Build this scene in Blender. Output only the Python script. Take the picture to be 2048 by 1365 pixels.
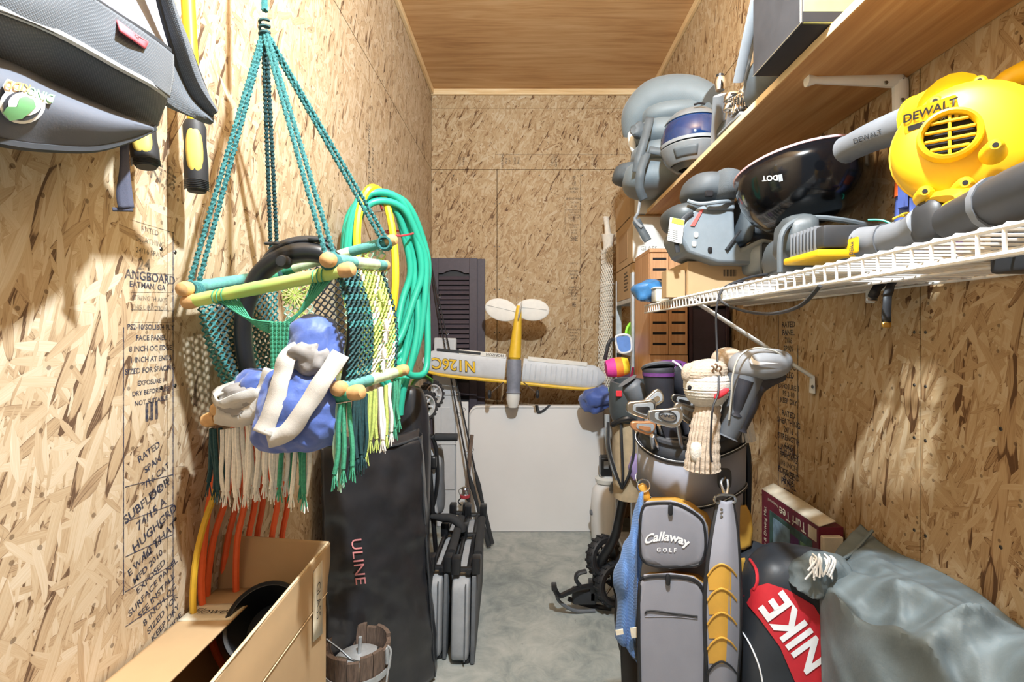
import bpy, bmesh, math, random
from mathutils import Vector, Matrix, noise
R = random.Random(7)
for o in list(bpy.data.objects): bpy.data.objects.remove(o)
sc = bpy.context.scene
C = sc.collection
PI = math.pi
# ---------------------------------------------------------------- camera, light, exposure
F, CX, CY, H = 1000.0, 1050.0, 665.0, 1.3          # focal length and optical axis in pixels of the 2048x1365 frame, eye height
XL, XR, YB, ZC = -0.655, 0.885, 3.5, 3.0           # room: left wall, right wall, back wall, ceiling
cam = bpy.data.cameras.new('camera'); cam.sensor_width = 36; cam.lens = F / 2048 * 36
cam.shift_x = (1024 - CX) / 2048; cam.shift_y = (CY - 682.5) / 2048; cam.clip_start = 0.02
cam_o = bpy.data.objects.new('camera', cam); C.objects.link(cam_o)
cam_o.location = (0, 0, H); cam_o.rotation_euler = (PI / 2, 0, 0); sc.camera = cam_o
w = bpy.data.worlds.new('world'); sc.world = w; w.use_nodes = True
w.node_tree.nodes['Background'].inputs[0].default_value = (0.80, 0.91, 1.0, 1)
w.node_tree.nodes['Background'].inputs[1].default_value = 0.24
lamp = bpy.data.lights.new('ceiling_bulb', 'POINT'); lamp.energy = 215; lamp.shadow_soft_size = 0.03; lamp.color = (0.84, 0.935, 1.0)
lamp_o = bpy.data.objects.new('ceiling_bulb', lamp); C.objects.link(lamp_o); lamp_o.location = (0.18, 0.45, 2.50)
sc.view_settings.view_transform = 'Standard'; sc.view_settings.look = 'None'; sc.view_settings.gamma = 1
sc.view_settings.use_curve_mapping = False; sc.view_settings.exposure = 0.22

# ---------------------------------------------------------------- helpers
def P(px, py, Y): return Vector(((px - CX) / F * Y, Y, H - (py - CY) / F * Y))
def PX(px, py, X): Y = X * F / (px - CX); return Vector((X, Y, H - (py - CY) / F * Y))
def V(*a): return Vector(a)
def lin(h):
    h = h.lstrip('#'); c = [int(h[i:i + 2], 16) / 255 for i in (0, 2, 4)]
    return tuple(x / 12.92 if x <= .04045 else ((x + .055) / 1.055) ** 2.4 for x in c) + (1,)
def spl(pts, n=6, closed=False):
    pts = [Vector(p) for p in pts]; out = []; m = len(pts)
    if m < 3 and not closed:
        return [pts[0].lerp(pts[-1], i / n) for i in range(n + 1)]
    for i in range(m if closed else m - 1):
        if closed: p0, p1, p2, p3 = pts[i - 1], pts[i], pts[(i + 1) % m], pts[(i + 2) % m]
        else: p0, p1, p2, p3 = pts[max(i - 1, 0)], pts[i], pts[i + 1], pts[min(i + 2, m - 1)]
        for k in range(n):
            t = k / n
            out.append(.5 * ((2 * p1) + (p2 - p0) * t + (2 * p0 - 5 * p1 + 4 * p2 - p3) * t * t + (3 * p1 - p0 - 3 * p2 + p3) * t ** 3))
    if not closed: out.append(pts[-1])
    return out
def tube(bm, pts, r, n=8, closed=False, flat=None, up=None):
    """tube along pts; r number or list; flat=(a,b) scales the section along/against the start normal"""
    pts = [Vector(p) for p in pts]; m = len(pts)
    rs = r if isinstance(r, (list, tuple)) else [r] * m
    if len(rs) != m: rs = [rs[min(int(i / (m - 1) * (len(rs) - 1)), len(rs) - 2)] * (1 - (i / (m - 1) * (len(rs) - 1)) % 1) + rs[min(int(i / (m - 1) * (len(rs) - 1)) + 1, len(rs) - 1)] * ((i / (m - 1) * (len(rs) - 1)) % 1) for i in range(m)]
    T = []
    for i in range(m):
        a = pts[i - 1] if (i or closed) else pts[0]; b = pts[(i + 1) % m] if (i < m - 1 or closed) else pts[-1]
        d = b - a
        T.append(d.normalized() if d.length > 1e-9 else Vector((0, 0, 1)))
    nrm = Vector(up) if up is not None else (Vector((0, 0, 1)) if abs(T[0].z) < .9 else Vector((0, 1, 0)))
    nrm = (nrm - T[0] * nrm.dot(T[0])).normalized()
    fa, fb = flat or (1, 1); rings = []
    for i in range(m):
        nrm = nrm - T[i] * nrm.dot(T[i])
        nrm = nrm.normalized() if nrm.length > 1e-6 else T[i].orthogonal().normalized()
        b = T[i].cross(nrm)
        rings.append([bm.verts.new(pts[i] + (nrm * math.cos(2 * PI * k / n) * fa + b * math.sin(2 * PI * k / n) * fb) * rs[i]) for k in range(n)])
    for i in range(m if closed else m - 1):
        A, B = rings[i], rings[(i + 1) % m]
        for k in range(n): bm.faces.new((A[k], A[(k + 1) % n], B[(k + 1) % n], B[k]))
    if not closed:
        bm.faces.new(rings[0][::-1]); bm.faces.new(rings[-1])
    return bm
def box(bm, lo, hi, bev=0.0, seg=1, M=None):
    lo, hi = Vector(lo), Vector(hi)
    r = bmesh.ops.create_cube(bm, size=1)
    vs = r['verts']
    bmesh.ops.transform(bm, matrix=Matrix.Translation((lo + hi) / 2) @ Matrix.Diagonal((*(hi - lo), 1)), verts=vs)
    if bev > 0:
        es = list({e for v in vs for e in v.link_edges})
        r2 = bmesh.ops.bevel(bm, geom=es + vs, offset=bev, segments=seg, affect='EDGES', profile=.5)
        vs = list({v for f in r2['faces'] for v in f.verts} | {v for v in vs if v.is_valid})
        vs = [v for v in vs if v.is_valid]
        seen = set(vs); stack = list(vs)
        while stack:
            v = stack.pop()
            for e in v.link_edges:
                u = e.other_vert(v)
                if u not in seen: seen.add(u); stack.append(u)
        vs = list(seen)
    if M is not None: bmesh.ops.transform(bm, matrix=M, verts=vs)
    return bm
def frame(o, x, y, z=None):
    """matrix with origin o and axes x,y (z = x cross y)"""
    x = Vector(x).normalized(); y = Vector(y); y = (y - x * y.dot(x)).normalized(); z = x.cross(y)
    return Matrix(((x.x, y.x, z.x, o[0]), (x.y, y.y, z.y, o[1]), (x.z, y.z, z.z, o[2]), (0, 0, 0, 1)))
def lathe(bm, prof, n=24, M=None):
    """revolve (r,h) profile round local z"""
    M = M or Matrix(); rings = []
    for r, h in prof:
        if r < 1e-6: rings.append([bm.verts.new(M @ Vector((0, 0, h)))])
        else: rings.append([bm.verts.new(M @ Vector((r * math.cos(2 * PI * k / n), r * math.sin(2 * PI * k / n), h))) for k in range(n)])
    for A, B in zip(rings, rings[1:]):
        for k in range(n):
            k2 = (k + 1) % n
            if len(A) == 1 and len(B) == 1: continue
            if len(A) == 1: bm.faces.new((A[0], B[k], B[k2]))
            elif len(B) == 1: bm.faces.new((A[k], A[k2], B[0]))
            else: bm.faces.new((A[k], A[k2], B[k2], B[k]))
    return bm
def sp(v, e): return math.copysign(abs(v) ** e, v)
def blob(bm, c, ax, ay, az, e1=1.0, e2=1.0, nu=28, nv=18, disp=None):
    """superellipsoid; e<1 is boxier. disp(p, n)->offset along n"""
    c, ax, ay, az = Vector(c), Vector(ax), Vector(ay), Vector(az); rows = []
    for j in range(nv + 1):
        v = -PI / 2 + PI * j / nv; row = []
        for i in range(nu if 0 < j < nv else 1):
            u = 2 * PI * i / nu
            cv = sp(math.cos(v), e1) if 0 < j < nv else 0.0
            d = ax * cv * sp(math.cos(u), e2) + ay * cv * sp(math.sin(u), e2) + az * sp(math.sin(v), e1)
            p = c + d
            if disp: p = p + d.normalized() * disp(p, d)
            row.append(bm.verts.new(p))
        rows.append(row)
    for A, B in zip(rows, rows[1:]):
        for k in range(nu):
            k2 = (k + 1) % nu
            if len(A) == 1: bm.faces.new((A[0], B[k2], B[k]))
            elif len(B) == 1: bm.faces.new((A[k], A[k2], B[0]))
            else: bm.faces.new((A[k], A[k2], B[k2], B[k]))
    return bm
def wr(amp, s, seed=0.0, stretch=(1, 1, 1)):
    def f(p, d=None):
        q = Vector((p.x * stretch[0], p.y * stretch[1], p.z * stretch[2])) * s + Vector((seed, seed * 1.7, -seed))
        return amp * (noise.noise(q) + .5 * noise.noise(q * 2.1 + Vector((5, 1, 2))))
    return f
def wr2(amp, s, seed=0.0):
    """sharp cloth creases"""
    def f(p, d=None):
        q = p * s + Vector((seed, seed * 1.7, -seed)); return amp * (.55 - abs(noise.noise(q)) * 1.8 - .5 * abs(noise.noise(q * 2.2 + Vector((3, 1, 7)))))
    return f
def sheet(bm, rows, nu=5, nv=5, disp=None):
    """smooth grid through rows of points"""
    rows = [[Vector(p) for p in r] for r in rows]
    rr = [spl(r, nu) if len(r) > 2 else [r[0].lerp(r[1], k / nu) for k in range(nu + 1)] for r in rows]
    cols = [spl([r[i] for r in rr], nv) if len(rr) > 2 else [rr[0][i].lerp(rr[1][i], k / nv) for k in range(nv + 1)] for i in range(len(rr[0]))]
    G = [[bm.verts.new(c[j] + (Vector(disp(c[j])) if disp else Vector())) for c in cols] for j in range(len(cols[0]))]
    for A, B in zip(G, G[1:]):
        for k in range(len(A) - 1): bm.faces.new((A[k], A[k + 1], B[k + 1], B[k]))
    return bm
def prism(bm, poly, d, M=None):
    """extrude a 2-D polygon by +-d/2 along local z"""
    M = M or Matrix()
    a = [bm.verts.new(M @ Vector((x, y, -d / 2))) for x, y in poly]; b = [bm.verts.new(M @ Vector((x, y, d / 2))) for x, y in poly]
    n = len(poly); bm.faces.new(a[::-1]); bm.faces.new(b)
    for i in range(n): bm.faces.new((a[i], a[(i + 1) % n], b[(i + 1) % n], b[i]))
    return bm
def rrect(w, h, r, n=4):
    out = []
    for cx, cy, a0 in ((w / 2 - r, h / 2 - r, 0), (-w / 2 + r, h / 2 - r, 90), (-w / 2 + r, -h / 2 + r, 180), (w / 2 - r, -h / 2 + r, 270)):
        for k in range(n + 1):
            a = math.radians(a0 + 90 * k / n); out.append((cx + r * math.cos(a), cy + r * math.sin(a)))
    return out
def B(): return bmesh.new()
WLOC = {}
def thing(name, label, cat, loc, group=None, kind=None):
    o = bpy.data.objects.new(name, None); C.objects.link(o); o.empty_display_size = .05
    o.location = Vector(loc); WLOC[o] = Vector(loc)
    return tag(o, label, cat, group, kind)
def tag(o, label=None, cat=None, group=None, kind=None):
    if label: o['label'] = label
    if cat: o['category'] = cat
    if group: o['group'] = group
    if kind: o['kind'] = kind
    return o
def obj(name, bm, mat, parent=None, smooth=40, solid=0.0, sub=0, off=0.0, bevel=0.0, label=None):
    bmesh.ops.recalc_face_normals(bm, faces=bm.faces)
    me = bpy.data.meshes.new(name); bm.to_mesh(me); bm.free()
    return link(name, me, mat, parent, smooth, solid, sub, off, bevel, label)
def link(name, me, mat, parent=None, smooth=40, solid=0.0, sub=0, off=0.0, bevel=0.0, label=None, at=None):
    if mat is not None and not me.materials: me.materials.append(mat if not isinstance(mat, str) else M_[mat])
    if smooth:
        for p in me.polygons: p.use_smooth = True
        me.set_sharp_from_angle(angle=math.radians(smooth))
    o = bpy.data.objects.new(name, me); C.objects.link(o)
    if at is not None: o.location = at; WLOC[o] = Vector(at)
    elif parent is None and len(me.vertices):
        xs = [v.co for v in me.vertices]
        lo = Vector((min(v.x for v in xs), min(v.y for v in xs), min(v.z for v in xs))); hi = Vector((max(v.x for v in xs), max(v.y for v in xs), max(v.z for v in xs)))
        c = Vector(((lo.x + hi.x) / 2, (lo.y + hi.y) / 2, lo.z)); me.transform(Matrix.Translation(-c)); o.location = c; WLOC[o] = c
    else: WLOC[o] = Vector()
    if parent is not None:
        o.parent = parent; o.matrix_parent_inverse = Matrix.Translation(-WLOC.get(parent, Vector()))
    if solid: m = o.modifiers.new('solid', 'SOLIDIFY'); m.thickness = solid; m.offset = off
    if bevel: m = o.modifiers.new('bevel', 'BEVEL'); m.width = bevel; m.segments = 2; m.limit_method = 'ANGLE'
    if sub: m = o.modifiers.new('sub', 'SUBSURF'); m.levels = sub; m.render_levels = sub
    if label: o['label'] = label
    return o
def txt_mesh(s, size, bold=0.0, align='CENTER', shear=0.0, space=1.0):
    cu = bpy.data.curves.new('t', 'FONT'); cu.body = s; cu.size = size; cu.align_x = align; cu.align_y = 'CENTER'
    cu.offset = bold * size; cu.shear = shear; cu.space_character = space; cu.resolution_u = 3
    o = bpy.data.objects.new('t', cu); C.objects.link(o)
    me = bpy.data.meshes.new_from_object(o.evaluated_get(bpy.context.evaluated_depsgraph_get()))
    bpy.data.objects.remove(o); bpy.data.curves.remove(cu); me.materials.clear()
    return me
def text(name, s, M, size, mat, parent, bold=0.0, warp=None, align='CENTER', shear=0.0, space=1.0, lift=0.0006, sx=1.0):
    me = txt_mesh(s, size, bold, align, shear, space)
    if warp:                                                            # finer glyphs, so that they follow the surface
        bm = bmesh.new(); bm.from_mesh(me); bmesh.ops.triangulate(bm, faces=bm.faces)
        bmesh.ops.subdivide_edges(bm, edges=bm.edges[:], cuts=2, use_grid_fill=True); bm.to_mesh(me); bm.free()
    for v in me.vertices:
        c = v.co.copy(); c.x *= sx
        v.co = warp(c.x, c.y) if warp else M @ Vector((c.x, c.y, lift))
    return link(name, me, mat, parent, smooth=0)

# ================================================================ projecting flat print onto a curved surface of the thing it is printed on
from mathutils.bvhtree import BVHTree
def surf(*objs):
    vs, fs = [], []
    for o in objs:
        base_ = len(vs); off_ = WLOC.get(o, Vector()) if o.parent is None else Vector()
        vs += [v.co + off_ for v in o.data.vertices]; fs += [[base_ + i for i in p.vertices] for p in o.data.polygons]
    return BVHTree.FromPolygons(vs, fs)
EYE = Vector((0, 0, H))
def hit(bv, px, py, lift=.002):
    d = P(px, py, 1.0) - EYE; r = bv.ray_cast(EYE, d.normalized())
    if r[0] is None:
        r = bv.find_nearest(P(px, py, 1.2)); return r[0] + (EYE - r[0]).normalized() * lift
    return r[0] + (EYE - r[0]).normalized() * lift
def ptext(name, s, px, py, ang, size, mat, parent, bv, bold=0.0, arch=0.0, sx=1.0, lift=.002, shear=0.0, space=1.0):
    a = math.radians(ang); ca, sa = math.cos(a), math.sin(a)
    def wp(x, y):
        if arch: y = y + arch * (1 - (x / (size * 2.0)) ** 2) * size
        return hit(bv, px + x * ca - y * sa, py - (x * sa + y * ca), lift)
    return text(name, s, None, size, mat, parent, bold, wp, sx=sx, shear=shear, space=space)
def ppoly(name, pts, mat, parent, bv, lift=.0025, n=8):
    """patch through projected outline, gridded so that it follows the surface"""
    bm = B(); f = [bm.verts.new((x, y, 0)) for x, y in pts]; bm.faces.new(f)
    xs_ = [p[0] for p in pts]; ys_ = [p[1] for p in pts]
    for k in range(1, n):
        for co, no in ((Vector((min(xs_) + (max(xs_) - min(xs_)) * k / n, 0, 0)), Vector((1, 0, 0))), (Vector((0, min(ys_) + (max(ys_) - min(ys_)) * k / n, 0)), Vector((0, 1, 0)))):
            bmesh.ops.bisect_plane(bm, geom=bm.verts[:] + bm.edges[:] + bm.faces[:], plane_co=co, plane_no=no)
    for v in bm.verts: v.co = hit(bv, v.co.x, v.co.y, lift)
    return obj(name, bm, mat, parent, smooth=60)
def pline(pts, r, mat, name, bv, par, closed=True, lift=.001, n=4):
    q = spl([Vector((x, y, 0)) for x, y in pts], n, closed); return obj(name, tube(B(), [hit(bv, v.x, v.y, lift) for v in q], r, 6, closed=closed), mat, par)
# ---------------------------------------------------------------- materials
M_ = {}
def nmat(name):
    m = bpy.data.materials.new(name); m.use_nodes = True; M_[name] = m
    nt = m.node_tree; return m, nt, nt.nodes['Principled BSDF']
def N(nt, t, **kw):
    n = nt.nodes.new(t)
    for k, v in kw.items(): setattr(n, k, v)
    return n
def mth(nt, op, a, b=None, c=None, clamp=False):
    n = N(nt, 'ShaderNodeMath', operation=op); n.use_clamp = clamp
    for i, x in enumerate((a, b, c)):
        if x is None: continue
        if isinstance(x, (int, float)): n.inputs[i].default_value = x
        else: nt.links.new(x, n.inputs[i])
    return n.outputs[0]
def mixc(nt, f, a, b, kind='RGBA', blend='MIX'):
    n = N(nt, 'ShaderNodeMix', data_type=kind); off = {'FLOAT': 2, 'VECTOR': 4, 'RGBA': 6}[kind]
    if kind == 'RGBA': n.blend_type = blend
    for i, x in ((0, f), (off, a), (off + 1, b)):
        if isinstance(x, (int, float, tuple)): n.inputs[i].default_value = x
        else: nt.links.new(x, n.inputs[i])
    return n.outputs[{'FLOAT': 0, 'VECTOR': 1, 'RGBA': 2}[kind]]
def ramp(nt, f, stops, interp='LINEAR'):
    n = N(nt, 'ShaderNodeValToRGB'); cr = n.color_ramp; cr.interpolation = interp
    while len(cr.elements) < len(stops): cr.elements.new(.5)
    for e, (p, c) in zip(cr.elements, stops): e.position = p; e.color = lin(c) if isinstance(c, str) else c
    nt.links.new(f, n.inputs[0]); return n.outputs[0]
def bump(nt, bsdf, h, strength=.3, dist=.002):
    n = N(nt, 'ShaderNodeBump'); n.inputs['Strength'].default_value = strength; n.inputs['Distance'].default_value = dist
    nt.links.new(h, n.inputs['Height']); nt.links.new(n.outputs[0], bsdf.inputs['Normal'])
def noisetex(nt, vec, scale, detail=3, rough=.5, dist=0.0, dim='3D'):
    n = N(nt, 'ShaderNodeTexNoise', noise_dimensions=dim); n.inputs['Scale'].default_value = scale; n.inputs['Detail'].default_value = detail
    n.inputs['Roughness'].default_value = rough; n.inputs['Distortion'].default_value = dist
    if vec is not None: nt.links.new(vec, n.inputs['Vector'])
    return n.outputs[0]
def mapping(nt, vec, scale=(1, 1, 1), rot=(0, 0, 0), loc=(0, 0, 0)):
    n = N(nt, 'ShaderNodeMapping'); n.inputs['Scale'].default_value = scale; n.inputs['Rotation'].default_value = rot; n.inputs['Location'].default_value = loc
    nt.links.new(vec, n.inputs['Vector']); return n.outputs[0]
def geo(nt): return N(nt, 'ShaderNodeNewGeometry').outputs['Position']
def plain(name, col, rough=.5, metal=0.0, var=.10, scale=30, bmp=0.0, bscale=200, coat=0.0, sheen=0.0, spec=None, trans=0.0, alpha=1.0, stretch=(1, 1, 1), bdist=.001, ior=None):
    """procedural solid: base colour with mottling and fine relief"""
    m, nt, b = nmat(name); g = N(nt, 'ShaderNodeTexCoord').outputs['Object']
    if stretch != (1, 1, 1): g = mapping(nt, g, stretch)
    n1 = noisetex(nt, g, scale, 4, .6); c = lin(col)
    lo = tuple(max(0, x * (1 - var * 1.6)) for x in c[:3]) + (1,); hi = tuple(min(1, x * (1 + var * 1.6)) for x in c[:3]) + (1,)
    nt.links.new(ramp(nt, n1, [(.25, lo), (.5, c), (.75, hi)]), b.inputs['Base Color'])
    b.inputs['Roughness'].default_value = rough; b.inputs['Metallic'].default_value = metal
    b.inputs['Coat Weight'].default_value = coat; b.inputs['Sheen Weight'].default_value = sheen
    if spec is not None: b.inputs['Specular IOR Level'].default_value = spec
    if trans: b.inputs['Transmission Weight'].default_value = trans
    if ior: b.inputs['IOR'].default_value = ior
    if alpha < 1: b.inputs['Alpha'].default_value = alpha
    if bmp: bump(nt, b, noisetex(nt, g, bscale, 3, .6), bmp, bdist)
    return m
def woven(name, col, col2=None, rough=.85, s=900, bmp=.4, var=.12, sheen=.15):
    """woven cloth: crossed fine threads"""
    m, nt, b = nmat(name); g = N(nt, 'ShaderNodeTexCoord').outputs['Object']
    wv = []
    for rot in ((.6, .2, .75), (-.5, .3, -.8)):
        t = N(nt, 'ShaderNodeTexWave', wave_type='BANDS'); t.inputs['Scale'].default_value = s / 10; t.inputs['Distortion'].default_value = 1.2
        t.inputs['Detail'].default_value = 1; nt.links.new(mapping(nt, g, rot=rot), t.inputs['Vector']); wv.append(t.outputs['Fac'])
    h = mth(nt, 'MULTIPLY', wv[0], wv[1]); n1 = noisetex(nt, g, 14, 4, .6); c = lin(col)
    c2 = lin(col2) if col2 else tuple(x * .72 for x in c[:3]) + (1,)
    base = mixc(nt, mth(nt, 'MULTIPLY', h, .7), c2, c)
    f = ramp(nt, n1, [(.25, (1 - var,) * 3 + (1,)), (.75, (1 + var,) * 3 + (1,))])
    nt.links.new(mixc(nt, 1.0, base, f, blend='MULTIPLY'), b.inputs['Base Color'])
    b.inputs['Roughness'].default_value = rough; b.inputs['Sheen Weight'].default_value = sheen
    bump(nt, b, h, bmp, .0006); return m
def osb(name, uv, tone=1.0, seed=0.0, main=90, sx=1.0, pale=False):
    """oriented strand board: layers of long flat wood flakes at many angles, the topmost flake chosen per point"""
    m, nt, b = nmat(name); g = geo(nt)
    s = N(nt, 'ShaderNodeSeparateXYZ'); nt.links.new(g, s.inputs[0]); cb = N(nt, 'ShaderNodeCombineXYZ')
    nt.links.new(s.outputs[uv[0]], cb.inputs[0]); nt.links.new(s.outputs[uv[1]], cb.inputs[1])
    base = mapping(nt, cb.outputs[0], loc=(seed, seed * 1.3, 0))
    wob = N(nt, 'ShaderNodeTexNoise', noise_dimensions='2D'); wob.inputs['Scale'].default_value = 5; wob.inputs['Detail'].default_value = 1
    nt.links.new(base, wob.inputs['Vector'])
    off = N(nt, 'ShaderNodeVectorMath', operation='MULTIPLY_ADD'); nt.links.new(wob.outputs['Color'], off.inputs[0]); off.inputs[1].default_value = (.03, .03, 0); nt.links.new(base, off.inputs[2])
    base = off.outputs[0]
    prio = tone_v = vec = edge = None
    for i, (a, L, W, pb) in enumerate(((main, .12, .020, .12), (main + 27, .10, .016, .08), (main - 33, .11, .024, .06), (main + 62, .08, .013, 0), (main - 72, .085, .018, 0), (main + 10, .055, .007, .03))):
        rt = N(nt, 'ShaderNodeVectorRotate', rotation_type='Z_AXIS'); rt.inputs['Angle'].default_value = -math.radians(a); nt.links.new(base, rt.inputs['Vector'])
        v = mapping(nt, rt.outputs[0], scale=(1 / (L * sx), 1 / (W * sx), 1), loc=(i * 3.7, i * 7.1, 0))
        vo = N(nt, 'ShaderNodeTexVoronoi', voronoi_dimensions='2D', feature='F1'); vo.inputs['Scale'].default_value = 1; vo.inputs['Randomness'].default_value = .9
        nt.links.new(v, vo.inputs['Vector']); sc3 = N(nt, 'ShaderNodeSeparateColor'); nt.links.new(vo.outputs['Color'], sc3.inputs[0])
        # flake shorter than its cell: lowers the priority towards the cell rim, so flakes overlap with clean outlines
        p = mth(nt, 'ADD', sc3.outputs[0], pb)
        p = mth(nt, 'SUBTRACT', p, mth(nt, 'GREATER_THAN', vo.outputs['Distance'], .52)) if i else p
        if prio is None: prio, tone_v, vec, edge = p, sc3.outputs[1], v, vo.outputs['Distance']
        else:
            k = mth(nt, 'GREATER_THAN', p, prio)
            tone_v = mixc(nt, k, tone_v, sc3.outputs[1], 'FLOAT'); vec = mixc(nt, k, vec, v, 'VECTOR'); edge = mixc(nt, k, edge, vo.outputs['Distance'], 'FLOAT')
            prio = mth(nt, 'MAXIMUM', p, prio)
    fib = noisetex(nt, mapping(nt, vec, scale=(1.3, 10, 1)), 1.0, 4, .65)
    fib2 = noisetex(nt, mapping(nt, vec, scale=(.8, 2.2, 1)), 1.0, 3, .6)
    t = mth(nt, 'ADD', mth(nt, 'ADD', mth(nt, 'MULTIPLY', tone_v, .56), .18), mth(nt, 'MULTIPLY', mth(nt, 'SUBTRACT', fib, .5), .74))
    t = mth(nt, 'ADD', t, mth(nt, 'MULTIPLY', mth(nt, 'SUBTRACT', fib2, .5), .30))
    big = noisetex(nt, base, 1.7, 2, .5); t = mth(nt, 'ADD', t, mth(nt, 'MULTIPLY', mth(nt, 'SUBTRACT', big, .5), .35))
    e = mth(nt, 'MULTIPLY', mth(nt, 'SUBTRACT', edge, .46, clamp=True), 3.2)
    t = mth(nt, 'SUBTRACT', t, mth(nt, 'MINIMUM', e, .26))
    k = tone
    def kc(h): c = lin(h); return tuple(min(1, x * k) for x in c[:3]) + (1,)
    if pale: col = ramp(nt, t, [(0.0, kc('#6b5340')), (.09, kc('#a08468')), (.22, kc('#c5aa87')), (.5, kc('#d7c1a1')), (.72, kc('#e2d0b5')), (.95, kc('#efe3cf'))])
    else: col = ramp(nt, t, [(0.0, kc('#6f4f34')), (.09, kc('#a5805a')), (.22, kc('#c9a67a')), (.5, kc('#d9bb90')), (.72, kc('#e4cba6')), (.95, kc('#f0dfc2'))])
    spots = N(nt, 'ShaderNodeTexVoronoi', voronoi_dimensions='2D'); spots.inputs['Scale'].default_value = 26; nt.links.new(base, spots.inputs['Vector'])
    ss = N(nt, 'ShaderNodeSeparateColor'); nt.links.new(spots.outputs['Color'], ss.inputs[0])
    sf = mth(nt, 'MULTIPLY', mth(nt, 'LESS_THAN', spots.outputs['Distance'], .09), mth(nt, 'GREATER_THAN', ss.outputs[0], .75))
    col = mixc(nt, mth(nt, 'MULTIPLY', sf, .6), col, kc('#4a2e1c'))
    nt.links.new(col, b.inputs['Base Color']); b.inputs['Roughness'].default_value = .62; b.inputs['Specular IOR Level'].default_value = .25
    return m
def wood(name, dark, mid, light, axis=0, s=1.0, rough=.6, knots=True, coat=0.0):
    m, nt, b = nmat(name); g = geo(nt); sc_ = [22 * s, 22 * s, 22 * s]; sc_[axis] = 1.6 * s
    v = mapping(nt, g, tuple(sc_)); n1 = noisetex(nt, v, 1, 5, .62, .8); sc2 = [130 * s] * 3; sc2[axis] = 5 * s
    n2 = noisetex(nt, mapping(nt, g, tuple(sc2)), 1, 3, .6); big = noisetex(nt, g, 1.6, 2)
    t = mth(nt, 'ADD', mth(nt, 'ADD', mth(nt, 'MULTIPLY', n1, .7), mth(nt, 'MULTIPLY', n2, .3)), mth(nt, 'MULTIPLY', mth(nt, 'SUBTRACT', big, .5), .35))
    col = ramp(nt, t, [(.28, dark), (.48, mid), (.68, light)])
    if knots:
        vs = [3.2 * s] * 3; vs[axis] = 1.9 * s
        vo = N(nt, 'ShaderNodeTexVoronoi'); vo.inputs['Scale'].default_value = 1; nt.links.new(mapping(nt, g, tuple(vs)), vo.inputs['Vector'])
        q = N(nt, 'ShaderNodeSeparateColor'); nt.links.new(vo.outputs['Color'], q.inputs[0])
        r_ = mth(nt, 'MULTIPLY', q.outputs[1], .055)
        kf = mth(nt, 'MULTIPLY', mth(nt, 'LESS_THAN', vo.outputs['Distance'], r_), mth(nt, 'GREATER_THAN', q.outputs[0], .3))
        col = mixc(nt, mth(nt, 'MULTIPLY', kf, .85), col, lin('#3b2212'))
    nt.links.new(col, b.inputs['Base Color']); b.inputs['Roughness'].default_value = rough; b.inputs['Coat Weight'].default_value = coat
    bump(nt, b, t, .25, .001); return m
osb('osb_left', (1, 2), .78, 0.3, 68, sx=.85, pale=True); osb('osb_right', (1, 2), .68, 5.2, 96, sx=.9); osb('osb_back', (0, 2), .68, 9.1, 60, sx=.8)  # lamp light painted into the paler left boards, shade into the browner right
wood('ceiling_plywood', '#a3774c', '#c79d6d', '#d8b588', 0, 1.0)
wood('shelf_ply', '#a87442', '#c3915a', '#d8ab76', 1, .8, knots=False)
wood('pine_trim', '#cfa870', '#e6c796', '#f1dcb4', 0, 1.0)
wood('pine_trim_y', '#cfa870', '#e6c796', '#f1dcb4', 1, 1.0)
m, nt, b = nmat('concrete'); g = geo(nt)
n1 = noisetex(nt, g, 2.2, 6, .65, .6); n2 = noisetex(nt, g, 9, 5, .7, .8); n3 = noisetex(nt, g, 240, 2)
t = mth(nt, 'ADD', mth(nt, 'MULTIPLY', n1, .55), mth(nt, 'MULTIPLY', n2, .45))
c = ramp(nt, t, [(.30, '#6f7877'), (.42, '#8c9492'), (.52, '#a5aaa6'), (.66, '#bcbfba')])
pit = mth(nt, 'GREATER_THAN', noisetex(nt, g, 38, 3, .6), .70)
nt.links.new(mixc(nt, mth(nt, 'MULTIPLY', pit, .45), c, lin('#6d7370')), b.inputs['Base Color']); b.inputs['Roughness'].default_value = .5; b.inputs['Specular IOR Level'].default_value = .35
bump(nt, b, mth(nt, 'ADD', t, mth(nt, 'MULTIPLY', n3, .3)), .25, .002)
def ink(name, col, lo, hi):
    m, nt, b = nmat(name); g = geo(nt); b.inputs['Base Color'].default_value = lin(col); b.inputs['Roughness'].default_value = .8
    nt.links.new(ramp(nt, noisetex(nt, g, 90, 4, .7), [(.36, (lo,) * 3 + (1,)), (.62, (hi,) * 3 + (1,))]), b.inputs['Alpha'])      # worn, patchy print
ink('ink', '#2c3146', .45, 1.0); ink('ink_faint', '#56524e', .12, .75)
plain('seam', '#3a2716', .9); plain('nail', '#55524e', .4, .9)
plain('white_paint', '#e9e9e6', .38, var=.03); plain('white_wire', '#eceae6', .35, var=.03)
plain('screw', '#8e8e8c', .35, .9)
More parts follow.
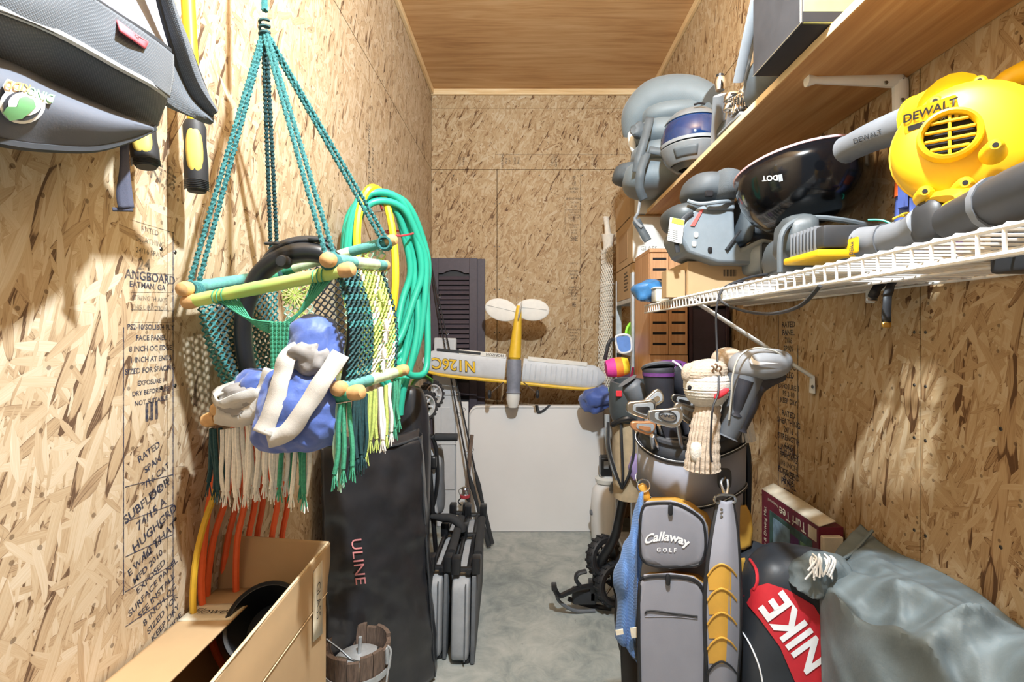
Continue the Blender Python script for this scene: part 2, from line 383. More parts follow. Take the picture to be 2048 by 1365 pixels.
# ---------------------------------------------------------------- room
Y0 = -0.9
def struct(name, bm, mat, **kw): return tag(obj(name, bm, mat, **kw), kind='structure')
floor = struct('floor', box(B(), (XL - .1, Y0, -.1), (XR + .1, YB + .1, 0)), 'concrete', smooth=0)
tag(floor, 'grey stained concrete floor of the storage closet', 'floor')
ceil = struct('ceiling', box(B(), (XL - .1, Y0, ZC), (XR + .1, YB + .1, ZC + .08)), 'ceiling_plywood', smooth=0)
tag(ceil, 'plywood ceiling with knots and horizontal grain', 'ceiling')
g_ = .0018
def wall(name, label, lo, hi, mat, panels):
    wl = struct(name, box(B(), lo, hi), 'seam', smooth=0); tag(wl, label, 'wall')
    for lo2, hi2 in panels:
        obj('osb_panel', box(B(), lo2, hi2, .0009), mat, wl, smooth=0)
    return wl
T = .011
zs = [(0, 2.44), (2.44, ZC)]
def side_panels(x0, x1, seams, upper):
    out = []
    for (z0, z1), ss in zip(zs, (seams, upper)):
        for a, c_ in zip(ss, ss[1:]): out.append(((x0, a + g_, z0 + g_), (x1, c_ - g_, z1 - g_)))
    return out
wl = wall('wall_left', 'left oriented strand board wall with ink stamps', (XL - .09, Y0, 0), (XL - T + .002, YB + .09, ZC), 'osb_left', side_panels(XL - T, XL, [Y0, -.30, .918, 2.138, YB], [Y0, .3, 2.5, YB]))
wr_ = wall('wall_right', 'right oriented strand board wall behind the shelves', (XR + T - .002, Y0, 0), (XR + .09, YB + .09, ZC), 'osb_right', side_panels(XR, XR + T, [Y0, -.1, 1.121, 2.341, YB], [Y0, .9, YB]))
wb = wall('wall_back', 'back oriented strand board wall with a vertical seam', (XL - .011, YB + T - .002, 0), (XR + .011, YB + .088, ZC), 'osb_back',
          [((XL, YB, g_), (-.196 - g_, YB + T, 2.4375)), ((-.196 + g_, YB, g_), (XR, YB + T, 2.4375)), ((XL, YB, 2.441), (XR, YB + T, 2.868)), ((XL, YB, 2.870), (XR, YB + T, ZC))])
tb = struct('trim_1', box(B(), (XL, YB - .019, ZC - .042), (XR, YB - .0005, ZC - .001), .002), 'pine_trim', smooth=0); tag(tb, 'pale pine strip along the top of the back wall', 'trim')
tl = struct('trim_2', box(B(), (XL + .0005, Y0, ZC - .04), (XL + .019, YB - .02, ZC - .001), .002), 'pine_trim_y', smooth=0); tag(tl, 'pale pine strip along the top of the left wall', 'trim')
tr = struct('trim_3', box(B(), (XR - .019, Y0, ZC - .04), (XR - .0005, YB - .02, ZC - .001), .002), 'pine_trim_y', smooth=0); tag(tr, 'pale pine strip along the top of the right wall', 'trim')
# nail heads in rows
nail = bpy.data.meshes.new('nail'); bmn = lathe(B(), [(0, .0012), (.003, .0012), (.0042, 0)], 8); bmn.to_mesh(nail); bmn.free()
def nails(par, pts, M0):
    for p in pts:
        o = link('nail_head', nail, 'nail', par, smooth=0); o.matrix_parent_inverse = Matrix.Translation(-WLOC[par]); o.matrix_basis = Matrix.Translation(p) @ M0
RY = Matrix.Rotation(PI / 2, 4, 'Y'); RYm = Matrix.Rotation(-PI / 2, 4, 'Y'); RXp = Matrix.Rotation(PI / 2, 4, 'X')
nails(wr_, [(XR, y, z) for y in (1.105, 1.137) for z in (.85, 1.06, 1.18, 1.30)] + [(XR, 1.745, z) for z in (.6, .9, 1.2)] + [(XR, .93, z) for z in (.9, 1.12)], RYm)
nails(wl, [(XL, y, z) for y in (.9, .936) for z in (.7, .95, 1.2, 1.45, 1.9)] + [(XL, 2.12, z) for z in (1.7, 2.0, 2.3)], RY)
nails(wb, [(x, YB, z) for x in (-.212, -.18) for z in (1.3, 1.6, 1.9, 2.2)] + [(x, YB, 2.40) for x in (-.5, .1, .4, .7)], RXp)
# ink stamps on the boards: lettering read along the strips
def stamp(par, M0, lines, size, name='stamp_print', mat='ink', shear=0.0, pitch=1.45):
    """one print block: lines of lettering under each other"""
    mes = []
    bmx = B()
    for i, s in enumerate(lines):
        me = txt_mesh(s, size, .022, 'CENTER', shear); me.transform(M0 @ Matrix.Translation((0, -i * size * pitch, .0005))); bmx.from_mesh(me); bpy.data.meshes.remove(me)
    return obj(name, bmx, mat, par, smooth=0)
def rule(par, a, b_, wd=.0016, mat='ink'):
    a, b_ = Vector(a), Vector(b_); return obj('stamp_rule', tube(B(), [a, b_], wd, 4), mat, par, smooth=0)
# left wall strip, y .78..0.918: text faces +x, reading direction +y, upright
ML = lambda y, z: frame(V(XL, y, z), (0, 1, 0), (0, 0, 1))
zc = lambda py, px=297: H - (py - CY) / F * (XL * F / (px - CX))
yl = lambda px: XL * F / (px - CX)
stamp(wl, frame(V(XL, yl(315), zc(330)), (0, .2, 1), (0, -1, .2)), ['ZIP', 'SIP'], .034, mat='ink_faint', pitch=1.05)
stamp(wl, ML(yl(300), zc(462)), ['RATED', 'SHEATHING', '24/16 SPAN'], .013, mat='ink_faint')
stamp(wl, ML(yl(288), zc(532)), ['24'], .028, mat='ink_faint')
stamp(wl, ML(yl(303), zc(555)), ['ANGBOARD'], .021); stamp(wl, ML(yl(296), zc(573)), ['EATMAN, GA'], .014)
stamp(wl, ML(yl(300), zc(598)), ['STRENGTH AXIS', 'THIS DIRECTION'], .011, mat='ink_faint')
stamp(wl, ML(yl(303), zc(655)), ['PS2-10/SOLID/4 PLY', 'FACE PANEL', '8 INCH OC EDGE', '1 INCH AT ENDS', 'SIZED FOR SPACING'], .0128, pitch=1.45)
stamp(wl, ML(yl(303), zc(765)), ['EXPOSURE 1', 'DRY BEFORE USE', 'NOT SUITABLE'], .0115, mat='ink')
stamp(wl, ML(yl(303), zc(826)), ['III'], .045, mat='ink', pitch=1)
stamp(wl, frame(V(XL, yl(298), zc(905)), (0, 1, .35), (0, -.3, 1)), ['RATED', 'SPAN', '7/16 CAT', 'PS 2-10'], .017)
stamp(wl, frame(V(XL, yl(295), zc(1000)), (0, 1, .35), (0, -.3, 1)), ['SUBFLOOR', '74/15 A', 'HUGHGRD', '10 THAT'], .022, pitch=1.3)
stamp(wl, frame(V(XL, yl(290), zc(1110)), (0, 1, .35), (0, -.3, 1)), ['E WALL 16', 'MFD 2010', 'EXPOSED', 'SURFACE PANEL', 'SEE INSTALL', '8 INCH OC', 'SIZED FOR', 'KEEP DRY', 'THIS SIDE'], .0165, pitch=1.3)
for a, b2 in (((262, 440), (347, 466)), ((262, 545), (347, 550)), ((262, 585), (345, 585)), ((262, 620), (345, 622)), ((262, 645), (345, 645))):
    rule(wl, (XL, yl(a[0]), zc(a[1], a[0])), (XL, yl(b2[0]), zc(b2[1], b2[0])), .0007, 'ink_faint')
for px, pa, pb in ((247, 655, 1190), (346, 465, 1235)): rule(wl, (XL, yl(px), zc(pa, px)), (XL, yl(px), zc(pb, px)), .0010)
for k in range(5): rule(wl, (XL, yl(345), zc(950 + 60 * k, 345)), (XL, yl(250), zc(975 + 70 * k, 250)), .0008)
stamp(wl, frame(V(XL, 2.10, 2.02), (0, 0, 1), (0, -1, 0)), ['RATED SHEATHING', '7/16 24/16'], .035, mat='ink_faint')
# back wall strip
xb = lambda px: (px - CX) / F * YB
zb = lambda py: H - (py - CY) / F * YB
MB = lambda px, py, a=0: frame(V(xb(px), YB, zb(py)), (math.cos(a), 0, math.sin(a)), (-math.sin(a), 0, math.cos(a)))
for py, l, s in ((356, ['IE', 'IE'], .035), (378, ['RATED', 'SIZED'], .02), (398, ['SHEATHING', '24/16', '7/16'], .022), (420, ['STRENGTH AXIS', 'THIS WAY', 'EXPOSURE 1', 'SIZED FOR', 'PS 2-10'], .016), (450, ['SPACING', 'FLOOR', 'ROOF', 'WALL'], .016),
                 (478, ['SIE'], .045), (527, ['24/16'], .024), (543, ['RATED', 'PANEL', 'MFD'], .02), (575, ['SURFACE', 'KEEP DRY', 'INSTALL', 'EDGE', 'ENDS'], .017), (610, ['IE'], .04), (660, ['EXPOSURE', 'RATED', 'PANEL', 'SIZED'], .018), (700, ['SPAN', '24/16'], .02)):
    stamp(wb, MB(1148, py), l, s, mat='ink_faint', pitch=1.2)
rule(wb, (xb(1161), YB, zb(348)), (xb(1161), YB, zb(720)), .0018, 'ink_faint'); rule(wb, (xb(1130), YB, zb(400)), (xb(1130), YB, zb(465)), .0012, 'ink_faint')
for px, l in ((920, ['RATED', 'PANEL']), (1005, ['SHEATHING', '24/16', 'EXP 1']), (1030, ['SIZED', 'SPAN']), (1105, ['INSTALL', 'KEEP DRY']), (1185, ['PS 2-10', '7/16'])):
    stamp(wb, MB(px, 322, PI / 2), l, .02, mat='ink_faint', pitch=1.25)
rule(wb, (xb(990), YB, zb(309)), (xb(1250), YB, zb(309)), .0015, 'ink_faint')
# right wall strip, reading up the wall
zr = lambda py, px=1577: H - (py - CY) / F * (XR * F / (px - CX))
yr = lambda px: XR * F / (px - CX)
MR = lambda px, py: frame(V(XR, yr(px), zr(py, px)), (0, -1, 0), (0, 0, 1))
for py, l, s in ((650, ['RATED', 'PANEL', '7/16', 'SPAN'], .02), (735, ['SUBFLOOR', 'SIZED'], .02), (775, ['EXPOSURE 1', 'PS 2-10', 'KEEP DRY'], .018), (830, ['RATED', 'SHEATHING', '24/16', 'STRENGTH', 'AXIS', 'THIS WAY'], .02), (900, ['INSTALL', 'SPACING', '1/8 INCH', 'EDGE AND', 'ENDS'], .02), (950, ['FACE', 'PANEL', 'SIDE'], .024)):
    stamp(wr_, MR(1577, py), l, s * 1.35, pitch=1.0)
for px, pa, pb in ((1557, 620, 985), (1596, 690, 960)): rule(wr_, (XR, yr(px), zr(pa, px)), (XR, yr(px), zr(pb, px)), .0014)
# ================================================================ materials for things
woven('denim', '#70777f', '#4c525a', s=1500, bmp=.5); plain('grey_skin', '#626670', .8, var=.05, scale=8, bmp=.15, bscale=400, spec=.2)
plain('charcoal', '#33363b', .7, var=.1); plain('pale_liner', '#9b9ca8', .7, var=.04, scale=5); plain('red_tag', '#d9606a', .7)
plain('black_plastic', '#1e1f22', .38, var=.1, coat=.1); plain('black_rubber', '#26272a', .6, var=.12, bmp=.1); plain('yellow_paint', '#efc62a', .4, var=.05); plain('yellow_rubber', '#d9bf5e', .6)
plain('navy_web', '#474a5c', .8, bmp=.4, bscale=700); plain('sticker_white', '#eeeeee', .5, var=.01); plain('sticker_green', '#7fbf86', .5, var=.03); plain('sticker_orange', '#dba35c', .5, var=.03); plain('sticker_dark', '#4a4c55', .5)
plain('thread', '#c9ccd0', .7); plain('teal_cord', '#2f6b6d', .85, bmp=.6, bscale=500, var=.25, scale=200); plain('dark_cord', '#1f4347', .85, bmp=.6, bscale=500, var=.25, scale=200)
plain('green_cord', '#3f9474', .85, bmp=.6, bscale=500, var=.2, scale=200); plain('lime_cord', '#b7c86a', .85, bmp=.6, bscale=500, var=.15, scale=200); plain('white_cord', '#efeae0', .85, bmp=.6, bscale=500, var=.08, scale=200)
plain('black_cord', '#2a2d30', .8, var=.2); plain('mint_cord', '#a9cdb4', .85, bmp=.6, bscale=500, var=.1, scale=200)
plain('dowel', '#c99e6a', .6, var=.15, scale=60, stretch=(1, 1, 1)); plain('canvas', '#d9d4c6', .9, bmp=.3, bscale=600, var=.06)
plain('blue_nylon', '#4a62a8', .55, var=.15, scale=16, bmp=.5, bscale=45, sheen=.3, bdist=.003); plain('grey_web', '#c6c2bb', .8, bmp=.4, bscale=700, var=.06); plain('grey_lining', '#8f8c8a', .8, bmp=.2, bscale=200)
plain('orange_cord', '#ef6a3a', .5, var=.06); plain('yellow_cord', '#dcb034', .55, var=.1)
plain('hose_green', '#2fae93', .38, var=.08, scale=6); plain('hose_yellow', '#f0cc2e', .4, var=.06); plain('red_tie', '#b43c46', .5); plain('brass', '#c79a4b', .3, .9)
plain('black_vinyl', '#2b2c30', .36, var=.18, scale=12, bmp=.35, bscale=60, coat=.25); plain('pink_print', '#d98f92', .6)
m, nt, b_ = nmat('bar_wrap_green'); g = N(nt, 'ShaderNodeTexCoord').outputs['Object']
nt.links.new(ramp(nt, noisetex(nt, g, 9, 2), [(.35, '#8fbf6f'), (.5, '#b9d46e'), (.65, '#d6e08a')]), b_.inputs['Base Color']); b_.inputs['Roughness'].default_value = .8
plain('bar_wrap_teal', '#5f9d96', .85, bmp=.6, bscale=300, var=.2, scale=40); plain('bar_wrap_mint', '#c5d8b4', .85, bmp=.6, bscale=300, var=.2, scale=30)
plain('cardboard', '#b99b74', .85, var=.06, scale=5, bmp=.05); plain('cardboard_in', '#ad8c66', .85, var=.05, scale=4); plain('cardboard_edge', '#d9c3a0', .9, var=.2, scale=300); plain('tape', '#d9cfb8', .6); plain('marker', '#2a2a30', .8)
plain('pot_black', '#1c1e22', .45, var=.1); plain('pot_tan', '#a89a8e', .6); plain('old_wood', '#6f5d51', .7, var=.3, scale=50, stretch=(4, 4, .6), bmp=.4, bscale=120); plain('galv', '#c3c7ca', .42, .35, var=.12, scale=25); plain('steel', '#c9ccd0', .25, 1.0, var=.05); plain('wire_dark', '#5b5e60', .4, .8)
plain('chair_fabric', '#a3a7ac', .9, bmp=.35, bscale=500, var=.06); plain('chair_fabric_dark', '#6a6e73', .9, bmp=.35, bscale=500); plain('foam_black', '#2b2d30', .85, bmp=.4, bscale=300)
plain('grey_plastic_light', '#c9ccd0', .45, var=.03); plain('shutter_plum', '#4a4149', .55, var=.08, scale=60, bmp=.15, bscale=300); plain('white_plastic', '#e6e5e4', .45, var=.02, scale=3); plain('grey_edge', '#b6b6b6', .5)
plain('kid_green', '#5ea83c', .4); plain('silver_rim', '#d5d8db', .3, .5); plain('foam_silver', '#ccd0d6', .5, var=.05, scale=20); plain('foam_white', '#e4e2dc', .6, var=.03); plain('foam_yellow', '#e7bd33', .5, var=.05); plain('foam_grey', '#7d8290', .55); plain('decal_black', '#26262a', .6)
# ================================================================ grey carrier bag hung top left
Pb = lambda px, py, Y: P(px, py, Y * .88)
bag = thing('carrier_bag', 'large grey denim and vinyl carrier with round green sticker hung upside down, top left', 'bag', Pb(150, 290, .70))
up = [Pb(-120, -110, .47), Pb(60, -50, .55), Pb(170, 0, .61), Pb(235, 40, .66), Pb(300, 80, .72), Pb(338, 108, .78)]
mid = [Pb(-120, -60, .44), Pb(40, -10, .52), Pb(140, 35, .59), Pb(230, 92, .65), Pb(295, 130, .71), Pb(338, 150, .78)]
lo = [Pb(-120, -15, .45), Pb(0, 24, .50), Pb(120, 74, .58), Pb(240, 140, .66), Pb(300, 172, .72), Pb(330, 195, .78)]
obj('side_band', sheet(B(), [up, mid, lo], 6, 6, lambda p: Vector((0, 0, .004 * noise.noise(p * 14)))), 'denim', bag, solid=.012)
obj('piping', tube(B(), spl([p + V(.004, -.006, 0) for p in lo], 6), .0042, 6), 'thread', bag)
obj('piping', tube(B(), spl([p + V(.002, -.004, .003) for p in up], 6), .0045, 6), 'charcoal', bag)
und = [Pb(-120, 70, .52), Pb(0, 115, .57), Pb(100, 165, .64), Pb(200, 212, .71), Pb(270, 243, .77), Pb(310, 258, .81)]
uc = [a.lerp(c_, .5) + V(-.02, .02, -.004) for a, c_ in zip(lo, und)]
obj('underside_gusset', sheet(B(), [[p for p in lo], uc, und], 6, 6), 'denim', bag, solid=.008)
bot = [Pb(-120, 250, .50), Pb(0, 280, .54), Pb(90, 292, .60), Pb(190, 294, .67), Pb(265, 274, .74), Pb(308, 254, .80)]
mb = [a.lerp(c_, .5) + V(.035 * k, -.035 * k, -.004) for a, c_, k in zip(und, bot, (.8, 1, 1, .9, .6, .1))]
pouch_rows = [und, mb, bot]
pouch_o = obj('pouch', sheet(B(), pouch_rows, 7, 7), 'grey_skin', bag, solid=.006)
obj('pouch_hem', tube(B(), spl([p + V(.002, -.004, -.003) for p in bot], 6), .005, 6), 'charcoal', bag)
bk = [V(XL + .006, p.y + .10, p.z + .09) for p in bot]; bt = [V(XL + .006, p.y + .10, p.z) for p in up]
obj('back_panel', sheet(B(), [bot, [a.lerp(c_, .7) for a, c_ in zip(bot, bk)], [a.lerp(c_, .5) + V(.02, 0, 0) for a, c_ in zip(bk, bt)], bt], 6, 5), 'charcoal', bag, solid=.004)
inn = [Pb(175, -5, .63), Pb(240, 38, .68), Pb(334, 104, .80)]; inn2 = [Pb(270, -90, .74), Pb(305, -10, .80), Pb(348, 100, .88)]
obj('liner', sheet(B(), [inn, inn2], 6, 5), 'pale_liner', bag, solid=.004)
fa = [Pb(305, -90, .72), Pb(318, 0, .76), Pb(342, 90, .80), Pb(372, 180, .85), Pb(424, 236, .90)]; fb = [Pb(325, -90, .74), Pb(340, 0, .78), Pb(372, 85, .82), Pb(400, 160, .86), Pb(426, 226, .90)]
obj('flap', sheet(B(), [fa, [a.lerp(c_, .5) + V(.012, -.012, 0) for a, c_ in zip(fa, fb)], fb], 6, 5), 'denim', bag, solid=.01)
obj('flap_piping', tube(B(), spl([p + V(.003, -.005, 0) for p in fb], 6), .0045, 6), 'charcoal', bag)
obj('flap_piping', tube(B(), spl([p + V(.003, -.005, 0) for p in fa], 6), .004, 6), 'charcoal', bag)
g1 = [Pb(330, 108, .79), Pb(350, 150, .82), Pb(380, 200, .86), Pb(424, 240, .90)]; g2 = [Pb(320, 200, .78), Pb(345, 218, .81), Pb(385, 235, .86), Pb(420, 243, .90)]
obj('corner_gusset', sheet(B(), [g1, [a.lerp(c_, .5) + V(.006, -.008, -.004) for a, c_ in zip(g1, g2)], g2], 5, 5), 'denim', bag, solid=.01)
rl_ = obj('red_label', sheet(B(), [[Pb(233, 40, .648), Pb(262, 62, .67), Pb(296, 84, .70)], [Pb(240, 62, .640), Pb(266, 80, .662), Pb(290, 98, .690)]], 3, 3), 'red_tag', bag, solid=.002, label='small red fabric tag')
ptext('red_label_print', '1234', 266, 70, -34, 15, 'decal_black', bag, surf(rl_), lift=.003)
obj('hang_strap', sheet(B(), [[Pb(240, 270, .775), Pb(240, 330, .775), Pb(232, 385, .772), Pb(237, 418, .772)], [Pb(258, 270, .785), Pb(258, 325, .785), Pb(264, 380, .785), Pb(268, 416, .787)]], 4, 3), 'navy_web', bag, solid=.003)
obj('strap_hem', tube(B(), [Pb(225, 419, .770), Pb(266, 420, .787)], .0028, 6), 'navy_web', bag)
bpch = surf(pouch_o)
def ell(cx_, cy_, rx, ry, n=26): return [(cx_ + rx * math.cos(2 * PI * k / n), cy_ + ry * math.sin(2 * PI * k / n)) for k in range(n)]
ppoly('sticker', ell(45, 210, 46, 38), 'sticker_white', bag, bpch, .009); ppoly('sticker', [(5, 172), (14, 158), (60, 166), (104, 182), (108, 196), (100, 209), (60, 196), (10, 184)], 'sticker_white', bag, bpch, .0092)
ppoly('sticker_badge', ell(45, 212, 38, 30), 'sticker_dark', bag, bpch, .0102); ppoly('sticker_badge', ell(50, 208, 34, 24), 'sticker_white', bag, bpch, .0108); ppoly('sticker_badge', [(6, 226), (14, 214), (34, 214), (40, 196), (52, 192), (68, 200), (72, 214), (60, 226), (44, 238), (20, 242)], 'sticker_green', bag, bpch, .0118)
ptext('sticker_lettering', 'KIDD', 36, 172, 168, 22, 'sticker_orange', bag, bpch, .03, lift=.0125); ptext('sticker_lettering', 'DINO', 82, 188, 160, 22, 'sticker_green', bag, bpch, .03, lift=.0125)
# ================================================================ yellow loppers behind the bag
lop = thing('loppers', 'yellow handled loppers with black rubber grips hanging on the left wall', 'tool', (XL + .03, .86, 1.55))
def handle(top, g0, g1, r):
    obj('handle_tube', tube(B(), [top, g0], r * .62, 10), 'yellow_paint', lop)
    d = (g1 - g0).normalized(); L = (g1 - g0).length
    grip = obj('grip', tube(B(), [g0 - d * .006, g0 + d * .004, g0 + d * L * .3, g0 + d * L * .6, g0 + d * L * .9, g1], [r * .8, r, r * .95, r * 1.05, r * 1.0, r * .75], 14), 'black_rubber', lop)
    side = V(.45, -.9, 0); up_ = -d; c_ = g0 + d * L * .42 + side.normalized() * r * .72
    obj('grip_inlay', blob(B(), c_, side.cross(up_).normalized() * r * .72, side.normalized() * r * .42, up_ * L * .36, .8, .8, 14, 10), 'yellow_rubber', grip, label='soft yellow inlay')
    for k in range(6): obj('grip_rib', tube(B(), [g0 + d * L * (.84 + .025 * k) + (side.cross(up_).normalized() * math.cos(a) + side.normalized() * math.sin(a)) * r * 1.0 for a in [PI * j / 8 for j in range(9)]], .0014, 4), 'black_plastic', grip)
handle(P(368, -150, .885), P(389, 250, .90), P(394, 385, .905), .0185)
handle(P(330, -160, .86), P(284, 250, .80), P(293, 335, .795), .0185)
obj('pivot', lathe(B(), [(0, .012), (.02, .012), (.024, .006), (.024, -.006), (.02, -.012), (0, -.012)], 16, Matrix.Translation(P(350, -160, .873)) @ RY), 'steel', lop)
obj('blade', prism(B(), [(-.012, 0), (.012, 0), (.02, .05), (.012, .12), (-.004, .15), (-.02, .09)], .006, frame(P(350, -160, .873), (0, 1, 0), (0, 0, 1))), 'steel', lop)
# ================================================================ macrame swing
sw = thing('macrame_swing', 'green and white macrame baby swing with wooden dowels hung by teal ropes', 'swing', P(560, 1000, 1.0))
FL, FR, BR, BL = P(378, 588, .90), P(672, 532, .868), P(774, 486, 1.17), P(548, 553, 1.2)
apex = P(529, 52, 1.0)
def bar(name, a, b2, r, mats, knob=True):
    d = (b2 - a).normalized(); L = (b2 - a).length
    w0 = obj(name, tube(B(), [a, b2], r * .78, 10), 'dowel', sw)
    for (s, e), mt in mats: obj('cord_wrap', tube(B(), [a + d * L * (s + (e - s) * k / 12) for k in range(13)], [r * (1 + .05 * (k % 2)) for k in range(13)], 12), mt, w0)
    if knob:
        for p, s in ((a, -1), (b2, 1)):
            obj('knob', lathe(B(), [(0, -.004), (r * .9, -.004), (r * 1.12, .004), (r * 1.18, .014), (r * 1.0, .022), (r * .5, .026), (0, .027)], 14, frame(p + d * s * .002, d.orthogonal(), d.cross(d.orthogonal()) * s) if s > 0 else frame(p, d.orthogonal(), -d.cross(d.orthogonal()))), 'dowel', w0)
    return w0
bar('front_bar', P(392, 601, .895), P(680, 543, .868), .0118, [((.0, 1), 'bar_wrap_green')])
bar('side_bar', P(380, 577, .90), P(556, 549, 1.2), .0118, [((.0, .6), 'bar_wrap_teal'), ((.6, 1), 'green_cord')])
bar('side_bar', P(662, 521, .862), P(766, 531, 1.17), .0118, [((0, .35), 'bar_wrap_teal'), ((.35, .82), 'bar_wrap_mint'), ((.82, 1), 'bar_wrap_teal')])
bar('back_bar', P(556, 545, 1.205), P(772, 484, 1.175), .0118, [((.0, .15), 'green_cord'), ((.15, .68), 'bar_wrap_mint'), ((.68, 1), 'bar_wrap_teal')])
for k in range(6): obj('bar_lashing', tube(B(), [P(0, 0, 1) * 0 + (P(430 + (2 + 9 * (k % 3)) + (k // 3) * 198, 594 - (k // 3) * 39 - .2 * 9 * (k % 3), .887 - (k // 3) * .018)) + V(0, .0125 * math.cos(a), .0125 * math.sin(a)) for a in [2 * PI * j / 12 for j in range(12)]], .0013, 4, closed=True), 'green_cord', sw)
bar('seat_bar', P(684, 776, .86), P(796, 744, 1.17), .0118, [((0, .4), 'bar_wrap_teal'), ((.4, .9), 'bar_wrap_mint'), ((.9, 1), 'lime_cord')])
bar('seat_bar', P(430, 838, .92), P(700, 788, .855), .0118, [((.03, .9), 'canvas'), ((.9, 1), 'green_cord')])
bar('seat_bar', P(446, 815, .93), P(580, 770, 1.2), .0118, [((.05, .95), 'bar_wrap_teal')]); bar('seat_bar', P(580, 768, 1.2), P(795, 742, 1.18), .0118, [((.05, .95), 'bar_wrap_mint')])
# ropes: two cords each from the twisted hanger to the corners, with a plaited look
def rope(a, b2, r, mat, par, n=26, plies=3, tw=9, name='rope'):
    bm = B(); d = (b2 - a).normalized(); u = d.orthogonal().normalized(); v = d.cross(u); L = (b2 - a).length
    for q in range(plies):
        tube(bm, [a + d * L * k / (n * 2) + (u * math.cos(tw * 2 * PI * k / (n * 2) + 2 * PI * q / plies) + v * math.sin(tw * 2 * PI * k / (n * 2) + 2 * PI * q / plies)) * r * .55 for k in range(n * 2 + 1)], r * .6, 5)
    return obj(name, bm, mat, par)
top = P(526, -700, 1.0)
rope(V(top.x, top.y, ZC - .02), apex + V(0, 0, .03), .0065, 'teal_cord', sw, 40, 4, 24, 'hanging_rope')
obj('ceiling_hook', tube(B(), spl([V(top.x, top.y, ZC), V(top.x, top.y, ZC - .02), V(top.x + .012, top.y, ZC - .03), V(top.x, top.y, ZC - .042), V(top.x - .01, top.y, ZC - .03)], 5), .003, 6), 'steel', sw)
for i in range(3): obj('rope_whipping', tube(B(), [apex + V(.009 * math.cos(a), .009 * math.sin(a), .0 - .012 * i + .01 * a / 6) for a in [2 * PI * j / 10 for j in range(11)]], .003, 5), 'dark_cord', sw)
for tgt, mt, sp_ in ((P(386, 575, .905), 'teal_cord', (0, .012)), (P(662, 517, .868), 'teal_cord', (.006, .004)), (P(770, 482, 1.165), 'teal_cord', (.006, .004)), (P(550, 545, 1.19), 'dark_cord', (.006, .004))):
    for s in (-1, 1): rope(apex + V(.003 * s, 0, -.01), tgt + V(sp_[0] * s, sp_[1] * s, 0), .0050, mt, sw, 30, 3, 26)
    for k in range(4): obj('rope_knot', tube(B(), [tgt + V(.0145 * math.cos(a), (k - 1.5) * .006, .0145 * math.sin(a) - .006) for a in [2 * PI * j / 10 for j in range(10)]], .003, 5, closed=True), mt, sw)
# nets
def bil(q, u, v): return q[0].lerp(q[1], u).lerp(q[3].lerp(q[2], u), v)
def net(q, nu, nv, colf, r=.0016, bow=None, name='net_panel', slack=.0):
    """knotted diamond netting over the quad (TL,TR,BR,BL); colf(u)->material"""
    groups = {}
    nr = (q[1] - q[0]).cross(q[3] - q[0]).normalized()
    def pt(u, v):
        p = bil(q, u, v)
        if bow: p = p + nr * bow(u, v)
        return p
    for i in range(nu):
        for j in range(nv):
            u0, u1, um = i / nu, (i + 1) / nu, (i + .5) / nu; v0, v1 = j / nv, (j + 1) / nv
            mt = colf(um, (v0 + v1) / 2); bm = groups.setdefault(mt, B()); vm = (v0 + v1) / 2
            for sgn, (ua, ub) in ((1, (u0, u1)), (-1, (u1, u0))):
                a, c_, m2 = pt(ua, v0), pt(ub, v1), pt(um, vm) + nr * .0015 * sgn
                tube(bm, [a, m2, c_], r, 4)
            blob(bm, pt(um, vm), (r * 1.9, 0, 0), (0, r * 1.9, 0), (0, 0, r * 2.6), 1, 1, 5, 4)
    for mt, bm in groups.items(): tag(obj(name, bm, mt, sw), kind='stuff')
def waist(q, k):
    return q
rq = [P(665, 533, .862), P(766, 543, 1.165), P(792, 742, 1.165), P(690, 770, .862)]
def rc(u, v):
    if u < .42: return 'dark_cord' if int(v * 24) % 3 else 'teal_cord'
    if u < .9: return ('lime_cord', 'white_cord', 'lime_cord')[int(v * 7 + u * 9) % 3]
    return 'dark_cord'
net(rq, 12, 17, rc, .0019, lambda u, v: -.018 * math.sin(PI * v))
def star(c_, rad, mat, ax, ay, n=14):
    bm = B()
    for k in range(n):
        a = 2 * PI * k / n; d = ax * math.cos(a) + ay * math.sin(a)
        tube(bm, [c_ + d * rad * .12, c_ + d * rad * .6 + V(0, -.002, 0), c_ + d * rad], .0017, 4)
    return obj('knotted_star', bm, mat, sw)
for u, v in ((.62, .3), (.64, .58), (.62, .85)):
    c_ = bil(rq, u, v) + V(.02 * math.sin(PI * v) + .004, -.004, 0); star(c_, .026, 'white_cord' if v > .4 else 'lime_cord', V(0, 1, 0), V(0, 0, 1))
lq = [P(392, 592, .905), P(556, 560, 1.2), P(580, 770, 1.2), P(462, 800, .93)]
net(lq, 12, 16, lambda u, v: 'teal_cord' if int(v * 32 + u * 5) % 2 else 'dark_cord', .0021, lambda u, v: .012 * math.sin(PI * v))
bq = [P(560, 556, 1.195), P(770, 494, 1.175), P(790, 742, 1.18), P(585, 770, 1.195)]
net(bq, 14, 15, lambda u, v: 'black_cord' if .28 < u < .58 and v < .75 else ('lime_cord' if int(u * 9 + v * 6) % 2 else 'mint_cord'), .0019)
for u, v, rd in ((.13, .2, .03), (.14, .62, .04), (.78, .3, .036), (.8, .66, .03), (.86, .85, .03)): star(bil(bq, u, v) + V(0, -.006, 0), rd, 'lime_cord', V(1, 0, 0), V(0, 0, 1), 16)
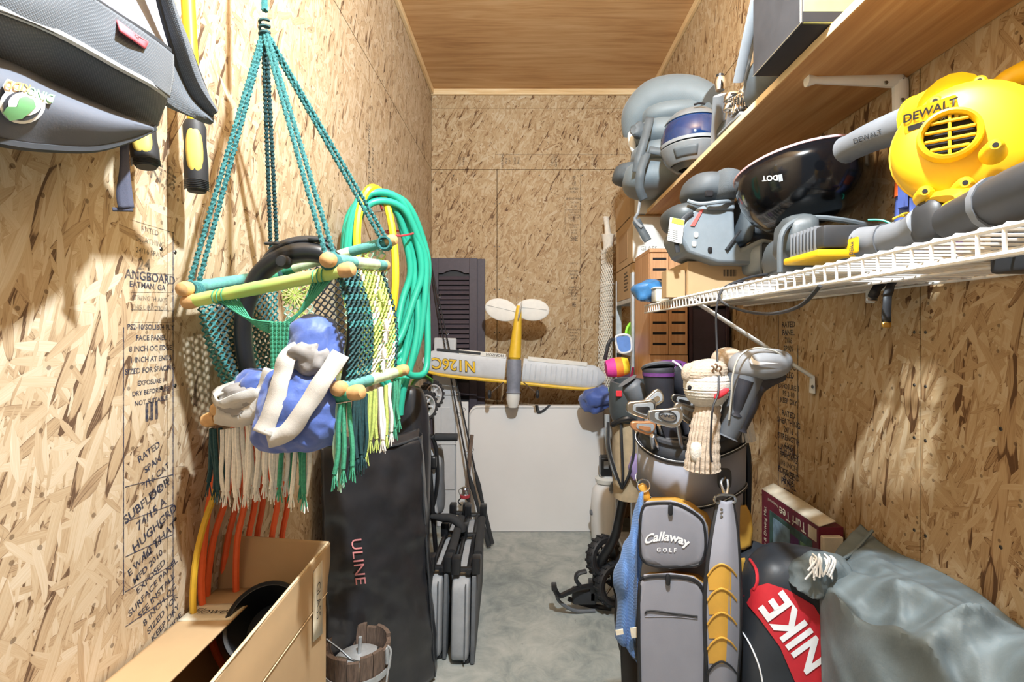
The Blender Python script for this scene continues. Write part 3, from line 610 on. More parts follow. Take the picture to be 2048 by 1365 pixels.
# front V of loose cords gathered into a plaited band
K = P(560, 652, .872)
for i in range(7):
    a = P(428 + i * 7, 594 - i, .888); obj('front_cord', tube(B(), spl([a, a.lerp(K, .5) + V(0, 0, -.012 - .003 * i), K + V(-.012 + .004 * i, 0, .006 - .004 * i)], 6), .0019, 5), 'green_cord', sw)
    a = P(668 - i * 7, 552 + i * 2, .872); obj('front_cord', tube(B(), spl([a, a.lerp(K, .5) + V(0, 0, -.010 - .002 * i), K + V(.012 - .004 * i, 0, .008 - .003 * i)], 6), .0019, 5), 'green_cord', sw)
net([P(540, 645, .872), P(582, 645, .872), P(572, 752, .875), P(544, 752, .875)], 5, 12, lambda u, v: 'green_cord', .0023, name='front_band')
sl = P(445, 812, .93)
obj('seat_cloth', sheet(B(), [[P(436, 842, .918), P(500, 838, .905), P(600, 815, .88), P(695, 792, .858)], [P(450, 800, 1.03), P(530, 815, 1.03), P(620, 805, 1.03), P(740, 770, 1.02)], [P(575, 775, 1.19), P(640, 772, 1.19), P(700, 765, 1.18), P(790, 748, 1.17)]], 5, 6), 'canvas', sw, solid=.004)
# fringes
def fringe(a, b2, n, mats, L0, L1, r=.0034, seed=1):
    rr = random.Random(seed)
    for i in range(n):
        t = (i + .5) / n; p = a.lerp(b2, t) + V(rr.uniform(-.002, .002), rr.uniform(-.006, .006), -.008); L = L0 + (L1 - L0) * t + rr.uniform(-.012, .012)
        sway = V(rr.uniform(-.010, .008), rr.uniform(-.006, .006), 0); mt = mats(t)
        cord = obj('fringe_cord', tube(B(), spl([p, p + sway * .3 - V(0, 0, L * .3), p + sway * .7 + V(rr.uniform(-.004, .004), 0, -L * .7), p + sway - V(0, 0, L)], 5), [r * .9, r, r, r * .95], 6), mt, sw)
        bm = B(); e = p + sway - V(0, 0, L - .004)
        for k in range(5):
            ang = 2 * PI * k / 5; tube(bm, [e, e + V(math.cos(ang) * .002, math.sin(ang) * .002, -.010), e + V(math.cos(ang) * .0055, math.sin(ang) * .0055, -.024 - rr.uniform(0, .01))], [.0016, .0014, .0008], 4)
        obj('frayed_end', bm, mt, cord)
fringe(P(415, 850, .92), P(440, 848, .918), 4, lambda t: 'dark_cord', .11, .12, .004, 2)
fringe(P(442, 852, .918), P(570, 830, .89), 17, lambda t: 'white_cord', .115, .112, .0042, 3)
fringe(P(570, 830, .888), P(622, 818, .875), 8, lambda t: ('green_cord', 'white_cord', 'green_cord')[int(t * 8) % 3], .118, .135, .004, 4)
fringe(P(668, 800, .852), P(705, 795, .862), 7, lambda t: 'green_cord' if t > .3 else 'mint_cord', .115, .115, .004, 5)
fringe(P(704, 788, .885), P(735, 778, .93), 7, lambda t: 'dark_cord', .11, .12, .0038, 6)
fringe(P(735, 778, .93), P(800, 752, 1.17), 14, lambda t: ('lime_cord', 'lime_cord', 'white_cord', 'lime_cord', 'white_cord', 'green_cord', 'green_cord')[min(6, int(t * 7))], .105, .10, .0042, 7)
# ================================================================ black hoop standing in the swing
hp = thing('plastic_hoop', 'black moulded plastic hoop seat standing inside the macrame swing', 'hoop', P(580, 770, 1.03))
cl = [P(505, 770, 1.02), P(492, 720, 1.0), P(486, 660, .99), P(494, 605, .985), P(520, 550, .985), P(560, 518, .985), P(605, 505, .99), P(650, 512, 1.0), P(690, 545, 1.02), P(708, 610, 1.04), P(706, 690, 1.05), P(695, 765, 1.05)]
obj('ring', tube(B(), spl(cl, 6), [.017, .018, .018, .019, .021, .023, .024, .023, .021, .018, .017, .017], 14, flat=(1.0, .85)), 'black_plastic', hp)
tp = [[P(508, 545, .975), P(545, 502, .975), P(590, 484, .98), P(640, 484, .985), P(672, 505, .99)], [P(518, 540, 1.03), P(550, 498, 1.03), P(592, 481, 1.035), P(640, 481, 1.04), P(668, 500, 1.045)]]
obj('top_plate', sheet(B(), [tp[0], [a.lerp(c_, .5) + V(0, 0, .006) for a, c_ in zip(*tp)], tp[1]], 5, 4), 'black_rubber', hp, solid=.006)
for px, py in ((550, 489), (636, 482)): obj('slot', tube(B(), [P(px, py, .995) + V(.018 * math.cos(a), .009 * math.sin(a) * 1.8, .0035 * math.sin(a) + (.004 if px > 600 else .002) - .0003 * (0)) for a in [2 * PI * k / 18 for k in range(18)]], .0028, 6, closed=True), 'charcoal', hp)
obj('bolt_cap', lathe(B(), [(0, .012), (.010, .011), (.0125, .004), (.0125, -.01), (0, -.01)], 16, frame(P(567, 524, .955), (1, 0, 0), (0, 0, 1))), 'black_rubber', hp)
# ================================================================ blue nylon item with grey webbing lying in the swing
bl = thing('baby_carrier', 'crumpled blue nylon baby carrier with grey webbing straps lying in the swing', 'carrier', P(590, 905, .87))
obj('hood', blob(B(), P(632, 695, .90), (.046, 0, .004), (0, .05, 0), (-.006, 0, .056), .85, .9, 44, 30, wr2(.009, 24, 1)), 'blue_nylon', bl)
obj('hood_lining', blob(B(), P(618, 715, .868), (.036, 0, -.010), (0, .030, 0), (.006, 0, .028), .9, .9, 40, 24, wr2(.010, 34, 4)), 'grey_lining', bl)
body = [[P(520, 800, .855), P(540, 745, .86), P(600, 738, .862), P(665, 730, .87)], [P(508, 850, .838), P(555, 800, .832), P(620, 800, .832), P(672, 790, .855)], [P(504, 880, .84), P(550, 870, .826), P(620, 870, .828), P(668, 862, .85)], [P(520, 902, .85), P(560, 906, .845), P(620, 903, .845), P(662, 893, .858)]]
obj('body', sheet(B(), body, 12, 12, lambda p: Vector((0, -wr2(.009, 26, 3)(p), .004 * noise.noise(p * 30 + Vector((3, 0, 0)))))), 'blue_nylon', bl, solid=.004)
obj('body_back', blob(B(), P(590, 822, .885), (.068, 0, .01), (0, .028, 0), (-.01, 0, .066), .7, .8, 40, 26, wr2(.010, 22, 2)), 'blue_nylon', bl)
obj('side_wing', blob(B(), P(512, 768, .90), (.036, 0, .004), (0, .028, 0), (0, 0, .027), .8, .9, 36, 20, wr2(.012, 24, 6)), 'blue_nylon', bl)
def ribbon(pts, w_, mat, par, name='strap', nrm=(0, -1, 0), th=.003, twist=0.0):
    pts = spl(pts, 6); L = []; Rr = []; rg = random.Random(len(pts))
    for i, p in enumerate(pts):
        d = (pts[min(i + 1, len(pts) - 1)] - pts[max(i - 1, 0)]).normalized(); n_ = Vector(nrm); s = d.cross(n_).normalized() * (1 + .04 * math.sin(i * .9)); p = p + n_ * .0012 * math.sin(i * 1.1)
        a = twist * i / len(pts); s = s * math.cos(a) + n_ * math.sin(a)
        L.append(p - s * w_ / 2); Rr.append(p + s * w_ / 2)
    bm = B(); A = [bm.verts.new(p) for p in L]; D = [bm.verts.new(p) for p in Rr]
    for i in range(len(A) - 1): bm.faces.new((A[i], A[i + 1], D[i + 1], D[i]))
    return obj(name, bm, mat, par, solid=th)
ribbon([P(682, 708, .848), P(650, 755, .828), P(612, 815, .818), P(575, 865, .815), P(535, 878, .818)], .030, 'grey_web', bl)
ribbon([P(598, 700, .85), P(575, 715, .842), P(562, 760, .832), P(545, 820, .822), P(524, 868, .816)], .030, 'grey_web', bl)
ribbon([P(548, 740, .868), P(528, 790, .862), P(490, 800, .862), P(445, 815, .872), P(428, 790, .885), P(470, 770, .89)], .034, 'grey_web', bl, twist=1.2)
ribbon([P(432, 830, .882), P(480, 838, .872), P(520, 815, .862), P(550, 775, .862)], .03, 'grey_web', bl)
obj('strap_fold', blob(B(), P(497, 800, .885), (.05, 0, .006), (0, .02, 0), (-.01, 0, .026), .8, .9, 40, 22, wr2(.014, 30, 8)), 'grey_lining', bl)
# ================================================================ extension cords on the wall
def cord(name, label, pts, r, mat, cat='cord', group=None, n=7): return tag(obj(name, tube(B(), spl(pts, n), r, 8), mat), label, cat, group)
oc = thing('orange_extension_cord', 'coil of orange extension cord hanging below the swing', 'cord', (XL + .05, 1.02, .55))
xs = [(408, 408), (440, 410), (462, 446), (478, 470), (497, 494), (512, 514), (540, 545), (560, 566)]
Yc = .98
for i, (a, c_) in enumerate(xs):
    Yq = .985 + .02 * (i % 3) + .0008 * (i * 22); xoff = 0
    obj('cord_loop', tube(B(), spl([P(470 + i * 8, 850, Yq), P((a + 470) / 2 + 10, 905, Yq), P(a + 14, 990, Yq), P((a + c_) / 2, 1090, Yq), P(c_ + 4 * ((i % 2) * 2 - 1), 1200 + 8 * i, Yq), P(c_ + 18, 1290 + 6 * i, Yq), P(c_ + 40, 1335, Yq)], 6), .0064, 8), 'orange_cord', oc)
obj('tie', tube(B(), [P(500, 872, 1.0) + V(.055 * math.cos(a), .03 * math.sin(a), 0) for a in [2 * PI * k / 16 for k in range(16)]], .004, 6, closed=True), 'orange_cord', oc)
cord('yellow_extension_cord', 'thin yellow cord hanging at the left edge of the orange extension cord', [P(450, 900, .97), P(432, 980, .965), P(408, 1050, .96), P(392, 1120, .955), P(386, 1190, .955), P(388, 1250, .955)], .0058, 'yellow_cord')
# ================================================================ hose coil
hs = thing('garden_hose', 'teal green garden hose coiled and hung on the left wall', 'hose', PX(790, 800, XL + .1))
hook = P(752, 392, 1.86)
for i in range(9):
    k = i / 8; cxp = 770 + 14 * (k - .5); Yq = 1.66 + .05 * ((i * 3) % 5) / 4; wL = 60 + 12 * ((i * 5) % 4) / 3; wR = 62 + 22 * k; tp_ = 385 + 18 * ((i * 7) % 5) / 4; bt = 690 + 85 * ((i * 2) % 5) / 4
    pts = [P(cxp - 28 + 6 * k, tp_, Yq), P(cxp + 18 + 14 * k, tp_ + 14, Yq + .06), P(cxp + wR - 20, tp_ + 75, Yq + .12), P(cxp + wR - 4, 540, Yq + .16), P(cxp + wR - 20, bt - 90, Yq + .15), P(cxp + 18, bt, Yq + .10), P(cxp - 30, bt - 60, Yq + .05), P(cxp - wL - 6, 590, Yq + .0), P(cxp - wL - 8, 490, Yq - .02), P(cxp - wL + 6, tp_ + 35, Yq - .02)]
    obj('hose_loop', tube(B(), spl(pts, 6, True), .0125, 10, closed=True), 'hose_green', hs)
obj('hose_end', tube(B(), spl([P(852, 560, 1.850), P(855, 640, 1.850), P(853, 735, 1.820), P(830, 752, 1.770), P(806, 738, 1.730), P(775, 700, 1.690), P(762, 640, 1.670)], 7), .0118, 10), 'hose_green', hs)
obj('hose_tail', tube(B(), spl([P(835, 600, 1.830), P(835, 660, 1.820), P(822, 730, 1.800), P(806, 785, 1.790), P(800, 830, 1.790)], 6), .0122, 10), 'hose_green', hs)
obj('tie_wrap', tube(B(), spl([P(775, 466, 1.730), P(800, 472, 1.710), P(830, 466, 1.790), P(832, 462, 1.890), P(800, 462, 1.890), P(774, 462, 1.820)], 5, True), .0035, 6, closed=True), 'red_tie', hs)
obj('tie_wrap', tube(B(), spl([P(746, 388, 1.690), P(757, 400, 1.680), P(764, 420, 1.710), P(758, 400, 1.820)], 5, True), .0035, 6, closed=True), 'red_tie', hs)
obj('wall_hook', tube(B(), spl([V(XL + .006, 2.0, 1.78), V(XL + .05, 1.97, 1.775), V(XL + .12, 1.93, 1.775), V(XL + .14, 1.92, 1.80)], 5), .005, 6), 'steel', hs)
obj('hose_coupling', tube(B(), [PX(819, 452, XL + .03), PX(819, 415, XL + .03)], [.014, .014, .010], 12), 'brass', hs)
yh = cord('yellow_hose', 'single yellow hose looped among the green garden hose', [P(717, 540, 1.630), P(714, 470, 1.625), P(722, 410, 1.635), P(742, 376, 1.650), P(768, 395, 1.700), P(786, 470, 1.710), P(791, 560, 1.710), P(783, 640, 1.710)], .0125, 'hose_yellow', 'hose')
# ================================================================ open cardboard box, lower left
bx = thing('cardboard_box', 'tall open cardboard box holding black plastic plant pots, bottom left', 'box', (-.535, .80, 0))
x0, x1, y0, y1, zt, th_ = -.648, -.418, .52, 1.05, .755, .004
def panel(name, a, b2, par=bx, mat='cardboard', th=th_): return obj(name, box(B(), a, b2, .0006), mat, par, smooth=0)
panel('side', (x0, y0, 0), (x0 + th_, y1, zt)); panel('side', (x1 - th_, y0, 0), (x1, y1, zt)); panel('end', (x0 + th_, y1 - th_, 0), (x1 - th_, y1, zt)); panel('end', (x0 + th_, y0, 0), (x1 - th_, y0 + th_, zt)); panel('bottom', (x0 + th_, y0 + th_, .002), (x1 - th_, y1 - th_, .006))
def quadflap(name, pts, mat='cardboard', n=6, disp=None):
    return obj(name, sheet(B(), [[pts[0], pts[0].lerp(pts[1], .5), pts[1]], [pts[0].lerp(pts[3], .5), (pts[0] + pts[1] + pts[2] + pts[3]) / 4, pts[1].lerp(pts[2], .5)], [pts[3], pts[3].lerp(pts[2], .5), pts[2]]], n, n, disp), mat, bx, solid=.004, smooth=30)
# left flap lies closed over the top, far flap and right flap stand up
quadflap('flap', [V(x0, y0, zt + .004), V(x0, y1, zt + .004), V(x0 + .102, y1, zt + .008), V(x0 + .102, y0, zt + .004)])
quadflap('flap', [V(x0 + .002, y1, zt), V(x1 - .002, y1, zt), V(x1 + .001, y1 + .012, zt + .100), V(x0 + .003, y1 + .02, zt + .112)])
fl = quadflap('flap', [V(x1, y0, zt - .02), V(x1, y1, zt - .002), V(x1 - .001, y1 + .012, zt + .098), V(x1 - .004, y0, zt + .062)], disp=lambda p: Vector((.006 * noise.noise(p * 13) * max(0, min(1, (p.z - zt + .02) * 12)), 0, 0)))
ed = spl([V(x1 - .004, y0, zt + .062), V(x1 - .003, .78, zt + .081), V(x1 - .001, y1 + .012, zt + .098)], 8)
obj('flap_edge', tube(B(), ed, .0028, 5), 'cardboard_edge', fl)
obj('crease', tube(B(), [V(x1 + .0022, y0, zt - .02), V(x1 + .0022, y1, zt - .002)], .0012, 5), 'cardboard_edge', bx)
quadflap('label_tape', [V(x0 + .002, .93, zt + .0065), V(x0 + .002, .985, zt + .0065), V(x0 + .101, .985, zt + .0105), V(x0 + .101, .93, zt + .0095)], 'tape', 3)
text('handwriting', 'Flower', frame(V(x0 + .05, .955, zt + .0115), (1, 0, .02), (0, 1, 0)), .028, 'marker', bx, align='CENTER', shear=.35, bold=-.01)
obj('tape_strip', sheet(B(), [[V(x1 + .0045, .975, zt - .06), V(x1 + .004, .98, zt + .075)], [V(x1 + .0045, 1.02, zt - .07), V(x1 + .004, 1.02, zt + .08)]], 4, 2), 'tape', fl, solid=.001)
text('handwriting', 'GLASS', frame(V(x1 + .0055, .998, zt + .01), (0, .0, -1), (0, 1, 0)), .026, 'marker', bx, bold=-.012)
# pots
def pot(c_, axis, r, h, mat, name, label):
    ax = Vector(axis).normalized(); M0 = frame(c_, ax.orthogonal(), ax.cross(ax.orthogonal()))
    t = thing(name, label, 'pot', c_ - ax * h)
    obj('wall', lathe(B(), [(0, -h), (r * .72, -h), (r * .93, -.02), (r * .93, 0), (r * .90, 0), (r * .69, -h + .004), (0, -h + .004)], 36, M0), mat, t)
    obj('rim', lathe(B(), [(r * .92, -.022), (r, -.022), (r * 1.02, 0), (r * .99, .003), (r * .92, 0), (r * .92, -.022)], 36, M0), mat, t)
    return t
pot(P(530, 1244, .945), (.22, -.76, .62), .070, .10, 'pot_black', 'plant_pot', 'black plastic plant pot tipped sideways in the open box')
pot(V(-.482, .70, .725), (.05, -.1, 1), .050, .09, 'pot_tan', 'plant_pot', 'tan plastic pot upright near the front of the open box')
pot(V(-.475, .59, .70), (0, -.08, 1), .048, .1, 'pot_black', 'plant_pot', 'small dark pot below the tan pot in the open box')
# ================================================================ ice cream bucket
bc = V(-.502, 1.50, 0)
bu = thing('ice_cream_bucket', 'old wooden stave ice cream bucket with metal can and crank beside the black bag', 'bucket', bc)
zr_ = .375
for k in range(16):
    a0, a1 = 2 * PI * (k + .03) / 16, 2 * PI * (k + .97) / 16; bm = B(); ring = []
    for z, ro in ((0, .078), (.19, .088), (zr_ - .01 * (k % 3 == 0), .096)):
        ring.append([bm.verts.new(bc + V(math.cos(a) * rr_, math.sin(a) * rr_, z)) for a, rr_ in ((a0, ro), ((a0 + a1) / 2, ro), (a1, ro), (a1, ro - .012), ((a0 + a1) / 2, ro - .012), (a0, ro - .012))])
    for A, D in zip(ring, ring[1:]):
        for i in range(6): bm.faces.new((A[i], A[(i + 1) % 6], D[(i + 1) % 6], D[i]))
    bm.faces.new(ring[0][::-1]); bm.faces.new(ring[-1]); obj('stave', bm, 'old_wood', bu, smooth=0)
for z, ro in ((.09, .084), (.29, .0945)): obj('hoop', lathe(B(), [(ro, z), (ro + .002, z), (ro + .0035, z + .02), (ro + .0015, z + .02)], 32, Matrix.Translation(bc)), 'galv', bu)
can = obj('can', lathe(B(), [(0, .06), (.066, .06), (.068, .31), (.0705, .312), (.0705, .322), (.06, .328), (.02, .336), (0, .337)], 32, Matrix.Translation(bc)), 'galv', bu)
obj('shaft', tube(B(), [bc + V(.005, 0, .335), bc + V(.008, 0, .385)], .0055, 10), 'galv', bu)
obj('handle_wire', tube(B(), spl([bc + V(-.09, -.01, .385), bc + V(-.045, -.02, .36), bc + V(-.005, -.03, .336), bc + V(.03, -.035, .335), bc + V(.06, -.02, .34), bc + V(.058, .015, .345)], 6), .003, 6), 'wire_dark', bu)
obj('ear_clip', prism(B(), rrect(.016, .05, .005), .004, frame(bc + V(.098, -.03, .35), (.3, 1, 0), (0, 0, 1))), 'galv', bu)
obj('bail_wire', tube(B(), spl([bc + V(.098, -.03, .378), bc + V(.108, -.03, .36), bc + V(.1, -.04, .30), bc + V(.094, -.05, .22), bc + V(.088, -.055, .14)], 6), .0028, 6), 'galv', bu)
# ================================================================ tall black bag
ub = thing('canopy_bag', 'tall black vinyl storage bag with pink lettering leaning at the left wall', 'bag', (-.50, 1.80, 0))
# face runs from the wall (near, left) to the right corner (farther)
f0 = [P(640, 893, 1.50), P(720, 898, 1.62), P(790, 892, 1.74), P(838, 876, 1.82)]
f1 = [P(645, 1000, 1.495), P(725, 1005, 1.60), P(800, 1010, 1.725), P(846, 1000, 1.825)]
f2 = [P(648, 1120, 1.495), P(730, 1130, 1.60), P(805, 1135, 1.725), P(854, 1120, 1.83)]
f3 = [P(652, 1240, 1.50), P(735, 1250, 1.61), P(812, 1250, 1.73), P(862, 1245, 1.84)]
def toz(p, z): q = p.copy(); q.z = z; return q
f4 = [toz(P(652, 1240, 1.51), .03), toz(P(735, 1250, 1.63), .02), toz(P(818, 1250, 1.76), .02), toz(P(868, 1245, 1.86), .02)]
def wrk(p):
    a = noise.noise(Vector((p.x * 9 + p.z * 4, p.y * 9, p.z * 13))) * .016 + noise.noise(Vector((p.x * 24, p.y * 20 + p.z * 12, p.z * 26 + 4))) * .007
    return Vector((a * .7, -a * .7, 0))
ubf = obj('front_face', sheet(B(), [f0, f1, f2, f3, f4], 9, 9, wrk), 'black_vinyl', ub, solid=.004)
bkf = lambda r_: [p + V(-.02 * i, .10 - .005 * i, 0) for i, p in enumerate(r_)]
sd = [[r_[3], r_[3] + V(.0, .06, 0), r_[3] + V(-.02, .11, 0)] for r_ in (f0, f1, f2, f3, f4)]
obj('side_face', sheet(B(), sd, 5, 9, lambda p: Vector((.008 * noise.noise(p * 14), 0, 0))), 'black_vinyl', ub, solid=.004)
topr = [f0, [p.lerp(p + V(-.02, .10, .02), .5) + V(0, 0, .012) for p in f0], [V(max(XL + .01, p.x - .03), p.y + .11, p.z + .01) for p in f0]]
obj('top_face', sheet(B(), topr, 6, 5), 'black_vinyl', ub, solid=.004)
obj('seam_tape', tube(B(), spl([r_[3] + V(.003, -.003, 0) for r_ in (f0, f1, f2, f3, f4)], 8), .004, 6), 'charcoal', ub)
obj('zip_tape', tube(B(), spl([p + V(.0, -.004, .002) for p in f0], 8), .0045, 6), 'charcoal', ub)
cA, cD = P(716, 1122, 1.56), P(758, 1122, 1.62)
ptext('lettering', 'ULINE', 716, 1124, -84, 30, 'pink_print', ub, surf(ubf), .0, sx=1.15, lift=.010)
# black bundle behind the bag
bb = tag(obj('black_vinyl_sack', blob(B(), V(-.470, 2.055, .54), (.072, -.01, 0), (.02, .075, 0), (0, 0, .54), .42, .8, 30, 26, wr(.020, 9, 3)), 'black_vinyl'), 'black vinyl sack with rounded top behind the tall lettered bag', 'bag')
# ================================================================ folded stroller with wheels up
st = thing('folded_tricycle', 'folded black and green push tricycle with small spoked wheels standing behind the black bag', 'tricycle', (-.40, 2.4, 0))
def wheel(c_, ax, r, par, tire='black_rubber', rim='silver_rim', spokes=7, wd=.03):
    M0 = frame(c_, Vector(ax).orthogonal(), Vector(ax).cross(Vector(ax).orthogonal()))
    t_ = obj('wheel', lathe(B(), [(r * .72, -wd * .45), (r * .9, -wd * .5), (r, -wd * .25), (r, wd * .25), (r * .9, wd * .5), (r * .72, wd * .45), (r * .72, -wd * .45)], 32, M0), tire, par)
    obj('rim', lathe(B(), [(r * .66, -wd * .4), (r * .74, -wd * .4), (r * .74, wd * .5), (r * .66, wd * .5), (r * .66, -wd * .4)], 32, M0), rim, t_)
    for k in range(spokes):
        a = 2 * PI * k / spokes; obj('spoke', tube(B(), [M0 @ V(0, 0, 0), M0 @ V(math.cos(a) * r * .69, math.sin(a) * r * .69, 0)], [.006, .005], 6), rim, t_)
    obj('hub', lathe(B(), [(0, wd * .6), (r * .16, wd * .55), (r * .2, 0), (r * .16, -wd * .55), (0, -wd * .6)], 16, M0), 'black_plastic', t_)
    for k in range(18):
        a = 2 * PI * k / 18; q = M0 @ V(math.cos(a) * r, math.sin(a) * r, 0); obj('tread_block', box(B(), (-.004, -.006, -wd * .4), (.004, .006, wd * .4), .001, 1, M0 @ Matrix.Translation((math.cos(a) * r, math.sin(a) * r, 0)) @ Matrix.Rotation(a, 4, 'Z')), tire, t_, smooth=0)
    return t_
wheel(P(849, 812, 2.22), (.75, -.62, .1), .066, st); wheel(P(864, 790, 2.36), (.75, -.62, .1), .066, st)
obj('fender', sheet(B(), [[P(815, 790, 2.18) , P(826, 762, 2.18), P(846, 750, 2.2), P(866, 760, 2.25)], [P(820, 795, 2.26), P(830, 768, 2.26), P(848, 757, 2.28), P(866, 767, 2.33)]], 5, 3), 'kid_green', st, solid=.004)
obj('fork', tube(B(), spl([P(849, 815, 2.26), P(846, 860, 2.28), P(838, 900, 2.30), P(838, 960, 2.32)], 5), .012, 8), 'kid_green', st)
obj('frame_tube', tube(B(), [P(838, 960, 2.32), P(846, 1080, 2.36), V(-.46, 2.42, .02)], .012, 8), 'black_plastic', st); obj('frame_tube', tube(B(), spl([P(862, 870, 2.30), P(872, 900, 2.31), P(874, 970, 2.33), P(860, 1030, 2.34), P(845, 1060, 2.34)], 6), .010, 8), 'black_plastic', st)
obj('frame_tube', tube(B(), [P(856, 880, 2.30), P(866, 1035, 2.32), V(-.40, 2.36, .012)], .011, 8), 'black_plastic', st)
for a, c_ in ((P(856, 875, 2.30), P(915, 875, 2.30)),): obj('foam_grip', tube(B(), [a, a.lerp(c_, .2), a.lerp(c_, .25), c_], [.009, .010, .019, .018], 12), 'foam_black', st)
obj('foam_grip', tube(B(), spl([P(862, 1034, 2.30), P(885, 1036, 2.29), P(905, 1038, 2.28), P(922, 1052, 2.27), P(924, 1062, 2.27)], 5), [.010, .019, .020, .019, .018], 12), 'foam_black', st)
obj('seat_fabric', sheet(B(), [[P(842, 885, 2.33), P(862, 930, 2.30), P(850, 985, 2.32), P(858, 1020, 2.33)], [P(858, 890, 2.36), P(884, 925, 2.34), P(872, 990, 2.35), P(876, 1030, 2.36)]], 6, 4, lambda p: Vector((.01 * noise.noise(p * 22), 0, 0))), 'chair_fabric', st, solid=.006)
obj('dark_fabric', blob(B(), P(876, 960, 2.42), (.030, .01, 0), (0, .05, 0), (-.005, 0, .16), .5, .8, 18, 14, wr(.006, 18)), 'chair_fabric_dark', st)
obj('hinge', blob(B(), P(866, 925, 2.29), (.018, 0, 0), (0, .015, 0), (0, 0, .03), .5, .5, 12, 8), 'black_plastic', st)
# ================================================================ folded camp chairs lying on their sides on the floor
def camp_chair(name, label, near, far, w_, h_, tilt=0.0, n=2):
    """near/far: floor points along the length; a slim folded pack of padded fabric panels with a black frame on top"""
    t = thing(name, label, 'chair', near, 'folded camp chairs')
    d = (far - near).normalized(); s = V(d.y, -d.x, 0); L = (far - near).length; u = (V(0, 0, 1) + s * tilt).normalized()
    M0 = frame(near, s, d)                                          # local x across, y along, z up
    Mt = M0 @ Matrix.Shear('XY', 4, (tilt, 0))
    obj('seat_pad', blob(B(), Mt @ V(-w_ * .18, L / 2, h_ * .47), (Mt.to_3x3() @ V(w_ * .34, 0, 0)), (Mt.to_3x3() @ V(0, L / 2, 0)), (Mt.to_3x3() @ V(0, 0, h_ * .46)), .22, .25, 36, 18, wr(.004, 12, near.x * 9)), 'chair_fabric', t)
    obj('back_panel', box(B(), (w_ * .18, .02, .004), (w_ * .34, L - .02, h_ * .95), .006, 2, Mt), 'chair_fabric_dark', t)
    obj('seam_piping', tube(B(), [Mt @ V(w_ * .0, -.001, .03), Mt @ V(w_ * .0, -.001, h_ * .9)], .003, 6), 'chair_fabric_dark', t)
    for x in (-w_ * .34, w_ * .06, w_ * .30):
        obj('frame_rail', tube(B(), [Mt @ V(x, .03, h_ * .985), Mt @ V(x, L - .05, h_ * .99)], .010, 8), 'black_plastic', t)
    for y in (.045, L * .55, L - .06):
        obj('cross_brace', tube(B(), [Mt @ V(-w_ * .36, y, h_ * 1.0), Mt @ V(w_ * .34, y, h_ * 1.0)], .011, 8), 'black_plastic', t)
        for x in (-w_ * .36, w_ * .32):
            obj('corner_joint', box(B(), (x - .017, y - .024, h_ * .965), (x + .017, y + .024, h_ * 1.14), .005, 2, Mt), 'black_plastic', t)
    a = Mt @ V(w_ * .34, .12, h_ * 1.08); obj('armrest', tube(B(), [a, a + d * .30 + V(0, 0, .03)], [.017, .019, .017], 10, flat=(.7, 1)), 'foam_black', t)
    for y in (.05, L - .06): obj('foot_cap', blob(B(), Mt @ V(w_ * .02, y, .008), (w_ * .16, 0, 0), (0, .02, 0), (0, 0, .008), .5, .5, 12, 6), 'black_rubber', t)
    return t
camp_chair('folded_camp_chair', 'folded grey padded camp chair lying on its side nearest the open floor', P(928, 1340, 1.925), P(951, 1120, 2.62) * 1.0 + V(0, 0, -(P(951, 1120, 2.62).z)), .115, .365, .02)
camp_chair('folded_camp_chair', 'folded grey padded camp chair squeezed between its twin and the black bag', P(873, 1330, 1.955) * 1.0 + V(0, 0, -P(873, 1330, 1.955).z), V(-.345, 2.66, 0), .10, .36, .02)
# grey upright moulded board
gb = thing('moulded_board', 'tall light grey moulded plastic panel leaning behind the tricycle', 'board', (-.52, 3.35, 0))
poly = [(-.07, 0), (.085, 0), (.085, .80), (.07, .90), (.05, 1.0), (.06, 1.26), (-.09, 1.265), (-.10, 1.0)]
Mg = frame(V(-.520, 3.355, .0), (1, -.02, 0), (0, .01, 1)); obj('shell', prism(B(), poly, .05, Mg), 'grey_plastic_light', gb, smooth=20, bevel=.01)
for z in (.55, .88): obj('rib', box(B(), (-.06, z, .025), (.08, z + .012, .036), .003, 1, Mg), 'grey_plastic_light', gb)
obj('inset', prism(B(), [(-.04, .25), (.055, .25), (.055, .70), (.02, .80), (-.04, .80)], .012, Mg @ Matrix.Translation((0, 0, .026))), 'grey_plastic_light', gb, smooth=20, bevel=.004)
obj('dark_edge', tube(B(), [Mg @ V(.09, .02, .02), Mg @ V(.09, .78, .02), Mg @ V(.075, .9, .02)], .011, 6), 'chair_fabric_dark', gb)
wp = tag(obj('white_board', box(B(), (-.455, 3.30, .0), (-.375, 3.32, .84), .003), 'white_plastic', smooth=0), 'narrow white board standing between fishing rods and grey panel', 'board')
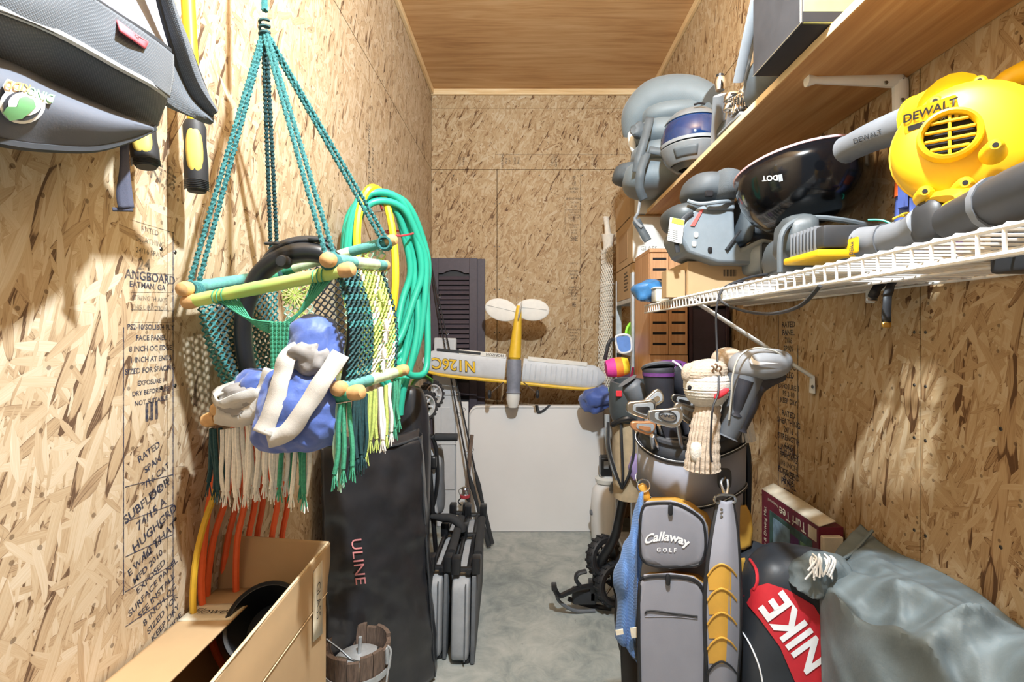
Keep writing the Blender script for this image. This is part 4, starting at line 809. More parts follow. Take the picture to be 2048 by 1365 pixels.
# ================================================================ shutters against the back wall
def shutter(name, label, cx_, wd, y, zt_, lean, n=34):
    t = thing(name, label, 'shutter', (cx_, y, 0), 'plum louvered shutters')
    M0 = frame(V(cx_, y, 0), (1, 0, 0), (0, lean, 1)); hh = zt_
    fw = .055
    obj('stile', box(B(), (-wd / 2, 0, -.014), (-wd / 2 + fw, hh, .014), .002, 1, M0), 'shutter_plum', t, smooth=0); obj('stile', box(B(), (wd / 2 - fw, 0, -.014), (wd / 2, hh, .014), .002, 1, M0), 'shutter_plum', t, smooth=0)
    for a, c_ in ((0, .08), (hh * .5 - .045, hh * .5 + .045)): obj('rail', box(B(), (-wd / 2 + fw, a, -.013), (wd / 2 - fw, c_, .0135), .002, 1, M0), 'shutter_plum', t, smooth=0)
    hw = wd / 2 - fw
    arch = [(-hw, hh), (-hw, hh - .105), (-hw * .7, hh - .105)] + [(hw * .7 * math.sin(x), hh - .105 + .022 * math.cos(x) ** 2) for x in [-PI / 2 + PI * k / 10 for k in range(11)]] + [(hw * .7, hh - .105), (hw, hh - .105), (hw, hh)]
    obj('rail', prism(B(), arch[::-1], .026, M0), 'shutter_plum', t, smooth=0)
    obj('backing', box(B(), (-hw, .05, -.013), (hw, hh - .06, -.011), 0, 1, M0), 'decal_black', t, smooth=0)
    slat = bpy.data.meshes.new('slat'); bm = box(B(), (-hw, -.016, -.003), (hw, .016, .003), .0015); bm.to_mesh(slat); bm.free()
    zz = .10
    while zz < hh - .12:
        if not (hh * .5 - .07 < zz < hh * .5 + .07):
            o = link('slat', slat, 'shutter_plum', t, smooth=0); o.matrix_basis = M0 @ Matrix.Translation((0, zz, .001)) @ Matrix.Rotation(-.62, 4, 'X')
        zz += .0335
    return t
shutter('louvered_shutter', 'plum louvered shutter leaning foremost in the back left corner', xb(906) * .985 + .006, .322, 3.454, 1.30 + .149 * 3.44 , 0)
shutter('louvered_shutter', 'plum louvered shutter standing behind the foremost one in the corner', xb(922) * .99, .33, 3.484, 1.30 + .147 * 3.47, 0)
# ================================================================ white folding table
tb_ = thing('folding_table', 'white folding table standing on edge against the back wall', 'table', (.08, 3.3, 0))
def tpt(px, py): return P(px, py, 3.30)
tw, thh = (1208 - 938) / F * 3.28, (1058 - 812) / F * 3.24
Mt_ = frame(V(((938 + 1208) / 2 - CX) / F * 3.28, 3.26, .038 + 0), (1, 0, 0), (0, .04, 1))
pl = [(-tw / 2, 0), (tw / 2, 0), (tw / 2, thh)] + [(-tw / 2 + .06 + .06 * math.cos(a), thh - .06 + .06 * math.sin(a)) for a in [PI / 2 + PI / 2 * k / 8 for k in range(9)]]
Mt_ = frame(V(((938 + 1208) / 2 - CX) / F * 3.28, 3.27, .001), (1, 0, 0), (0, .03, 1)); thh = H - (812 - CY) / F * 3.29
pl = [(-tw / 2, 0), (tw / 2, 0), (tw / 2, thh)] + [(-tw / 2 + .06 + .06 * math.cos(a), thh - .06 + .06 * math.sin(a)) for a in [PI / 2 + PI / 2 * k / 8 for k in range(9)]]
obj('top', prism(B(), pl, .04, Mt_), 'white_plastic', tb_, smooth=20, bevel=.006)
obj('top', prism(B(), pl, .04, Mt_ @ Matrix.Translation((0, 0, -.044))), 'white_plastic', tb_, smooth=20, bevel=.006)
obj('rim', tube(B(), [Mt_ @ V(x * .985, .01 + (y - .01) * .985, .021) for x, y in pl], .0022, 5, closed=True), 'grey_edge', tb_)
obj('hinge_strip', box(B(), (tw / 2, .05, -.05), (tw / 2 + .006, thh - .05, .015), .001, 1, Mt_), 'grey_edge', tb_)
obj('handle', sheet(B(), [[Mt_ @ V(-.01, thh + .004, .018), Mt_ @ V(.005, thh - .045, .028), Mt_ @ V(.045, thh - .035, .030), Mt_ @ V(.095, thh + .004, .018)], [Mt_ @ V(.012, thh + .004, .018), Mt_ @ V(.02, thh - .028, .028), Mt_ @ V(.045, thh - .02, .030), Mt_ @ V(.075, thh + .004, .018)]], 5, 3), 'charcoal', tb_, solid=.006)
# ================================================================ fishing rods
def rod(label, tip, mid_, butt, reel=None):
    t = thing('fishing_rod', label, 'fishing rod', butt)
    p = [butt, mid_, tip]; d = (mid_ - butt)
    obj('blank', tube(B(), spl([mid_, mid_.lerp(tip, .5), tip], 8), [.0065, .005, .003], 6), 'decal_black', t)
    obj('handle', tube(B(), [butt, butt + d * .08, butt + d * .5, butt + d * .55, butt + d * .75, butt + d * .8, mid_], [.015, .014, .013, .010, .014, .016, .008], 10), 'foam_black', t)
    for k in range(5):
        c_ = mid_.lerp(tip, .1 + .18 * k); obj('guide', tube(B(), [c_ + V(.010 + .010 * math.cos(a), -.006, .012 * math.sin(a)) for a in [2 * PI * j / 12 for j in range(12)]], .0014, 4, closed=True), 'steel', t)
    if reel:
        c_ = reel; rl = obj('reel', lathe(B(), [(0, .03), (.02, .03), (.024, .02), (.018, .012), (.018, -.01), (.026, -.016), (.028, -.03), (0, -.03)], 18, Matrix.Translation(c_)), 'steel', t)
        obj('spool_band', lathe(B(), [(.026, -.034), (.031, -.03), (.031, -.016), (.027, -.014)], 18, Matrix.Translation(c_)), 'red_tie', rl); obj('bail', tube(B(), spl([c_ + V(-.03, 0, -.02), c_ + V(-.036, -.01, .015), c_ + V(0, -.02, .038), c_ + V(.034, -.01, .015), c_ + V(.03, 0, -.02)], 5), .0022, 5), 'steel', rl)
        obj('reel_foot', tube(B(), [c_ + V(0, 0, -.03), c_ + V(.03, .0, -.06)], .007, 6), 'decal_black', rl); obj('crank', tube(B(), spl([c_ + V(-.02, 0, -.03), c_ + V(-.04, -.01, -.055), c_ + V(-.02, -.02, -.075)], 4), .004, 5), 'decal_black', rl)
    return t
rod('fishing rod with a red and silver reel leaning beside the white table', P(862, 545, 3.415), P(938, 950, 3.15), V(P(978, 1095, 3.0).x, 3.0, .012), P(930, 985, 3.08))
rod('plain dark fishing rod crossing the other rod, nearest the white table', P(861, 520, 3.41), P(951, 945, 3.17), V(P(984, 1092, 3.03).x, 3.04, .012))
cord('walking_stick', 'thin brown stick leaning behind the fishing rods', [V(-.33, 3.10, .002), P(937, 960, 3.16), P(944, 870, 3.2)], .012, 'old_wood', 'stick')
# ================================================================ model aeroplane hung nose down, belly out
ap = thing('model_airplane', 'silver and yellow foam model airplane hanging nose down on the back wall', 'model airplane', P(1030, 800, 3.3))
YA = 3.18
aw = (P(1205, 757, YA) - P(850, 722, YA)); wx = aw.normalized(); M0 = frame(P(1028, 739, YA), wx, (0, 0, 1))   # x along span, y up = chord, z toward viewer
hl, ch = .585, .128
def foil(u):          # chord half profile: thickness over chord
    return .032 * (1 - u * u) ** .6
def wing(x0_, x1_, name, mat, c0, c1, grow=0.0):
    bm = B(); sec = []; n = 22
    for k in range(n + 1):
        x = x0_ + (x1_ - x0_) * k / n; e = min(1, max(.08, 1 - max(0, (abs(x) - (hl - .10)) / .10) ** 2.2)); ring = []
        for j in range(17):
            a = 2 * PI * j / 16; y = math.cos(a) * (c1 - c0) / 2 * (e ** .7) + (c0 + c1) / 2; zz = math.sin(a) * (.017 + .0022 * math.cos(x * 2 * PI / .036)) * (e ** .5) + grow
            ring.append(bm.verts.new(M0 @ V(x, y, zz)))
        sec.append(ring[:-1])
    for A, D in zip(sec, sec[1:]):
        for j in range(16): bm.faces.new((A[j], A[(j + 1) % 16], D[(j + 1) % 16], D[j]))
    bm.faces.new(sec[0][::-1]); bm.faces.new(sec[-1]); return obj(name, bm, mat, ap)
wing(-hl, -.055, 'wing_panel', 'foam_silver', -.075, .075); wing(.055, hl, 'wing_panel', 'foam_silver', -.075, .075)
bm = B()
for k in range(15): tube(bm, [M0 @ V(.07 + k * .033, -.055, .013), M0 @ V(.07 + k * .033, 0, .0195), M0 @ V(.07 + k * .033, .045, .015)], .0035, 5)
obj('wing_ribs', bm, 'foam_silver', ap); 
le = spl([M0 @ V(-hl + .03, -.068, .006), M0 @ V(-.4, -.083, .012), M0 @ V(0, -.083, .012), M0 @ V(.4, -.083, .012), M0 @ V(hl - .03, -.068, .006)], 8)
obj('leading_edge', tube(B(), le, [.008, .011, .011, .011, .008], 8), 'foam_yellow', ap)
obj('aileron', box(B(), (-.36, .062, -.004), (-.06, .092, .012), .003, 1, M0), 'foam_white', ap); obj('aileron', box(B(), (.08, .062, -.004), (.46, .090, .012), .003, 1, M0), 'foam_white', ap); obj('aileron_edge', box(B(), (-.50, .07, .0), (-.22, .086, .016), .003, 1, M0), 'charcoal', ap)
text('registration', 'N126C', M0 @ Matrix.Translation((-.385, -.005, .0215)) @ Matrix.Rotation(PI, 4, 'Z'), .094, 'foam_yellow', ap, .015, shear=-.12, lift=.0012)
text('registration_outline', 'N126C', M0 @ Matrix.Translation((-.385, -.005, .0205)) @ Matrix.Rotation(PI, 4, 'Z'), .094, 'decal_black', ap, .04, shear=-.12, lift=.0012)
text('wing_lettering', 'HORIZON', M0 @ Matrix.Translation((-.13, .079, .0125)) @ Matrix.Rotation(PI, 4, 'Z'), .024, 'decal_black', ap, .01)
fus = [P(1038, 612, YA), P(1034, 660, YA - .01), P(1029, 720, YA - .02), P(1028, 770, YA - .03), P(1026, 808, YA - .03)]
obj('fuselage_tail', tube(B(), spl(fus[:3], 8), [.015, .03, .043], 14, flat=(1.0, 1.0)), 'foam_yellow', ap)
obj('fuselage_belly', tube(B(), spl([fus[2], P(1028, 750, YA - .03), P(1027, 786, YA - .035)], 6), [.044, .048, .040], 14), 'foam_grey', ap)
obj('cowl', tube(B(), [P(1027, 784, YA - .03), P(1026, 800, YA - .03), P(1026, 815, YA - .03)], [.043, .043, .03], 14), 'foam_white', ap)
for s, a0 in ((-1, .18), (1, -.12)):
    c_ = P(1034, 624, YA) + V(s * .098, 0, .012 + .0 * s); ax = V(s * math.cos(a0), 0, math.sin(.28 if s < 0 else -.05))
    obj('stabilizer', blob(B(), c_, ax.normalized() * .108, V(0, .010, 0), V(-ax.z, 0, ax.x).normalized() * .070 * s, 1, .9, 30, 14), 'foam_white', ap)
    obj('hinge_line', tube(B(), [c_ - ax * .09 + V(0, -.0105, .012), c_ + ax * .09 + V(0, -.0105, .004)], .0013, 4), 'grey_edge', ap)
obj('fin', blob(B(), P(1040, 622, YA - .045), V(.008, 0, .004), V(0, .06, 0), V(.012, -.01, .06), .9, .9, 20, 12), 'foam_white', ap)
for s in (-1, 1):
    obj('landing_strut', tube(B(), [P(1027 + 20 * s, 765, YA - .06), P(1027 + 46 * s, 787, YA - .10)], .004, 6), 'steel', ap); c_ = P(1027 + 48 * s, 789, YA - .10)
    obj('landing_wheel', lathe(B(), [(0, .01), (.018, .011), (.026, .004), (.026, -.004), (.018, -.011), (0, -.01)], 18, Matrix.Translation(c_) @ RY), 'black_rubber', ap)
# ================================================================ right side materials
woven('puffy', '#79858c', '#6b777e', s=1800, bmp=.12, rough=.55, var=.06); plain('puffy_dark', '#565e64', .6, var=.08); plain('visor_blue', '#12305f', .08, var=.1, coat=1.0); plain('helmet_grey', '#777d82', .32, var=.06, coat=.4); plain('helmet_black', '#0b0c0f', .16, var=.1, coat=.25, spec=.35)
plain('chrome', '#d9dadc', .12, 1.0, var=.03); plain('grey_mid', '#8c9196', .5, var=.06); plain('box_black', '#3c3d41', .5, var=.15, scale=14, bmp=.1, bscale=30); plain('box_under', '#222126', .6); plain('box_print', '#8a8a55', .55, var=.3, scale=6)
plain('seat_grey', '#7c858c', .5, var=.05, bmp=.1, bscale=500); plain('seat_grey_dark', '#51575c', .6, var=.06); woven('seat_fabric', '#676d72', '#4c5257', s=1300); plain('label_white', '#e2e2dc', .6, var=.02); plain('label_lime', '#c8d63e', .6); plain('label_red', '#d65a55', .6)
plain('vinyl_grey', '#454c50', .45, var=.12, scale=10, bmp=.2, bscale=80); plain('tool_yellow', '#dfb318', .45, var=.03); plain('tool_grey', '#6a6e74', .55, var=.06); plain('tool_dark', '#2e3034', .5, var=.1); plain('toy_blue', '#5566a8', .4); plain('toy_purple', '#7a6a9c', .45); plain('toy_orange', '#e0662e', .4); plain('rim_pink', '#c9a4a8', .5)
plain('blue_bag', '#3f79b0', .25, var=.2, scale=25, coat=.4); plain('clear_tub', '#cfcabb', .3, var=.15, scale=20); wood('cabinet_wood', '#a3754f', '#bd8f66', '#cda57e', 2, 1.4, .45, False); plain('dark_panel', '#3f3642', .45, var=.15, scale=10); plain('cabinet_dark', '#3b2730', .5); plain('slot_black', '#141114', .9)
plain('net_white', '#e6ded0', .85, bmp=.4, bscale=300); plain('lime_toy', '#8fe63a', .35, var=.06); plain('goggle_blue', '#5f86c8', .35, var=.08); plain('magenta', '#d8409a', .7, var=.12); plain('orange_plush', '#f08a35', .7, var=.1); plain('yellow_plush', '#efd83a', .7, var=.1); plain('violet', '#5b2f6b', .6, var=.2); plain('red_cloth', '#b8433c', .7)
# ================================================================ upper board shelf
ZS, XS = 1.89, .605
us = thing('board_shelf', 'long plywood board shelf on white brackets high on the right wall', 'shelf', (.745, 1.1, ZS))
obj('board', box(B(), (XS, -.7, ZS), (XR - .001, 2.587, ZS + .019), .001), 'shelf_ply', us, smooth=0)
obj('edge_band', box(B(), (XS - .0015, -.7, ZS + .001), (XS, 2.587, ZS + .018)), 'pine_trim_y', us, smooth=0)
def bracket(y, par=us, z=ZS, dep=.235, drop=.19):
    bm = B()
    pts = [V(XR - .018, y, z - drop), V(XR - .018, y, z - .03), V(XR - .022, y, z - .011), V(XR - .05, y, z - .008), V(XR - dep, y, z - .007)]
    tube(bm, spl(pts, 6), [.013, .014, .014, .013, .006], 10, flat=(1, 1.25), up=(0, 1, 0)); o = obj('bracket', bm, 'white_paint', par)
    for p in (V(XR - .06, y, z - .02), V(XR - .024, y - .002, z - .06), V(XR - .024, y - .002, z - .15)): obj('bracket_screw', lathe(B(), [(0, .002), (.004, .002), (.005, 0)], 8, Matrix.Translation(p + V(-.001, -.014, 0)) @ RXp), 'screw', o)
for y in (1.155, 1.96): bracket(y)
# black box overhanging
bk_ = thing('black_box', 'large black carton with printed end overhanging the high board shelf', 'box', (.70, 1.087, ZS + .02))
b0, b1 = V(.543, .984, ZS + .0195), V(.865, 1.19, ZS + .34)
for nm, a, c_, mt in (('side', (b0.x, b0.y, b0.z), (b0.x + .005, b1.y, b1.z), 'box_black'), ('end', (b0.x + .005, b0.y, b0.z), (b1.x, b0.y + .005, b1.z), 'box_print'), ('bottom', (b0.x + .005, b0.y + .005, b0.z), (b1.x, b1.y, b0.z + .005), 'box_under'), ('side', (b1.x - .005, b0.y + .005, b0.z + .005), (b1.x, b1.y, b1.z), 'box_black'), ('end', (b0.x + .005, b1.y - .005, b0.z + .005), (b1.x - .005, b1.y, b1.z), 'box_black'), ('lid', (b0.x, b0.y, b1.z), (b1.x, b1.y, b1.z + .005), 'box_black')):
    obj(nm, box(B(), a, c_, .0008), mt, bk_, smooth=0)
obj('print_band', box(B(), (b0.x + .003, b0.y - .0008, b0.z + .002), (b1.x, b0.y, b0.z + .022)), 'slot_black', bk_, smooth=0)
obj('white_edge', tube(B(), [V(b0.x - .0005, b0.y - .0005, b0.z + .001), V(b0.x - .0005, b0.y - .0005, b1.z)], .0016, 4), 'label_white', bk_); obj('white_edge', tube(B(), [V(b0.x - .0005, b0.y, b0.z), V(b0.x - .0005, b1.y, b0.z)], .0013, 4), 'label_white', bk_)
obj('corner_flap', prism(B(), [(0, 0), (.05, 0), (.05, .03)], .002, frame(V(.56, 1.192, ZS + .021), (1, 0, 0), (0, 0, 1))), 'cardboard', bk_, smooth=0)
# folded metal stand with clamps
ms = thing('folded_tripod', 'folded grey and chrome metal stand with clamps beside the black carton', 'stand', P(1470, 280, 1.5))
def flatbar(a, b2, w_, mat, name, par, up=(0, -1, 0)): return obj(name, tube(B(), [a, b2], w_, 8, flat=(.35, 1), up=up), mat, par)
flatbar(P(1476, 165, 1.34), P(1512, 0, 1.22) , .014, 'grey_mid', 'leg', ms); flatbar(P(1488, 160, 1.36), P(1516, 20, 1.27), .009, 'silver_rim', 'leg', ms)
flatbar(P(1440, 190, 1.62), P(1432, 316, 1.775), .024, 'grey_mid', 'side_plate', ms)
flatbar(P(1472, 200, 1.56), P(1452, 300, 1.70), .020, 'grey_mid', 'side_plate', ms)
for px, py, r in ((1462, 195, .020), (1480, 200, .022), (1496, 205, .018), (1475, 220, .024), (1490, 180, .016), (1458, 215, .016)):
    obj('clamp_knob', blob(B(), P(px, py, 1.46), (r, 0, 0), (0, r * .9, 0), (r * .2, 0, r * .8), .6, .7, 14, 10), 'chrome', ms)
for k in range(6): obj('coil_ring', tube(B(), [P(1466 + 6 * k, 212 - 3 * k, 1.43) + V(.004 * math.cos(a), .02 * math.cos(a), .022 * math.sin(a)) for a in [2 * PI * j / 14 for j in range(14)]], .0032, 5, closed=True), 'chrome', ms)
obj('lever', tube(B(), spl([P(1480, 200, 1.44), P(1500, 192, 1.42), P(1508, 196, 1.41)], 4), .008, 8), 'chrome', ms); obj('locking_knob', lathe(B(), [(0, .02), (.014, .018), (.017, .004), (.013, -.02), (0, -.02)], 14, Matrix.Translation(P(1440, 168, 1.52))), 'chrome', ms); obj('knob_cap', lathe(B(), [(0, .03), (.011, .028), (.011, .02), (0, .02)], 14, Matrix.Translation(P(1440, 168, 1.52))), 'black_plastic', ms)
obj('foot_plate', box(B(), (.60, 1.40, ZS + .0195), (.70, 1.56, ZS + .03), .003), 'grey_mid', ms)
tag(obj('black_cushion', blob(B(), V(.70, 1.33, ZS + .085), (.10, 0, 0), (0, .09, 0), (0, 0, .065), .6, .6, 24, 14, wr(.008, 14)), 'puffy_dark'), 'dark grey soft case on the high shelf under the black carton', 'case')
tag(obj('dark_pouch', blob(B(), V(.735, 1.66, ZS + .075), (.085, 0, 0), (0, .08, 0), (0, 0, .055), .7, .6, 24, 14, wr(.008, 14, 4)), 'vinyl_grey'), 'dark grey pouch on the high shelf behind the metal stand', 'pouch')
# helmet with blue visor
hm = thing('visor_helmet', 'matte grey motorcycle helmet with blue mirrored visor on the high shelf', 'helmet', V(.652, 1.955, ZS + .02))
hc = V(.652, 1.955, ZS + .150); rx, ry, rz = .115, .135, .125
def hshell(bm, u0, u1, v0, v1, k=1.0, nu=24, nv=16):
    G = []
    for j in range(nv + 1):
        v = v0 + (v1 - v0) * j / nv; row = []
        for i in range(nu + 1):
            u = u0 + (u1 - u0) * i / nu
            row.append(bm.verts.new(hc + V(rx * k * math.cos(v) * math.sin(u), -ry * k * math.cos(v) * math.cos(u), rz * k * math.sin(v))))
        G.append(row)
    for A, D in zip(G, G[1:]):
        for i in range(nu): bm.faces.new((A[i], A[i + 1], D[i + 1], D[i]))
    return bm
d2 = math.radians
obj('shell', hshell(B(), d2(-180), d2(180), d2(28), d2(90)), 'helmet_grey', hm, solid=.006); obj('shell_back', hshell(B(), d2(65), d2(265), d2(-72), d2(28)), 'helmet_grey', hm, solid=.006)
obj('visor', hshell(B(), d2(-95), d2(65), d2(-8), d2(34), 1.015), 'visor_blue', hm, solid=.003, label='blue mirrored visor')
obj('brow', hshell(B(), d2(-98), d2(68), d2(32), d2(52), 1.05), 'helmet_grey', hm, solid=.004); obj('chin_bar', hshell(B(), d2(-95), d2(65), d2(-46), d2(-14), 1.05), 'helmet_grey', hm, solid=.01); obj('chin_trim', hshell(B(), d2(-90), d2(60), d2(-12), d2(-7), 1.06), 'grey_mid', hm, solid=.006)
obj('chin_vent', hshell(B(), d2(-55), d2(-10), d2(-38), d2(-22), 1.09, 8, 4), 'puffy_dark', hm, solid=.004); obj('neck_roll', hshell(B(), d2(-180), d2(180), d2(-62), d2(-48), .96), 'puffy_dark', hm, solid=.012)
obj('brow_vent', tube(B(), spl([hc + V(-.03, -.115, .098), hc + V(-.01, -.118, .102), hc + V(.01, -.116, .1)], 4), .004, 6), 'slot_black', hm)
# puffy grey bundle
pf = thing('puffy_bundle', 'big rolled grey quilted sleeping bag strapped on the end of the high shelf', 'sleeping bag', V(.66, 2.3, ZS + .02))
quilt = lambda p, d: .006 * noise.noise(p * 16) - .010 * max(0, math.cos(p.z * 46)) ** 8
obj('top_roll', tube(B(), spl([P(1268, 275, 2.38), P(1275, 232, 2.34), P(1305, 200, 2.3), P(1345, 190, 2.26), P(1385, 192, 2.22), P(1420, 205, 2.18)], 6), [.05, .075, .085, .085, .08, .065], 18), 'puffy', pf)
for i, (px, py, w_, h_) in enumerate(((1352, 240, 68, 20), (1330, 275, 62, 24), (1322, 318, 58, 24), (1312, 360, 66, 30))):
    obj('baffle', blob(B(), P(px, py, 2.30), (w_ / F * 2.3, -.02, 0), (.02, .15, 0), (0, 0, h_ / F * 2.3 * 1.12), .75, .7, 26, 14, wr(.007, 14, i)), 'puffy', pf)
obj('lower_lobe', blob(B(), P(1262, 352, 2.34), (.085, 0, -.012), (0, .09, 0), (.006, 0, .050), .8, .9, 22, 12, wr(.010, 18)), 'puffy_dark', pf)
obj('core', blob(B(), P(1318, 300, 2.42), (.13, 0, 0), (0, .12, 0), (0, 0, .22), .6, .7, 22, 14, wr(.008, 10)), 'puffy', pf)
ribbon([P(1300, 235, 2.16), P(1290, 275, 2.13), P(1278, 315, 2.13), P(1272, 345, 2.15)], .035, 'puffy_dark', pf, 'strap', (-.3, -1, 0), .006)
ribbon([P(1294, 305, 2.13), P(1282, 340, 2.10), P(1279, 375, 2.12), P(1288, 400, 2.15)], .035, 'puffy_dark', pf, 'strap', (-.3, -1, 0), .006)
ribbon([P(1298, 300, 2.125), P(1325, 303, 2.11), P(1350, 302, 2.12)], .03, 'puffy_dark', pf, 'strap', (0, -1, 0), .005)
ribbon([P(1280, 400, 2.16), P(1276, 425, 2.16), P(1270, 440, 2.17), P(1284, 455, 2.17)], .012, 'grey_mid', pf, 'buckle_strap', (0, -1, 0), .004); ribbon([P(1272, 440, 2.17), P(1284, 462, 2.18), P(1296, 482, 2.18)], .034, 'puffy_dark', pf, 'strap', (-.2, -1, 0), .005)
obj('tuck_knot', blob(B(), P(1278, 262, 2.2), (.035, 0, .01), (0, .03, 0), (-.012, 0, .03), .9, .9, 16, 10, wr(.012, 40)), 'puffy_dark', pf); obj('white_liner', blob(B(), P(1264, 285, 2.3), (.016, 0, .01), (0, .02, 0), (-.012, 0, .05), .9, .9, 12, 10), 'label_white', pf)
# ================================================================ wire shelf
ZW, XW = 1.409, .48
ws = thing('wire_shelf', 'white coated wire shelf with drop lip along the right wall', 'shelf', (.68, 1.1, ZW))
YE, YN = 2.0, .22
wire = bpy.data.meshes.new('wire'); bm = tube(B(), [V(XR - .006, 0, 0), V(XW + .002, 0, 0), V(XW - .0005, 0, -.002), V(XW, 0, -.031)], .0022, 6); bm.to_mesh(wire); bm.free()
n_ = int((YE - YN) / .0300)
for i in range(n_ + 1):
    y = YE - i * .0300; o = link('wire', wire, 'white_wire', ws, smooth=60); o.matrix_basis = Matrix.Translation((0, y, ZW))
for x, z, r in ((XW, ZW - .004, .0032), (XW, ZW - .031, .0034), (XR - .008, ZW - .004, .0032), (XR - .14, ZW - .0045, .0030), (XR - .27, ZW - .0045, .0030)):
    obj('rail', tube(B(), [V(x, YN - .01, z), V(x, YE + .004, z)], r, 8), 'white_wire', ws)
for y in (1.47,):
    obj('brace', tube(B(), [V(XW + .01, y, ZW - .012), V(XR - .012, y + .05, 1.165), V(XR - .009, y + .055, 1.115)], .0115, 8, flat=(.5, 1)), 'white_paint', ws); obj('brace_screw', lathe(B(), [(0, .002), (.005, .002), (.006, 0)], 8, Matrix.Translation(V(XR - .014, y + .045, 1.135)) @ RYm), 'screw', ws)
for y in (.60, 1.27): obj('wall_clip', box(B(), (XR - .014, y - .012, ZW - .035), (XR - .001, y + .012, ZW + .004), .003), 'white_paint', ws)
# box, small carton, tubs
def carton(name, label, lo, hi, mat='cardboard', cat='box', open_=False, flaps=False, group=None, rz=0.0):
    lo, hi = Vector(lo), Vector(hi); t = thing(name, label, cat, ((lo.x + hi.x) / 2, (lo.y + hi.y) / 2, lo.z), group)
    e = .003; Mr = Matrix.Translation((lo + hi) / 2) @ Matrix.Rotation(rz, 4, 'Z') @ Matrix.Translation(-(lo + hi) / 2)
    for nm, a, c_ in (('side', lo, (lo.x + e, hi.y, hi.z)), ('side', (hi.x - e, lo.y, lo.z), hi), ('end', (lo.x + e, lo.y, lo.z), (hi.x - e, lo.y + e, hi.z)), ('end', (lo.x + e, hi.y - e, lo.z), (hi.x - e, hi.y, hi.z)), ('bottom', (lo.x + e, lo.y + e, lo.z), (hi.x - e, hi.y - e, lo.z + e))):
        obj(nm, box(B(), a, c_, .0005, 1, Mr), mat, t, smooth=0)
    if not open_:
        ym = (lo.y + hi.y) / 2
        obj('flap', box(B(), (lo.x, lo.y, hi.z), (hi.x, ym - .001, hi.z + e), .0005, 1, Mr), mat, t, smooth=0); obj('flap', box(B(), (lo.x, ym + .001, hi.z), (hi.x, hi.y, hi.z + e), .0005, 1, Mr), mat, t, smooth=0); obj('tape', box(B(), (lo.x - .0006, ym - .022, hi.z + e), (hi.x, ym + .022, hi.z + e + .0006), 0, 1, Mr), 'tape', t, smooth=0)
    return t
t = carton('shelf_carton', 'small brown carton with barcode under the booster seat on the wire shelf', (.52, 1.60, ZW + .003), (.715, 1.80, ZW + .115))
for k in range(12): obj('barcode', box(B(), (.635 + k * .0036, 1.5992, ZW + .07), (.637 + k * .0036 - .0006 * (k % 3), 1.60, ZW + .092)), 'marker', t, smooth=0)
text('print', '56', frame(V(.628, 1.5995, ZW + .025), (1, 0, 0), (0, 0, 1)), .016, 'marker', t)
carton('narrow_carton', 'narrow open carton standing at the shelf lip in front of the brown carton', (.457, 1.615, ZW + .004), (.517, 1.675, ZW + .092), open_=True)
tag(obj('blue_plastic_bag', blob(B(), P(1300, 582, 1.93), (.062, 0, .018), (0, .055, 0), (-.015, 0, .036), .8, .8, 26, 14, lambda p, d: .016 * noise.noise(p * 26) - (.020 if False else 0)), 'blue_bag'), 'shiny blue plastic bag slumped over the far end of the wire shelf', 'bag')
tub = thing('clear_tub', 'small clear plastic tub at the far end of the wire shelf', 'tub', V(.50, 1.86, ZW + .003)); obj('tub_body', box(B(), (.475, 1.82, ZW + .003), (.535, 1.885, ZW + .05), .006, 2), 'clear_tub', tub); obj('tub_lid', box(B(), (.472, 1.817, ZW + .05), (.538, 1.888, ZW + .057), .003, 1), 'label_white', tub)
# booster seat
bs = thing('booster_seat', 'grey child booster car seat folded on the wire shelf', 'car seat', V(.58, 1.5, ZW + .12))
YS = 1.56
def pz(px, py, dy=0.0): return P(px, py, YS + dy)
def pxprism(pts, y0_, y1_, name, mat, par, bev=.008):
    bm = B(); a = [bm.verts.new(P(px, py, YS) + V(0, y0_, 0)) for px, py in pts]; c_ = [bm.verts.new(P(px, py, YS) + V(0, y1_, 0)) for px, py in pts]; n = len(pts)
    bm.faces.new(a); bm.faces.new(c_[::-1])
    for i in range(n): bm.faces.new((a[i], c_[i], c_[(i + 1) % n], a[(i + 1) % n]))
    return obj(name, bm, mat, par, smooth=35, bevel=bev)
pxprism([(1352, 470), (1375, 425), (1408, 412), (1464, 412), (1466, 478), (1478, 500), (1520, 478), (1552, 484), (1556, 515), (1545, 532), (1430, 528), (1372, 508)], -.02, .16, 'base_shell', 'seat_grey', bs, .010)
obj('headrest', blob(B(), pz(1415, 382, .05), (.078, 0, -.006), (0, .10, 0), (.010, 0, .046), .7, .75, 28, 16), 'seat_grey_dark', bs); obj('headrest_cover', blob(B(), pz(1440, 380, .03), (.040, 0, -.006), (0, .115, 0), (.006, 0, .05), .7, .7, 24, 14), 'seat_fabric', bs); obj('headrest_slot', box(B(), (-.012, -.006, -.010), (.012, .006, .010), .003, 1, Matrix.Translation(pz(1418, 388, -.048))), 'slot_black', bs)
obj('headrest_lip', tube(B(), spl([pz(1375, 402, -.03), pz(1400, 408, -.04), pz(1440, 404, -.05), pz(1466, 402, -.03)], 5), .006, 8), 'seat_grey', bs)
pxprism([(1408, 408), (1463, 408), (1463, 424), (1408, 424)], -.03, .1, 'headrest_post', 'seat_grey', bs, .006)
obj('seat_pad', blob(B(), pz(1362, 438, .08), (.058, 0, .012), (0, .10, 0), (-.012, 0, .040), .7, .8, 24, 14), 'vinyl_grey', bs)
